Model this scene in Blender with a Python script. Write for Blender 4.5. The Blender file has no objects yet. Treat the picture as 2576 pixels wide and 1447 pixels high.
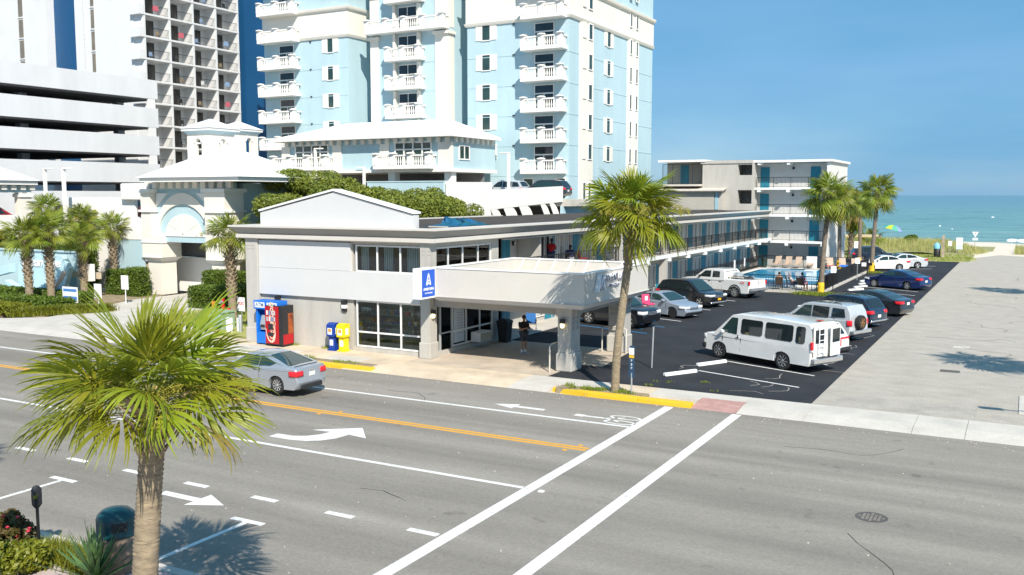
import bpy, bmesh, math, random
import numpy as np
from mathutils import Vector, Matrix
R = math.radians
SC = bpy.context.scene
COL = SC.collection
rnd = random.Random(7)
# ---------------------------------------------------------------- camera, sky, sun, exposure
cam = bpy.data.cameras.new('camera'); cam_o = bpy.data.objects.new('camera', cam); COL.objects.link(cam_o)
cam.sensor_width = 36.0; cam.lens = 2351 / 2576 * 36.0; cam.clip_start = 0.1; cam.clip_end = 60000
cam_o.location = (0, 0, 7.25); cam_o.rotation_euler = (R(90 - 5.63), 0, R(28.9)); SC.camera = cam_o
SUN_DIR = Vector((0.80, -0.83, 1.0)).normalized()          # towards the sun
SUN_EL = math.asin(SUN_DIR.z)
world = bpy.data.worlds.new('World'); SC.world = world; world.use_nodes = True
wn = world.node_tree.nodes; wl = world.node_tree.links
bg = wn['Background']; sky = wn.new('ShaderNodeTexSky'); sky.sky_type = 'NISHITA'; sky.sun_disc = False
sky.sun_elevation = SUN_EL; sky.sun_rotation = math.atan2(SUN_DIR.x, SUN_DIR.y)
sky.air_density = 1.0; sky.dust_density = 0.35; sky.ozone_density = 4.0; sky.altitude = 0
# humid coastal air: the clear sky is veiled by an even blue haze with faint wisps of cloud
hz = wn.new('ShaderNodeMix'); hz.data_type = 'RGBA'; hz.inputs[7].default_value = (0.95, 2.75, 4.75, 1)
tc = wn.new('ShaderNodeTexCoord'); wm_ = wn.new('ShaderNodeMapping'); wm_.inputs['Scale'].default_value = (1.0, 1.0, 5.0); wl.new(tc.outputs['Generated'], wm_.inputs[0])
cn = wn.new('ShaderNodeTexNoise'); cn.inputs['Scale'].default_value = 2.6; cn.inputs['Detail'].default_value = 6; wl.new(wm_.outputs[0], cn.inputs['Vector'])
cr0 = wn.new('ShaderNodeMapRange'); cr0.inputs['From Min'].default_value = 0.35; cr0.inputs['From Max'].default_value = 0.75; cr0.inputs['To Min'].default_value = 0.90; cr0.inputs['To Max'].default_value = 0.66
wl.new(cn.outputs['Fac'], cr0.inputs[0]); wl.new(cr0.outputs[0], hz.inputs[0]); wl.new(sky.outputs[0], hz.inputs[6]); wl.new(hz.outputs[2], bg.inputs[0]); bg.inputs[1].default_value = 0.10
sun = bpy.data.lights.new('sun', 'SUN'); sun.energy = 4.4; sun.angle = R(0.53); sun.color = (1.0, 0.935, 0.835)
sun_o = bpy.data.objects.new('sun', sun); COL.objects.link(sun_o)
sun_o.rotation_euler = SUN_DIR.to_track_quat('Z', 'Y').to_euler()
SC.view_settings.view_transform = 'Standard'; SC.view_settings.look = 'None'
SC.view_settings.exposure = 0.56; SC.view_settings.gamma = 1.0; SC.view_settings.use_curve_mapping = False

# ---------------------------------------------------------------- helpers
class MB:
    def __init__(s): s.v = []; s.f = []
    def add(s, vs, fs):
        n = len(s.v); s.v += [tuple(p) for p in vs]; s.f += [tuple(i + n for i in f) for f in fs]; return s
    def box(s, x0, x1, y0, y1, z0, z1):
        return s.add([(x0,y0,z0),(x1,y0,z0),(x1,y1,z0),(x0,y1,z0),(x0,y0,z1),(x1,y0,z1),(x1,y1,z1),(x0,y1,z1)],
                     [(3,2,1,0),(4,5,6,7),(0,1,5,4),(1,2,6,5),(2,3,7,6),(3,0,4,7)])
    def poly(s, pts): return s.add(pts, [tuple(range(len(pts)))])
    def prism(s, pts, ax, a0, a1):
        mk = {'x': lambda p,a:(a,p[0],p[1]), 'y': lambda p,a:(p[0],a,p[1]), 'z': lambda p,a:(p[0],p[1],a)}[ax]
        n = len(pts); vs = [mk(p,a0) for p in pts] + [mk(p,a1) for p in pts]
        return s.add(vs, [tuple(range(n))[::-1], tuple(range(n, 2*n))] + [(i,(i+1)%n,n+(i+1)%n,n+i) for i in range(n)])
    def rings(s, rings, cap=True, closed=True):
        n = len(rings[0]); vs = [p for r in rings for p in r]; fs = []
        for k in range(len(rings)-1):
            for i in range(n if closed else n-1):
                j = (i+1) % n; fs.append((k*n+i, k*n+j, (k+1)*n+j, (k+1)*n+i))
        if cap: fs += [tuple(range(n))[::-1], tuple(range((len(rings)-1)*n, len(rings)*n))]
        return s.add(vs, fs)
    def path(s, pts, rad, n=8, cap=True):
        pts = [Vector(p) for p in pts]; rs = []
        if not hasattr(rad, '__len__'): rad = [rad]*len(pts)
        for i, p in enumerate(pts):
            t = (pts[min(i+1,len(pts)-1)] - pts[max(i-1,0)]).normalized()
            a = t.cross(Vector((0,0,1)) if abs(t.z) < 0.95 else Vector((1,0,0))).normalized(); b = t.cross(a)
            rs.append([p + (a*math.cos(2*math.pi*k/n) + b*math.sin(2*math.pi*k/n))*rad[i] for k in range(n)])
        return s.rings(rs, cap)
    def tube(s, p0, p1, r, r1=None, n=8): return s.path([p0, p1], [r, r if r1 is None else r1], n)
    def lathe(s, prof, c=(0,0,0), n=24, ax='z'):
        rs = []
        for r, h in prof:
            ring = []
            for k in range(n):
                a = 2*math.pi*k/n; u, w = r*math.cos(a), r*math.sin(a)
                ring.append((c[0]+u, c[1]+w, c[2]+h) if ax == 'z' else (c[0]+u, c[1]+h, c[2]+w) if ax == 'y' else (c[0]+h, c[1]+u, c[2]+w))
            rs.append(ring)
        return s.rings(rs, True)
    def bar(s, a, b, w, h, up=(0,0,1)):
        a, b = Vector(a), Vector(b); t = (b-a).normalized(); x = t.cross(Vector(up)).normalized()*w/2; y = x.cross(t).normalized()*h/2
        return s.rings([[a-x-y, a+x-y, a+x+y, a-x+y], [b-x-y, b+x-y, b+x+y, b-x+y]])
    def xf(s, M, i0=0): s.v[i0:] = [tuple(M @ Vector(p)) for p in s.v[i0:]]; return s
    def build(s, name, mat, parent=None, smooth=None, bevel=0, local=False, kind=None, label=None):
        me = bpy.data.meshes.new(name); me.from_pydata(s.v, [], s.f)
        bm = bmesh.new(); bm.from_mesh(me); bmesh.ops.recalc_face_normals(bm, faces=bm.faces); bm.to_mesh(me); bm.free()
        return link(name, me, mat, parent, smooth, bevel, local, kind, label)
ROOTM = {}
def link(name, me, mat, parent=None, smooth=None, bevel=0, local=False, kind=None, label=None):
    for m in (mat if isinstance(mat, (list, tuple)) else [mat]): me.materials.append(m)
    if smooth is not None:
        me.shade_smooth()
        if smooth < 180: me.set_sharp_from_angle(angle=R(smooth))
    o = bpy.data.objects.new(name, me); COL.objects.link(o)
    if parent is not None:
        o.parent = parent
        if not local and parent in ROOTM: o.matrix_parent_inverse = ROOTM[parent].inverted()
    if bevel:
        b = o.modifiers.new('bevel', 'BEVEL'); b.width = bevel; b.segments = 2; b.limit_method = 'ANGLE'; b.angle_limit = R(40)
    if kind: o['kind'] = kind
    if label: o['label'] = label
    return o
def tag(o, label, cat, group=None):
    o['label'] = label; o['category'] = cat
    if group: o['group'] = group
    return o
def thing(name, label, cat, loc=(0,0,0), rz=0.0, group=None):
    o = bpy.data.objects.new(name, None); COL.objects.link(o); o.empty_display_size = 0.2
    o.location = loc; o.rotation_euler = (0, 0, rz); ROOTM[o] = Matrix.Translation(loc) @ Matrix.Rotation(rz, 4, 'Z')
    return tag(o, label, cat, group)
def struct(name, mb, mat, **k):
    o = mb.build(name, mat, **k); o['kind'] = 'structure'; return o
def bx(name, mat, parent, x0, x1, y0, y1, z0, z1, **k): return MB().box(x0,x1,y0,y1,z0,z1).build(name, mat, parent, **k)
def copy_tree(o, loc, rz=0.0, label=None):
    c = o.copy(); COL.objects.link(c); c.location = loc; c.rotation_euler = (0,0,rz)
    if label: c['label'] = label
    for ch in list(o.children):
        d = ch.copy(); COL.objects.link(d); d.parent = c
        for g in list(ch.children):
            e = g.copy(); COL.objects.link(e); e.parent = d
    return c
def np_mesh(name, quads):           # quads: (N,k,3) array
    N, k = quads.shape[:2]; me = bpy.data.meshes.new(name)
    me.vertices.add(N*k); me.vertices.foreach_set('co', quads.reshape(-1).astype(np.float32))
    me.loops.add(N*k); me.loops.foreach_set('vertex_index', np.arange(N*k, dtype=np.int32))
    me.polygons.add(N); me.polygons.foreach_set('loop_start', np.arange(0, N*k, k, dtype=np.int32))
    me.polygons.foreach_set('loop_total', np.full(N, k, dtype=np.int32)); me.update(); return me
def text_mesh(txt, size, depth=0.01, bold=0.0, shear=0.0):
    cu = bpy.data.curves.new('txt', 'FONT'); cu.body = txt; cu.size = size; cu.extrude = depth; cu.offset = bold; cu.shear = shear
    cu.align_x = 'CENTER'; cu.align_y = 'CENTER'; cu.resolution_u = 3
    o = bpy.data.objects.new('txt', cu); COL.objects.link(o); dg = bpy.context.evaluated_depsgraph_get()
    me = bpy.data.meshes.new_from_object(o.evaluated_get(dg)); bpy.data.objects.remove(o); bpy.data.curves.remove(cu); return me
def text(name, txt, size, loc, face, mat, parent, depth=0.01, bold=0.0, sx=1.0, shear=0.0, roll=0.0):
    """face: direction the lettering faces, as an angle in degrees of its normal about z (-90 = towards -Y)"""
    me = text_mesh(txt, size, depth, bold, shear)
    me.transform(Matrix.Translation(loc) @ Matrix.Rotation(R(face+90), 4, 'Z') @ Matrix.Rotation(R(90), 4, 'X') @ Matrix.Rotation(R(roll), 4, 'Z') @ Matrix.Diagonal((sx,1,1,1)))
    return link(name, me, mat, parent)

# ---------------------------------------------------------------- materials
def mat(name, col, rough=0.6, var=0.0, scale=2.0, bump=0.0, bscale=60.0, metal=0.0, spec=0.5, col2=None, coat=0.0, stretch=None, trans=0.0, objvar=0.0, alpha=1.0, detail=6, grain=0.0, lo=0.33, hi=0.67):
    m = bpy.data.materials.new(name); m.use_nodes = True; nt = m.node_tree; N, L = nt.nodes, nt.links; b = N['Principled BSDF']
    b.inputs['Base Color'].default_value = (*col, 1); b.inputs['Roughness'].default_value = rough; b.inputs['Metallic'].default_value = metal
    b.inputs['Specular IOR Level'].default_value = spec
    if coat: b.inputs['Coat Weight'].default_value = coat; b.inputs['Coat Roughness'].default_value = 0.04
    if alpha < 1: b.inputs['Alpha'].default_value = alpha
    geo = N.new('ShaderNodeNewGeometry'); pos = geo.outputs['Position']
    if stretch:
        mp = N.new('ShaderNodeMapping'); mp.inputs['Scale'].default_value = stretch; L.new(pos, mp.inputs[0]); pos = mp.outputs[0]
    c = None
    if var or col2:
        nz = N.new('ShaderNodeTexNoise'); nz.inputs['Scale'].default_value = scale; nz.inputs['Detail'].default_value = detail; nz.inputs['Roughness'].default_value = 0.62
        L.new(pos, nz.inputs['Vector']); rp = N.new('ShaderNodeValToRGB'); L.new(nz.outputs['Fac'], rp.inputs[0])
        a = col2 if col2 else tuple(x*(1-var) for x in col); z = col if col2 else tuple(min(1, x*(1+var)) for x in col)
        rp.color_ramp.elements[0].position = lo; rp.color_ramp.elements[0].color = (*a, 1)
        rp.color_ramp.elements[1].position = hi; rp.color_ramp.elements[1].color = (*z, 1); c = rp.outputs[0]
    if grain and c:
        ng = N.new('ShaderNodeTexNoise'); ng.inputs['Scale'].default_value = 14.0; ng.inputs['Detail'].default_value = 8; ng.inputs['Roughness'].default_value = 0.8; L.new(geo.outputs['Position'], ng.inputs['Vector'])
        gr_ = N.new('ShaderNodeMapRange'); gr_.inputs['From Min'].default_value = 0.3; gr_.inputs['From Max'].default_value = 0.7; gr_.inputs['To Min'].default_value = 1-grain; gr_.inputs['To Max'].default_value = 1+grain; L.new(ng.outputs['Fac'], gr_.inputs[0])
        hg = N.new('ShaderNodeHueSaturation'); L.new(gr_.outputs[0], hg.inputs['Value']); L.new(c, hg.inputs['Color']); c = hg.outputs[0]
    if objvar:
        oi = N.new('ShaderNodeObjectInfo'); hs = N.new('ShaderNodeHueSaturation'); mr = N.new('ShaderNodeMapRange')
        mr.inputs['To Min'].default_value = 1-objvar; mr.inputs['To Max'].default_value = 1+objvar; L.new(oi.outputs['Random'], mr.inputs[0]); L.new(mr.outputs[0], hs.inputs['Value'])
        mr2 = N.new('ShaderNodeMapRange'); mr2.inputs['To Min'].default_value = 0.48; mr2.inputs['To Max'].default_value = 0.515; L.new(oi.outputs['Random'], mr2.inputs[0]); L.new(mr2.outputs[0], hs.inputs['Hue'])
        if c: L.new(c, hs.inputs['Color'])
        else: hs.inputs['Color'].default_value = (*col, 1)
        c = hs.outputs[0]
    if c: L.new(c, b.inputs['Base Color'])
    if bump:
        n2 = N.new('ShaderNodeTexNoise'); n2.inputs['Scale'].default_value = bscale; n2.inputs['Detail'].default_value = 4; L.new(pos, n2.inputs['Vector'])
        bp = N.new('ShaderNodeBump'); bp.inputs['Strength'].default_value = bump; bp.inputs['Distance'].default_value = 0.02
        L.new(n2.outputs['Fac'], bp.inputs['Height']); L.new(bp.outputs[0], b.inputs['Normal'])
    if trans:
        tr = N.new('ShaderNodeBsdfTranslucent'); mx = N.new('ShaderNodeMixShader'); mx.inputs[0].default_value = trans
        if c: L.new(c, tr.inputs[0])
        else: tr.inputs[0].default_value = (*col, 1)
        L.new(b.outputs[0], mx.inputs[1]); L.new(tr.outputs[0], mx.inputs[2]); L.new(mx.outputs[0], N['Material Output'].inputs[0])
    return m
def paint(name, col, metal=0.0, rough=0.3): return mat(name, col, rough, metal=metal, coat=1.0, var=0.05, scale=1.5)
def glass_mat(name, tint=(0.85,0.93,0.92), alpha=0.35):
    """thin window glass: part mirror by fresnel, part see-through"""
    m = bpy.data.materials.new(name); m.use_nodes = True; N, L = m.node_tree.nodes, m.node_tree.links; N.remove(N['Principled BSDF'])
    t = N.new('ShaderNodeBsdfTransparent'); t.inputs[0].default_value = (*tint, 1); g = N.new('ShaderNodeBsdfGlossy'); g.inputs['Roughness'].default_value = 0.02
    fr = N.new('ShaderNodeFresnel'); fr.inputs[0].default_value = 1.35; ad = N.new('ShaderNodeMath'); ad.operation = 'MULTIPLY_ADD'; ad.inputs[1].default_value = 1.0; ad.inputs[2].default_value = 0.02
    L.new(fr.outputs[0], ad.inputs[0]); mx = N.new('ShaderNodeMixShader'); L.new(ad.outputs[0], mx.inputs[0]); L.new(t.outputs[0], mx.inputs[1]); L.new(g.outputs[0], mx.inputs[2])
    L.new(mx.outputs[0], N['Material Output'].inputs[0]); return m
def emit(name, col, s):
    m = mat(name, col, 0.4); b = m.node_tree.nodes['Principled BSDF']; b.inputs['Emission Color'].default_value = (*col, 1); b.inputs['Emission Strength'].default_value = s; return m

M = {}
M['asphalt'] = mat('asphalt_worn', (0.285,0.258,0.222), 0.92, var=0.10, scale=0.5, bump=0.5, bscale=70, stretch=(0.22,1,1), spec=0.2, grain=0.22)
M['lot'] = mat('asphalt_sealed', (0.030,0.032,0.037), 0.85, var=0.25, scale=0.5, bump=0.4, bscale=60, spec=0.25, grain=0.3)
M['lane'] = mat('asphalt_pale', (0.43,0.39,0.33), 0.92, var=0.10, scale=0.9, bump=0.6, bscale=50, stretch=(1,1.6,1), spec=0.2, grain=0.3)
M['concrete'] = mat('concrete', (0.55,0.51,0.45), 0.88, var=0.10, scale=0.9, bump=0.2, bscale=50, spec=0.25, grain=0.12)
M['concrete_tan'] = mat('concrete_tan', (0.60,0.49,0.36), 0.88, var=0.16, scale=0.7, bump=0.2, bscale=50, spec=0.25, grain=0.12)
M['concrete_dk'] = mat('concrete_stained', (0.50,0.42,0.33), 0.85, var=0.16, scale=0.8, bump=0.2, bscale=50, spec=0.3)
M['brickred'] = mat('tactile_red', (0.44,0.255,0.225), 0.9, var=0.18, scale=3, bump=0.3)
M['line'] = mat('paint_white', (0.74,0.725,0.69), 0.8, col2=(0.40,0.385,0.36), scale=7, lo=0.30, hi=0.44, bump=0.2, spec=0.25, detail=10)
M['yline'] = mat('paint_yellow', (0.72,0.36,0.045), 0.8, col2=(0.42,0.29,0.14), scale=7, lo=0.30, hi=0.46, spec=0.25, detail=10)
M['bline'] = mat('paint_blue', (0.02,0.24,0.52), 0.75, var=0.1, scale=4)
M['kerb_y'] = mat('kerb_yellow', (0.76,0.46,0.02), 0.75, col2=(0.50,0.36,0.12), scale=6, lo=0.28, hi=0.42, bump=0.25, detail=10)
M['sand'] = mat('sand', (0.70,0.61,0.49), 0.95, var=0.08, scale=0.6, bump=0.4, bscale=12, spec=0.15)
M['soil'] = mat('soil', (0.30,0.24,0.16), 0.95, var=0.25, scale=2.5, bump=0.5, bscale=20, spec=0.15)
M['lawn'] = mat('lawn', (0.26,0.30,0.05), 0.95, col2=(0.52,0.44,0.22), scale=0.45, bump=0.6, bscale=14, spec=0.15)
M['stucco_g'] = mat('stucco_warm_grey', (0.46,0.44,0.40), 0.85, var=0.08, scale=1.0, bump=0.2, bscale=70, spec=0.25, stretch=(2,2,0.3), grain=0.07)
M['stucco_d'] = mat('stucco_mid_grey', (0.36,0.345,0.315), 0.85, var=0.05, scale=0.8, bump=0.15, bscale=70, spec=0.25)
M['panel'] = mat('panel_white_grey', (0.60,0.60,0.595), 0.6, var=0.02, scale=0.8, spec=0.35, grain=0.03)
M['canopy'] = mat('canopy_offwhite', (0.59,0.56,0.51), 0.75, var=0.03, scale=0.9, bump=0.08, bscale=70, spec=0.3, grain=0.04)
M['trim'] = mat('trim_white', (0.80,0.80,0.78), 0.55, var=0.03, scale=1.5, spec=0.4)
M['eave_d'] = mat('eave_grey', (0.30,0.29,0.27), 0.8, var=0.04, scale=1, spec=0.25)
M['alu'] = mat('aluminium', (0.62,0.63,0.64), 0.35, metal=0.4, var=0.05, scale=3)
M['roof_dk'] = mat('roof_tar', (0.045,0.042,0.040), 0.9, col2=(0.10,0.08,0.07), scale=1.6, bump=0.5, bscale=25, spec=0.2, stretch=(2,0.4,1))
M['door_b'] = mat('door_turquoise', (0.012,0.20,0.29), 0.5, var=0.06, scale=2)
M['blk'] = mat('black_metal', (0.012,0.012,0.014), 0.45, var=0.1, scale=4)
M['mullion'] = mat('mullion_white', (0.74,0.74,0.72), 0.5, var=0.03, scale=2)
M['curtain'] = mat('curtain_cloth', (0.52,0.52,0.50), 0.9, var=0.12, scale=3, stretch=(4,4,0.3))
M['curtain_d'] = mat('curtain_shade', (0.24,0.25,0.26), 0.9, var=0.2, scale=3, stretch=(5,5,0.2))
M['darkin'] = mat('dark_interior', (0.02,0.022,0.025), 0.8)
M['glass'] = glass_mat('window_glass')
M['glass_dk'] = mat('window_dark', (0.018,0.026,0.032), 0.05, spec=0.6, var=0.3, scale=0.7)
M['glass_gn'] = mat('window_green', (0.03,0.06,0.055), 0.06, spec=0.6, var=0.3, scale=0.6)
M['tw_blue'] = mat('tower_blue', (0.43,0.575,0.62), 0.8, var=0.05, scale=0.5, bump=0.05, spec=0.25, stretch=(1,1,0.18))
M['tw_cream'] = mat('tower_cream', (0.76,0.72,0.64), 0.8, var=0.03, scale=0.4, bump=0.05, spec=0.25)
M['tw_white'] = mat('tower_white', (0.80,0.78,0.74), 0.75, var=0.03, scale=0.5, spec=0.3)
M['roof_w'] = mat('roof_white_metal', (0.84,0.84,0.83), 0.45, var=0.02, scale=0.6, spec=0.4)
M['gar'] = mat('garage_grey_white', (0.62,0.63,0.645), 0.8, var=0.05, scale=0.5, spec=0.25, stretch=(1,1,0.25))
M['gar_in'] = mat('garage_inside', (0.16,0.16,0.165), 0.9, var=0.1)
M['ht_white'] = mat('hotel_white', (0.70,0.70,0.69), 0.8, var=0.03, scale=0.3, spec=0.25)
M['navy'] = mat('navy_panel', (0.008,0.075,0.19), 0.5, var=0.05, scale=0.3)
M['win_brown'] = mat('window_bronze', (0.20,0.17,0.13), 0.3, var=0.2, scale=0.6)
M['leaf_pm'] = mat('palm_leaf', (0.33,0.35,0.022), 0.42, col2=(0.17,0.23,0.016), scale=1.2, trans=0.36, objvar=0.22, spec=0.45)
M['leaf_pm2'] = mat('palm_leaf_green', (0.30,0.33,0.034), 0.42, col2=(0.15,0.215,0.024), scale=1.2, trans=0.34, objvar=0.22, spec=0.45)
M['leaf_old'] = mat('palm_leaf_old', (0.34,0.24,0.06), 0.6, col2=(0.24,0.25,0.025), scale=2.5, trans=0.22, objvar=0.25)
M['stem_pm'] = mat('palm_stem', (0.22,0.24,0.04), 0.5, var=0.15, scale=5)
M['flower_pm'] = mat('palm_flower', (0.33,0.30,0.035), 0.7, var=0.2, scale=6, trans=0.2)
M['bark'] = mat('palm_bark', (0.36,0.285,0.185), 0.9, col2=(0.19,0.15,0.10), scale=5, bump=0.6, bscale=30, stretch=(1,1,4))
M['bark_g'] = mat('palm_bark_grey', (0.27,0.215,0.16), 0.9, col2=(0.13,0.105,0.085), scale=4, bump=0.6, bscale=30, stretch=(1,1,3))
M['boot'] = mat('palm_boot', (0.38,0.29,0.19), 0.9, col2=(0.20,0.14,0.09), scale=6, bump=0.4)
M['leaf_h'] = mat('hedge_leaf', (0.14,0.20,0.016), 0.55, col2=(0.065,0.12,0.012), scale=3, trans=0.2)
M['leaf_t'] = mat('tree_leaf', (0.25,0.27,0.028), 0.6, col2=(0.10,0.15,0.018), scale=1.0, trans=0.2)
M['leaf_y'] = mat('bush_leaf_yellow', (0.24,0.24,0.012), 0.5, col2=(0.13,0.16,0.012), scale=6, trans=0.25)
M['leaf_r'] = mat('bush_leaf_dark', (0.09,0.10,0.020), 0.5, col2=(0.12,0.06,0.02), scale=6, trans=0.2)
M['petal'] = mat('petal_red', (0.55,0.03,0.06), 0.5)
M['grass'] = mat('grass_blade', (0.26,0.31,0.03), 0.6, col2=(0.16,0.22,0.02), scale=2, trans=0.25)
M['dunegrass'] = mat('dune_grass', (0.34,0.38,0.10), 0.7, col2=(0.46,0.40,0.16), scale=0.7, trans=0.2)
M['wood'] = mat('twig_wood', (0.14,0.10,0.07), 0.9, var=0.2)
M['tyre'] = mat('tyre_rubber', (0.018,0.018,0.018), 0.85, var=0.2, scale=8)
M['rim'] = mat('rim_alloy', (0.62,0.62,0.62), 0.35, metal=0.45)
M['rim_dk'] = mat('rim_dark', (0.06,0.06,0.065), 0.35, metal=0.6)
M['rim_gold'] = mat('rim_bronze', (0.50,0.24,0.05), 0.4, metal=0.5)
M['chrome'] = mat('chrome', (0.66,0.66,0.66), 0.2, metal=0.75)
M['plastic'] = mat('black_plastic', (0.022,0.022,0.024), 0.55, var=0.1)
M['carglass'] = mat('car_glass', (0.012,0.020,0.022), 0.03, spec=0.7)
M['carglass_t'] = mat('car_glass_tint', (0.018,0.042,0.042), 0.03, spec=0.7)
M['lamp_w'] = mat('lamp_clear', (0.72,0.73,0.74), 0.12, spec=0.6)
M['lamp_r'] = mat('lamp_red', (0.68,0.02,0.03), 0.15, spec=0.6)
M['lamp_o'] = mat('lamp_amber', (0.75,0.25,0.02), 0.2)
M['plate'] = mat('plate_white', (0.72,0.72,0.70), 0.5)
M['plate_y'] = mat('plate_yellow', (0.85,0.45,0.02), 0.5)
M['signblue'] = mat('sign_blue', (0.008,0.095,0.55), 0.4)
M['signwhite'] = mat('sign_white', (0.82,0.82,0.82), 0.45)
M['galv'] = mat('galvanised', (0.46,0.49,0.50), 0.45, metal=0.5, var=0.1, scale=6)

# road: long streaks darkened by tyres, oil spots
_m = M['asphalt']; _N, _L = _m.node_tree.nodes, _m.node_tree.links; _b = _N['Principled BSDF']; _src = _b.inputs['Base Color'].links[0].from_socket
_g = _N.new('ShaderNodeNewGeometry'); _mp = _N.new('ShaderNodeMapping'); _mp.inputs['Scale'].default_value = (0.015,0.75,1); _L.new(_g.outputs['Position'], _mp.inputs[0])
_n = _N.new('ShaderNodeTexNoise'); _n.inputs['Scale'].default_value = 1.0; _n.inputs['Detail'].default_value = 3; _L.new(_mp.outputs[0], _n.inputs['Vector'])
_r = _N.new('ShaderNodeMapRange'); _r.inputs['From Min'].default_value = 0.35; _r.inputs['From Max'].default_value = 0.65; _r.inputs['To Min'].default_value = 0.80; _r.inputs['To Max'].default_value = 1.10; _L.new(_n.outputs['Fac'], _r.inputs[0])
_o = _N.new('ShaderNodeTexNoise'); _o.inputs['Scale'].default_value = 1.1; _o.inputs['Detail'].default_value = 5; _L.new(_g.outputs['Position'], _o.inputs['Vector'])
_q = _N.new('ShaderNodeMapRange'); _q.inputs['From Min'].default_value = 0.66; _q.inputs['From Max'].default_value = 0.74; _q.inputs['To Min'].default_value = 1.0; _q.inputs['To Max'].default_value = 0.72; _L.new(_o.outputs['Fac'], _q.inputs[0])
_x = _N.new('ShaderNodeMath'); _x.operation = 'MULTIPLY'; _L.new(_r.outputs[0], _x.inputs[0]); _L.new(_q.outputs[0], _x.inputs[1])
_h = _N.new('ShaderNodeHueSaturation'); _L.new(_x.outputs[0], _h.inputs['Value']); _L.new(_src, _h.inputs['Color']); _L.new(_h.outputs[0], _b.inputs['Base Color'])
# ---------------------------------------------------------------- ground, road, pavements, lots
K = 1.0166    # road lies 12 cm below the pavements
ZR = -0.12
struct('ground', MB().box(-500, 400, -80, 128, -0.9, -0.32), M['soil'])
road = struct('road', MB().box(-500, 300, 12.3, 30.92, -0.6, ZR), M['asphalt'])
rw0 = random.Random(14)
def mark(name, pts, m='line', z=ZR+0.004, par=road, th=0.003):
    return MB().prism([(x, y) for x, y in pts], 'z', z-th, z).build(name, M[m], par)
def strip(name, x0, y0, x1, y1, w, m='line', par=road, z=ZR+0.004):
    d = Vector((x1-x0, y1-y0)).normalized(); n = Vector((-d.y, d.x))*w/2
    return mark(name, [(x0-n.x,y0-n.y),(x1-n.x,y1-n.y),(x1+n.x,y1+n.y),(x0+n.x,y0+n.y)], m, z, par)
strip('crosswalk_line', -10.72, 13.0, -10.72, 30.8, 0.32); strip('crosswalk_line', -8.33, 12.6, -8.33, 30.8, 0.32)
for yy in (24.27, 24.49): strip('yellow_line', -120, yy, -10.95, yy, 0.14, 'yline')
strip('lane_line', -90, 20.33, -10.9, 20.33, 0.15); strip('bike_lane_line', -120, 27.45, -10.9, 27.45, 0.15)
for k in range(10): strip('dash', -11.74-2.33*k, 16.5, -10.95-2.33*k, 16.5, 0.18)
for xx in (-15.2, -21.7, -28.2):
    strip('parking_line', xx, 12.45, xx, 15.05, 0.13); strip('parking_line', xx-0.5, 15.15, xx+0.45, 15.15, 0.17)
def arrow(pts, name='arrow'): return mark(name, [(x*K, y*K) for x, y in pts])
arrow([(-18.3,15.28),(-17.1,15.28),(-17.1,15.0),(-16.25,15.42),(-17.1,15.84),(-17.1,15.52),(-18.3,15.52)])
mark('turn_arrow', [(-20.14,21.03),(-20.14,21.41),(-19.53,21.42),(-19.15,21.62),(-18.92,21.95),(-18.82,22.36),(-19.5,22.3),(-18.26,23.24),(-17.38,22.27),(-18.12,22.37),(-18.17,21.85),(-18.4,21.43),(-18.8,21.15),(-19.35,21.03)])
arrow([(-14.1,27.72),(-15.2,27.72),(-15.2,27.5),(-16.05,27.83),(-15.2,28.15),(-15.2,27.92),(-14.1,27.92)])
wh = MB()                                                    # cyclist symbol: two wheels and a rider
for cx, cy in ((-11.2,27.42),(-11.25,28.08)):
    n = 22; out = [((cx+0.55*math.cos(2*math.pi*i/n))*K, (cy+0.25*math.sin(2*math.pi*i/n))*K) for i in range(n)]; inn = [((cx+0.45*math.cos(2*math.pi*i/n))*K, (cy+0.18*math.sin(2*math.pi*i/n))*K) for i in range(n)]
    for i in range(n):
        j = (i+1) % n; wh.prism([out[i], out[j], inn[j], inn[i]], 'z', ZR+0.001, ZR+0.004)
for a, b, w in (((-11.25,27.45),(-11.85,27.72),0.07),((-11.25,28.05),(-11.85,27.72),0.07),((-11.85,27.72),(-12.55,27.7),0.13),((-12.55,27.7),(-12.9,27.72),0.26)):
    d = (Vector(b)-Vector(a)).normalized(); nn = Vector((-d.y,d.x))*w/2; wh.prism([((p[0]+s*nn.x)*K,(p[1]+s*nn.y)*K) for p, s in ((a,-1),(b,-1),(b,1),(a,1))], 'z', ZR+0.001, ZR+0.004)
wh.build('bicycle_symbol', M['line'], road)
for x, y in ((-20.3,24.65),(-20.75,24.05),(-11.3,24.68),(-11.5,24.0)): bx('road_stud', M['yline'], road, x-.06, x+.06, y-.05, y+.05, ZR, ZR+.02)
bx('road_stud', M['plate'], road, -10.42, -10.28, 20.2, 20.32, ZR, ZR+.03)
mh = thing('manhole_cover', 'round iron manhole cover with raised grid set in the road', 'manhole', (-2.85, 22.28, ZR))
M['iron'] = mat('iron_dark', (0.10,0.09,0.08), 0.7, var=0.2); MB().lathe([(0.02,0.0),(0.36,0.0),(0.36,0.006),(0.31,0.003)], (0,0,0), 28).build('rim', M['iron'], mh, local=True)
g = MB()
for i in range(-3, 4):
    for j in range(-3, 4):
        if i*i+j*j < 10: g.box(i*.085-.03, i*.085+.03, j*.085-.03, j*.085+.03, 0.004, 0.010)
g.build('grid', mat('iron_worn', (0.24,0.21,0.18), 0.7, var=0.2), mh, local=True)
rc = MB()
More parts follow.
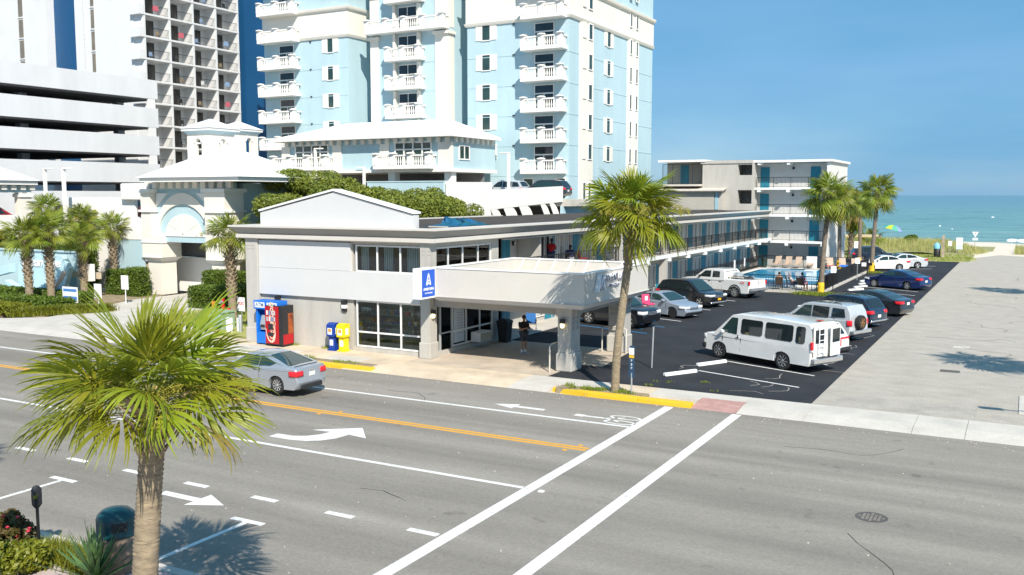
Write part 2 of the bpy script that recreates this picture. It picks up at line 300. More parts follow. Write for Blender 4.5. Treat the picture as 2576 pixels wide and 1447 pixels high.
for x, y, a, nn in ((-6,27.5,.1,9),(3,25.5,3.0,8),(-30,22.4,.05,10),(-14.5,18.3,.2,5),(-2,18.0,1.2,7),(-21,28.3,.1,8),(-7,14.5,1.0,6),(5,20,2.2,9)):
    for i in range(nn):
        l = rw0.uniform(.25,.6); x2, y2 = x+l*math.cos(a), y+l*math.sin(a); d = Vector((x2-x,y2-y)).normalized(); n_ = Vector((-d.y,d.x))*rw0.uniform(.006,.014)
        rc.prism([(x-n_.x,y-n_.y),(x2-n_.x,y2-n_.y),(x2+n_.x,y2+n_.y),(x+n_.x,y+n_.y)],'z',ZR,ZR+.0025); x, y = x2, y2; a += rw0.uniform(-.6,.6)
rc.build('sealed_cracks', M['lot'], road, kind='stuff')
gt_ = MB()
for i in range(260):
    x, y = rw0.uniform(-30,6), rw0.choice([rw0.uniform(30.2,30.85), rw0.uniform(12.4,30.8)]); s_ = rw0.uniform(.008,.022); gt_.lathe([(s_,0),(s_*.8,s_*.7),(.001,s_)],(x,y,ZR),5)
gt_.build('grit', M['concrete'], road, kind='stuff')
# far pavement: concrete slabs with a sloping apron to the road
walk = struct('sidewalk', MB().box(-130, 14, 30.93, 33.2, -0.6, -0.2), M['concrete'])
def slab(x0, x1, m, ramp=True, y1=33.18):
    g = 0.006; a = [(30.92,-0.25),(y1,-0.25),(y1,0.0),(31.75,0.0),(30.92,ZR+0.008)] if ramp else [(31.95,-0.25),(y1,-0.25),(y1,0.0),(31.95,0.0)]
    MB().prism(a, 'x', x0+g, x1-g).build('slab', m, walk, bevel=0.006)
xs = [-6.2,-2.9,-1.4,1.8,5.0,8.5,12.0]
for a, b in zip(xs[:-1], xs[1:]): slab(a, b, M['concrete'])
slab(-8.4, -6.2, M['concrete']); 
MB().prism([(30.93,-.25),(32.3,-.25),(32.3,0.0),(31.75,0.0),(30.93,-.112)], 'x', -9.98, -8.41).build('warning_slab', M['brickred'], walk)
tb = MB()
for i in range(14):
    for j in range(6): tb.lathe([(0.02,0),(0.018,.012),(0.004,.014)], (-9.92+i*.113, 31.85+j*.075, 0), 6)
tb.build('tactile_domes', M['brickred'], walk, kind='stuff')
MB().box(-9.99, -8.41, 32.31, 33.18, -.25, 0).build('slab', M['concrete'], walk)
for a, b in ((-11.9,-10.0),(-13.7,-11.9),(-15.6,-13.7)): slab(a, b, M['concrete_tan' if a == -13.7 else 'concrete'], False)
slab(-17.3, -15.6, M['concrete']); slab(-20.2, -17.3, M['concrete_tan']); slab(-23.4, -20.2, M['concrete_tan'])
for i in range(4): slab(-25.4-2*i, -23.4-2*i, M['concrete'] if i % 2 else M['concrete_tan'], i == 0)
for i in range(30): slab(-34.4-3*i, -31.4-3*i, M['concrete'], True)
def kerb(x0, x1, label):
    n = max(2, round((x1-x0)/1.9)); k = thing('painted_kerb', label, 'kerb', (x0, 31.2, ZR), group='yellow painted kerbs')
    for i in range(n):
        a, b = x0+(x1-x0)*i/n, x0+(x1-x0)*(i+1)/n-.006
        t0 = 0.35 if i == 0 else 0; y0 = 31.05 if i else 31.55
        MB().rings([[(a,y0,ZR-.1),(a,y0+.3,ZR-.1),(a,y0+.3,.03-.1*(i == 0)),(a,y0+.03,.03-.1*(i == 0))], [(b,31.0,ZR-.1),(b,31.33,ZR-.1),(b,31.33,.035),(b,31.05,.035)]]).build('kerb_stone', M['kerb_y'], k, bevel=0.02)
kerb(-16.0, -10.0, 'yellow painted kerb along the planted island at the palm by the crosswalk'); kerb(-30.5, -23.9, 'yellow painted kerb between the silver coupe and the shop windows')
struct('island_soil', MB().box(-15.4, -11.9, 31.34, 31.95, -.3, 0.01), M['soil']); struct('verge_soil', MB().box(-30.3, -24.2, 31.34, 31.95, -.3, 0.01), M['soil'])
# motel forecourt, car park, side street
struct('parking_lot', MB().box(-24.4, -6.36, 33.2, 113.0, -0.6, -0.006), M['lot'])
lot = bpy.data.objects['parking_lot']
struct('forecourt', MB().prism([(-23.6,33.2),(-16.7,33.2),(-16.7,36.2),(-15.6,36.2),(-16.0,40.7),(-23.6,40.7)], 'z', -.3, 0.0), M['concrete_dk'])
struct('front_walk', MB().box(-36.5, -23.6, 33.2, 34.6, -.3, 0.0), M['concrete_tan'])
struct('motel_walkway', MB().box(-24.6, -22.6, 40.72, 71.0, -.3, 0.05), M['concrete'])
lane = struct('side_street', MB().prism([(-6.36,33.2),(14,33.2),(14,118),(-3.0,128),(-6.4,118)], 'z', -.6, 0.0), M['lane'])
struct('lane_verge', MB().box(0.0, 6.0, 34.9, 38.1, -.2, 0.03), M['concrete'])
for x0,y0,x1,y1 in ((-11.45,40.15,-7.3,38.5),(-11.75,37.35,-7.35,35.85),(-11.4,43.0,-7.3,41.3),(-11.4,46.0,-7.3,44.2),(-11.4,48.9,-7.25,47.1),(-11.4,51.5,-7.2,49.7),(-11.4,54.4,-7.2,52.6),(-11.4,57.4,-7.1,55.6),(-11.4,60.4,-7.0,58.6),(-11.3,63.6,-7.0,61.7),(-11.2,66.6,-7,64.7),(-11.2,69.6,-7,67.7),(-11.2,72.6,-7,70.7),(-11.2,75.4,-7,73.3),(-11.16,78.5,-7.1,76.3),(-11.2,84.3,-7.4,82.3),(-11.2,87.3,-7.4,85.3),(-11,90.5,-7.4,88.5),(-11.2,99.5,-8.2,101),(-11.2,103.5,-8.2,105),
   (-22.0,53.3,-17.37,51.7),(-22.0,59.4,-17.45,57.7),(-22,62.4,-17.43,60.5),(-22,65.5,-17.48,63.5),(-22,56.4,-17.4,54.7)):
    strip('stall_line', x0, y0, x1, y1, 0.11, par=lot, z=-0.002)
for x0,y0,x1,y1 in ((-21.8,50.2,-17.37,48.9),(-21.8,47.4,-17.39,46.25),(-20.0,48.0,-18.2,47.7)): strip('stall_line_blue', x0, y0, x1, y1, 0.11, 'bline', par=lot, z=-0.002)
cr = MB(); r2 = random.Random(3)
def crack(x, y, a, n, w, tgt, z):
    for i in range(n):
        l = r2.uniform(.2,.55); x2, y2 = x+l*math.cos(a), y+l*math.sin(a); d = Vector((x2-x,y2-y)).normalized(); nn = Vector((-d.y,d.x))*w*r2.uniform(.4,1)
        tgt.prism([(x-nn.x,y-nn.y),(x2-nn.x,y2-nn.y),(x2+nn.x,y2+nn.y),(x+nn.x,y+nn.y)], 'z', z-.002, z); x, y = x2, y2; a += r2.uniform(-1.1,1.1)
for x, y, a in ((-9.3,36.2,-.6),(-8.2,34.6,.5),(-8.9,37.0,.2),(-7.6,39.5,.8),(-7.4,41.5,1.0),(-7.6,43.5,1.1),(-7.2,46,1.2),(-9.5,34.0,.3),(-7.1,50,1.3),(-12.6,37.4,1.2),(-8.6,35.2,1.0)): crack(x, y, a, 4, .014, cr, -0.001)
cr.build('pale_cracks', M['concrete'], lot, kind='stuff')
cl = MB()
for x, y, a in ((-0.6,47,1.5),(-.3,52,1.6),(-.9,56,1.2),(-.6,60,2.0),(-1.0,63,1.3),(-.5,68,1.7),(-.6,74,1.5),(-.5,82,1.6),(-.6,90,1.5)): crack(x, y, a, 14, .018, cl, 0.004)
cl.build('sealed_cracks', M['lot'], lane, kind='stuff')
pm_ = mat('lane_patch', (0.40,0.36,0.31), 0.92, var=0.15, scale=1.2, bump=0.5, bscale=50, grain=0.3)
for pts in ([(-5.9,33.3),(-1.2,33.3),(-1.25,35.2),(-3.0,35.4),(-5.6,35.0)],): MB().prism(pts,'z',-.01,.004).build('repair_patch', pm_, lane)
bx('utility_cover', mat('iron_brown', (0.11,0.10,0.085), 0.8, var=0.2), lane, -2.95, -2.2, 41.9, 42.5, -.05, 0.004); bx('utility_cover', M['concrete'], lane, -2.9, -2.2, 48.9, 49.6, -.05, 0.004)
stop = thing('wheel_stop', 'white concrete wheel stop nearest the pavement, in the empty bay beside the van', 'wheel stop', (-12.15,36.2,0), R(60), 'white wheel stops')
MB().prism([(-.11,0),(.11,0),(.07,.13),(-.07,.13)], 'x', -.85, .85).build('stop_block', M['signwhite'], stop, bevel=.025, local=True)
for x, y, a, lb_ in ((-11.7,39.0,62,'white concrete wheel stop just in front of the white van'),(-11.4,75.3,60,'white wheel stop beyond the dark grey sedan, nearest to it'),(-11.45,77.9,66,'white wheel stop at the nose of the deep blue sedan, roadward side'),(-11.55,80.9,66,'white wheel stop at the nose of the deep blue sedan, seaward side'),(-11.9,83.6,70,'last white wheel stop towards the palm by the white sedan')): copy_tree(stop, (x,y,0), R(a), lb_)
# near pavement
struct('near_pavement', MB().box(-120, 60, -20, 12.02, -.6, 0.0), mat('pavers_pink', (0.46,0.38,0.36), 0.9, var=0.12, scale=1.5, bump=0.2))
nk = struct('near_kerb', MB().box(-120, 60, 12.03, 12.29, -.6, -0.02), M['concrete'])
for i in range(14): bx('kerb_stone', M['concrete'], nk, -40+2.4*i, -37.61+2.4*i, 12.04, 12.285, -.15, 0.012, bevel=.02)
# grounds on the left
struct('entry_drive', MB().prism([(-130,33.2),(-36.5,33.2),(-36.5,35.0),(-40,36.4),(-45,38.4),(-46.0,60),(-54.8,60),(-54.6,44),(-52,38.2),(-51.2,35.2),(-53,33.6),(-130,33.6)], 'z', -.4, 0.0), M['concrete'])
struct('planting_bed', MB().box(-130, -54.7, 33.7, 47, -.4, -0.01), M['soil']); struct('planting_bed', MB().prism([(-45.9,38.6),(-41,36.9),(-36.4,35.2),(-34.2,34.8),(-34.2,60),(-45.9,60)], 'z', -.4, 0.02), M['lawn'])
# beach end
struct('lawn', MB().prism([(-60,112.9),(-6.4,112.9),(-4.9,116.5),(-5.3,121),(-7,127.9),(-60,127.9)], 'z', -.3, 0.01), M['lawn'])
v = []; f = []; ys = [112,118,124,128,133,140,150,165,185,200,230]; zs = [-.05,-.02,.0,.02,.0,-.15,-.4,-.8,-1.25,-1.6,-2.6]; xs = list(range(-300,301,12))
for y, z in zip(ys, zs):
    for x in xs: v.append((x, y, z - .12*math.sin(x*.21+y*.07)*(y > 126)*(y < 190)))
nx = len(xs)
for j in range(len(ys)-1):
    for i in range(nx-1): f.append((j*nx+i, j*nx+i+1, (j+1)*nx+i+1, (j+1)*nx+i))
struct('beach', MB().add(v, f), M['sand'], smooth=180)
# sea
ms = bpy.data.materials.new('sea_water'); ms.use_nodes = True; N, L = ms.node_tree.nodes, ms.node_tree.links; b = N['Principled BSDF']; b.inputs['Roughness'].default_value = 0.35; b.inputs['Specular IOR Level'].default_value = 0.12; b.inputs['IOR'].default_value = 1.33
geo = N.new('ShaderNodeNewGeometry'); mp = N.new('ShaderNodeMapping'); mp.inputs['Scale'].default_value = (0.05,0.22,1); L.new(geo.outputs['Position'], mp.inputs[0])
nz = N.new('ShaderNodeTexNoise'); nz.inputs['Scale'].default_value = 1.0; nz.inputs['Detail'].default_value = 9; nz.inputs['Roughness'].default_value = 0.6; L.new(mp.outputs[0], nz.inputs[0])
bp = N.new('ShaderNodeBump'); bp.inputs['Strength'].default_value = 1.0; bp.inputs['Distance'].default_value = 2.0; L.new(nz.outputs[0], bp.inputs['Height']); L.new(bp.outputs[0], b.inputs['Normal'])
sp = N.new('ShaderNodeSeparateXYZ'); L.new(geo.outputs['Position'], sp.inputs[0]); mr = N.new('ShaderNodeMapRange'); mr.inputs['From Min'].default_value = 190; mr.inputs['From Max'].default_value = 1600; L.new(sp.outputs[1], mr.inputs[0])
mx = N.new('ShaderNodeMath'); mx.operation = 'MULTIPLY_ADD'; mx.inputs[1].default_value = 0.35; L.new(nz.outputs[0], mx.inputs[0]); L.new(mr.outputs[0], mx.inputs[2])
rp = N.new('ShaderNodeValToRGB'); L.new(mx.outputs[0], rp.inputs[0]); e = rp.color_ramp.elements; e[0].position = 0.10; e[0].color = (0.215,0.355,0.335,1); e[1].position = 1.0; e[1].color = (0.13,0.255,0.325,1)
q = e.new(0.24); q.color = (0.15,0.30,0.315,1); L.new(rp.outputs[0], b.inputs['Base Color'])
g = MB(); v = []; f = []; rw = random.Random(5)
wav = [(rw.uniform(.03,.10), rw.uniform(.18,.9), rw.uniform(-.12,.12), rw.uniform(0,6)) for _ in range(14)]
ysx = list(np.concatenate([np.linspace(176, 300, 110), np.linspace(302, 700, 120)])); xsx = list(np.linspace(-260, 60, 90))
for y in ysx:
    for x in xsx: v.append((x, y, -1.55 + sum(a*math.sin(ky*y + kx*x + p) for a, ky, kx, p in wav)*(1 if 185 < y < 690 else .3)))
nx = len(xsx)
for j in range(len(ysx)-1):
    for i in range(nx-1): f.append((j*nx+i, j*nx+i+1, (j+1)*nx+i+1, (j+1)*nx+i))
g.add(v, f); g.add([(-30000,699,-1.6),(30000,699,-1.6),(30000,45000,-1.6),(-30000,45000,-1.6)], [(0,1,2,3)])
g.add([(60,190,-1.6),(3000,190,-1.6),(3000,699,-1.6),(60,699,-1.6)], [(0,1,2,3)]); g.add([(-3000,190,-1.6),(-260,190,-1.6),(-260,699,-1.6),(-3000,699,-1.6)], [(0,1,2,3)])
struct('sea', g, ms, smooth=180)
M['foam'] = mat('sea_foam', (0.82,0.85,0.85), 0.8, var=0.08, scale=2, bump=0.6, bscale=5)
fo = MB(); rf = random.Random(9)
for k in range(60):
    x = -3.0 + k*.5 + rf.uniform(-.3,.3); y = 203 + rf.uniform(-1.2,1.2); fo.lathe([(.02,.45),(.5,.36),(.75,.1),(.7,-.3)], (x,y,-1.5), 7)
for x, y, n in ((-22,290,1),(-13,420,2),(-17,262,1)):
    for i in range(n): fo.lathe([(.02,.15),(.2,.12),(.35,.0),(.35,-.3)], (x+i*.4,y,-1.35), 7)
o = fo.build('sea_foam', M['foam'], smooth=180); o['kind'] = 'stuff'; o['label'] = 'white breaker foam and whitecaps on the sea'
# ---------------------------------------------------------------- motel: office block and two-storey wing
mo = thing('motel_building', 'grey and white two-storey motel with shop front, gable parapet and long balconied wing', 'motel', (-28.5, 37.5, 0))
M['panel_b'] = mat('panel_blue', (0.10,0.27,0.36), .6)
SG, SD, PN, TR = M['stucco_g'], M['stucco_d'], M['panel'], M['trim']
w = MB()
w.box(-33.2,-27.45,34.4,34.65,0,5.2); w.box(-27.45,-23.5,34.4,34.65,0,.2); w.box(-27.45,-23.5,34.4,34.65,2.42,3.68); w.box(-27.45,-23.5,34.4,34.65,5.0,5.2)
w.box(-34.0,-33.75,34.41,40.7,0,5.2); w.box(-34.0,-23.1,40.45,40.7,0,5.2)
w.box(-23.35,-23.1,34.75,40.7,2.45,3.72); w.box(-23.35,-23.1,34.75,40.7,4.95,5.2); w.box(-23.35,-23.1,39.8,40.7,3.72,4.95); w.box(-23.35,-23.1,39.95,40.7,0,2.45); w.box(-23.35,-23.1,34.75,39.95,0,.22)
w.build('wall', SG, mo)
for a in ((-33.98,-33.2),(-23.52,-23.02)):
    p = MB().box(a[0],a[1],34.17,34.75,0,5.18).build('pilaster', SG, mo, bevel=.015)
    bx('plinth', SG, p, a[0]-.05,a[1]+.05,34.11,34.8,0,.72, bevel=.03)
    for zz in (4.62,4.78):
        for k in range(2): bx('groove', M['eave_d'], p, a[0]+.1+k*.27, a[0]+.3+k*.27-.04*(a[1]-a[0]<.6), 34.165,34.172, zz, zz+.02)
bx('cladding_panel', PN, mo, -33.18,-27.5,34.26,34.4,3.745,5.06, bevel=.008); bx('cladding_panel', PN, mo, -33.18,-23.6,34.24,34.39,2.42,3.735, bevel=.008)
bx('ceiling', M['trim'], mo, -33.7,-23.4,34.7,40.4,2.46,2.7); bx('floor', mat('shop_floor', (0.36,0.37,0.24), 0.5, var=0.1), mo, -33.7,-23.4,34.7,40.4,0,.03)
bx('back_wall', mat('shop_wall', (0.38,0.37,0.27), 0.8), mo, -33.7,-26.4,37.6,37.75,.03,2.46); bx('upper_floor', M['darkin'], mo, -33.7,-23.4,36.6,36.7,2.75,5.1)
def window_grid(par, ax, u0, u1, z0, z1, at, out, mull, trans, name='window', fr=None, pane=None, w=.075, dep=.09):
    """framed window; ax 'x' = runs along x at plane y=at, 'y' = runs along y at plane x=at; out = sign of the outward direction"""
    B = (lambda m,a,b,c,d,e0,e1: m.box(a,b,at+min(e0*out,e1*out),at+max(e0*out,e1*out),c,d)) if ax == 'x' else (lambda m,a,b,c,d,e0,e1: m.box(at+min(e0*out,e1*out),at+max(e0*out,e1*out),a,b,c,d))
    m = MB(); B(m,u0,u1,z0,z0+w,0,dep); B(m,u0,u1,z1-w,z1,0,dep); B(m,u0,u0+w,z0+w,z1-w,0,dep); B(m,u1-w,u1,z0+w,z1-w,0,dep)
    us = [u0+w]+list(mull)+[u1-w]
    for q in mull: B(m,q-w/2,q+w/2,z0+w,z1-w,.004,dep-.004)
    zz = [z0+w]+list(trans)+[z1-w]
    for t in trans: B(m,u0+w,u1-w,t-w/2,t+w/2,.008,dep-.008)
    f = m.build(name, fr or M['mullion'], par)
    for i in range(len(us)-1):
        for j in range(len(zz)-1):
            a = us[i]+(w/2 if i else 0); b = us[i+1]-(w/2 if i < len(us)-2 else 0); c0 = zz[j]+(w/2 if j else 0); d0 = zz[j+1]-(w/2 if j < len(zz)-2 else 0)
            B(p := MB(), a, b, c0, d0, .03, .042); p.build('pane', pane or M['glass'], f)
    return f
window_grid(mo,'x',-27.3,-23.55,.22,2.4,34.5,-1,(-26.06,-24.77),(.92,)); window_grid(mo,'x',-27.3,-23.6,3.72,4.98,34.5,-1,(-26.06,-24.77),())
window_grid(mo,'y',34.85,39.8,3.74,4.93,-23.25,1,(35.95,37.2,38.6),()); window_grid(mo,'y',36.25,39.95,.25,2.42,-23.25,1,(37.5,38.75),(.95,))
dr = MB().box(-23.2,-23.13,35.15,35.25,.1,2.4).box(-23.2,-23.13,36.12,36.22,.1,2.4).box(-23.2,-23.13,35.25,36.12,2.3,2.4).box(-23.2,-23.13,35.25,36.12,.1,.2).build('shop_door', M['alu'], mo)
bx('pane', M['glass'], dr, -23.17,-23.16,35.25,36.12,.2,2.3); bx('push_bar', M['alu'], dr, -23.12,-23.08,35.28,36.1,.98,1.04)
bx('poster', mat('poster_pale', (0.55,0.62,0.66), 0.6, var=.05), mo, -23.22,-23.2,36.45,37.35,.4,2.25); 
for i in range(11): bx('poster_print', M['eave_d'], mo, -23.199,-23.197,36.72,37.25,.8+i*.12,.83+i*.12)
for k in range(14):     # curtains behind the upper windows
    x = -27.2 + .03*k; 
cu = MB()
for x0, x1 in ((-27.2,-26.75),(-25.9,-25.4),(-24.6,-24.0)):
    n = int((x1-x0)/.06)
    for i in range(n): cu.box(x0+i*.06,x0+i*.06+.05,34.75+.04*(i%2),34.78+.04*(i%2),3.75,4.95)
cu.build('curtain', M['curtain'], mo, kind='stuff')
cu = MB()
for i in range(16): cu.box(-23.45-.03*(i%2),-23.42-.03*(i%2),38.7+i*.065,38.755+i*.065,3.75,4.95)
cu.build('curtain', M['curtain'], mo, kind='stuff')
# eave: stepped cornice round front and side
ev = MB(); evd = MB(); cp = MB()
def eave(prof, mb):
    """profile (out, z) swept: from back-left along the front, round the corner and down the side"""
    pts = [(-34.0,60.0,-1,0),(-34.0,34.4,-1,-1),(-23.1,34.4,1,-1),(-23.1,94.3,1,0)]
    mb.rings([[(x+dx*o, y+dy*o, z) for o, z in prof] for x, y, dx, dy in pts])
eave([(.05,5.10),(.42,5.18),(.42,5.36),(.30,5.36),(-.1,5.36),(-.1,5.10)], ev); eave([(.25,5.365),(.34,5.37),(.55,5.62),(.62,5.70),(-.1,5.70),(-.1,5.365)], evd); eave([(-.12,5.705),(.68,5.705),(.68,5.79),(-.12,5.79)], cp)
ev.build('eave_soffit_band', M['canopy'], mo); evd.build('eave_cornice', SD, mo); cp.build('eave_cap', M['canopy'], mo)
bx('roof', M['roof_dk'], mo, -34.05,-23.2,34.5,94.2,5.45,5.74)
gb = MB().prism([(-33.05,5.75),(-23.95,5.75),(-23.95,6.38),(-28.42,7.4),(-33.05,6.42)], 'y', 34.3, 34.75).build('gable_parapet', PN, mo)
gc = MB()
for a, b in (((-33.1,6.47),(-28.42,7.46)),((-28.42,7.46),(-23.9,6.43))): gc.prism([a,b,(b[0],b[1]+.09),(a[0],a[1]+.09)], 'y', 34.22, 34.84)
gc.build('gable_coping', TR, gb)
# wing
wg = MB(); wg.box(-34.0,-24.5,40.71,94.2,0,2.72); wg.box(-34.0,-24.5,40.71,94.2,2.74,5.44); wg.build('wing_wall', M['stucco_g'], mo)
bx('balcony_slab', M['canopy'], mo, -24.5,-22.75,40.72,94.2,2.78,2.98); bx('slab_edge', TR, mo, -22.745,-22.7,40.72,95.4,2.74,3.0)
bx('balcony_ceiling', M['canopy'], mo, -24.5,-22.95,40.72,94.2,5.02,5.09); bx('balcony_edge_wall', SG, mo, -24.48,-23.12,45.0,45.15,2.98,5.0)
for y in (55.9, 64.3): 
    bx('column', SG, mo, -23.25,-22.74,y-.2,y+.2,0,2.73); bx('column', SG, mo, -23.25,-22.8,y-.2,y+.2,3.0,5.05)
for k in range(11): bx('slab_bracket', TR, mo, -24.4,-22.55,47.5+4.3*k-.09,47.5+4.3*k+.09,2.5,2.73)
railm = M['blk']
def railing(par, p0, p1, z0, h, post=1.6, pick=.125, name='railing', corner=True):
    p0, p1 = Vector(p0), Vector(p1); L_ = (p1-p0).length; n = max(1, round(L_/post)); d = (p1-p0)/L_
    for i in range(n):
        a = p0 + d*L_*i/n; b = p0 + d*L_*(i+1)/n; m = MB()
        A = Vector((a.x,a.y,z0)); B = Vector((b.x,b.y,z0)); up = Vector((0,0,1))
        m.bar(A+up*h, B+up*h, .055, .05); m.bar(A+up*.12, B+up*.12, .035, .035); m.bar(A, A+up*h, .05, .05, (d.x,d.y,0))
        if i == n-1: m.bar(B, B+up*h, .05, .05, (d.x,d.y,0))
        k = max(1, round((b-a).length/pick))
        for j in range(1, k): 
            q = A + (B-A)*j/k; m.bar(q+up*.12, q+up*(h-.02), .018, .018, (d.x,d.y,0))
        m.build(name+'_panel', railm, par)
railing(mo, (-22.9,40.75), (-22.9,94.1), 2.99, 1.0, 2.05, .14)
def room_window(par, y0, y1, z0, z1, x):
    f = MB().box(x,x+.06,y0,y1,z0,z0+.06).box(x,x+.06,y0,y1,z1-.06,z1).box(x,x+.06,y0,y0+.06,z0+.06,z1-.06).box(x,x+.06,y1-.06,y1,z0+.06,z1-.06).box(x,x+.05,(y0+y1)/2-.03,(y0+y1)/2+.03,z0+.06,z1-.06).build('window', M['mullion'], par)
    c = MB(); n = int((y1-y0-.12)/.16)
    for i in range(n):
        if i % 7 != 3: c.box(x+.012,x+.02+.012*(i%2),y0+.06+i*.16,y0+.06+i*.16+.13,z0+.08,z1-.08)
    bx('pane', M['glass_dk'], f, x+.004,x+.01,y0+.06,y1-.06,z0+.06,z1-.06); c.build('curtain', M['curtain'], f, kind='stuff')
def door(par, a0, a1, z0, h, at, ax='y', out=1, name='door', m='door_b'):
    s = sorted((at, at+.05*out)); B = (lambda mb,u0,u1,v0,v1,e: mb.box(*sorted((at,at+e*out)),u0,u1,v0,v1)) if ax == 'y' else (lambda mb,u0,u1,v0,v1,e: mb.box(u0,u1,*sorted((at,at+e*out)),v0,v1))
    o = B(MB(), a0, a1, z0, z0+h, .05).build(name, M[m], par)
    p = MB(); wd = a1-a0
    for i in range(2):
        for v0, v1 in ((.15,.65),(.72,1.25),(1.32,h-.15)): B(p, a0+.1+i*(wd/2-.04), a0+wd/2-.06+i*(wd/2-.04), z0+v0, z0+v1, .058)
    p.build('door_panels', M[m], o); B(MB(), a1-.12, a1-.06, z0+.95, z0+1.02, .11).build('door_knob', M['chrome'], o); return o
for fl, zf in ((0,.05),(1,2.99)):
    door(mo, 41.1,41.95, zf, 2.0, -24.49); door(mo, 43.2,44.05, zf, 2.0, -24.49)
    y = 46.0
    for k in range(13):
        if not (fl == 1 and k == 0):
            room_window(mo, y+.1, y+2.2, zf+.25 if fl == 0 else zf+.3, zf+2.02, -24.49)
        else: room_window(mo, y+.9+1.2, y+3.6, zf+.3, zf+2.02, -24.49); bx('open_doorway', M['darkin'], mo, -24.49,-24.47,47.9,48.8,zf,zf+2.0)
        if not (fl == 1 and k == 0): door(mo, y+2.3, y+3.1, zf, 2.0, -24.49)
        bx('blue_panel', M['panel_b'], mo, -24.49,-24.45,y+3.28,y+3.55,zf,zf+2.02)
        y += 3.7
for k in range(4): 
    y = 44.4+9*k; l = bx('balcony_lamp', M['blk'], mo, -24.47,-24.36,y-.06,y+.06,4.55,4.78); bx('lamp_glass', M['lamp_w'], l, -24.37,-24.34,y-.045,y+.045,4.58,4.72)
# interior of the shop: shelving with stock
sh = thing('shop_shelving', 'tall shelves stocked with boxes seen through the shop windows', 'shelving', (-27.8, 36.9, .03))
fr = MB()
for zz in (.5,.95,1.4): bx('shelf', M['mullion'], sh, -29.9,-26.5,36.8,37.25,zz,zz+.03)
cols = [(0.55,0.10,0.05),(0.12,0.30,0.45),(0.62,0.50,0.42),(0.10,0.12,0.35),(0.60,0.30,0.05),(0.50,0.35,0.40),(0.65,0.62,0.55)]
smats = [mat('stock_%d' % i, c, .6) for i, c in enumerate(cols)]
for r, zz in enumerate((.53,.98,1.43)):
    x = -29.8
    while x < -26.7:
        ww = rnd.uniform(.12,.34); hh = rnd.uniform(.1,.3); bx('stock_box', rnd.choice(smats), sh, x,x+ww-.02,36.85,37.15,zz,zz+hh); x += ww
rk = thing('wire_rack', 'slim wooden rack of bags and bottles behind the shop glass', 'rack', (-24.9, 35.8, .03))
woodm = mat('rack_wood', (0.32,0.20,0.08), .7)
for x in (-25.5,-24.9,-24.2): 
    for y in (35.6,36.0): bx('upright', woodm, rk, x-.02,x+.02,y-.02,y+.02,.03,1.95)
for zz in (.7,1.15,1.6): bx('shelf', woodm, rk, -25.52,-24.18,35.57,36.03,zz,zz+.02)
for i in range(7): x = -25.4+i*.17; bx('stock_box', smats[(i*3)%7], rk, x,x+.13,35.65,35.95,1.17 if i%2 else 1.62,1.37 if i%2 else 1.8)
op = thing('open_sign', 'thin outlined OPEN sign hung inside the shop window', 'sign', (-26.85,34.6,1.95))
text('lettering', 'OPEN', .21, (-26.85,34.6,1.97), -90, M['signwhite'], op, .004)
# wall lamps on the shop front
for i, (x, lb) in enumerate(((-32.05,'bronze wall lamp above the vending machine'),(-27.92,'bronze wall lamp above the newspaper boxes'))):
    wl_ = thing('wall_lamp', lb, 'lamp', (x,34.3,2.0)); bz = M['win_brown']
    MB().box(x-.12,x+.12,34.2,34.398,2.16,2.34).build('lamp_hood', M['plastic'], wl_); MB().box(x-.11,x+.11,34.21,34.397,1.98,2.155).build('lens', M['lamp_w'], wl_); MB().prism([(34.397,1.975),(34.22,1.975),(34.3,1.82),(34.397,1.82)],'x',x-.1,x+.1).build('lamp_base', M['plastic'], wl_)
# blue tarpaulin on the roof
tp = MB(); rt = random.Random(4); nx_, ny_ = 34, 12; v = []; f = []
for j in range(ny_):
    for i in range(nx_):
        e = min(1, 3*min(i/(nx_-1),1-i/(nx_-1)))*min(1, 3*min(j/(ny_-1),1-j/(ny_-1)))
        v.append((-24.2-1.5*j/(ny_-1)+rt.uniform(-.1,.1), 37.4+4.4*i/(nx_-1)+rt.uniform(-.07,.07), 5.76 + e*(.05+.42*abs(math.sin(i*.9+j*.5))*rt.uniform(.25,1)*(1 if i > 10 else .55))))
for j in range(ny_-1):
    for i in range(nx_-1): f.append((j*nx_+i, j*nx_+i+1, (j+1)*nx_+i+1, (j+1)*nx_+i))
tag(tp.add(v,f).build('tarpaulin', mat('tarp_blue', (0.008,0.10,0.26), .65, col2=(0.012,0.10,0.11), scale=2.2, spec=.3), smooth=40), 'crumpled blue tarpaulin lying on the motel roof', 'tarpaulin')
tag(bx('roof_plank', M['concrete'], None, -24.9,-23.9,36.9,37.1,5.75,5.8), 'pale plank lying by the tarpaulin on the roof', 'plank')
# ---------------------------------------------------------------- entrance canopy
ca = thing('entrance_canopy', 'off-white drive-through canopy on grey pillars in front of the motel', 'canopy', (-18.9, 37.1, 0))
CN = M['canopy']; X0, X1, Y0, Y1 = -22.42, -15.3, 33.6, 40.75
cw = MB().box(X0,X1,Y0,Y0+.14,2.9,4.12).box(X1-.14,X1,Y0+.141,Y1-.141,2.9,4.12).box(X0,X1,Y1-.14,Y1,2.9,4.12).box(X0,X0+.14,Y0+.141,Y1-.141,2.9,4.12)
cw.build('fascia', CN, ca, bevel=.01)
tm = MB().box(X0-.03,X1+.03,Y0-.03,Y0+.17,4.121,4.18).box(X1-.17,X1+.03,Y0+.171,Y1-.171,4.121,4.18).box(X0-.03,X1+.03,Y1-.17,Y1+.03,4.121,4.18).box(X0-.03,X0+.17,Y0+.171,Y1-.171,4.121,4.18).build('coping', TR, ca)
sk = MB()
pr = [(.04,2.72),(.0,2.898),(-.2,2.898),(-.2,2.72)]
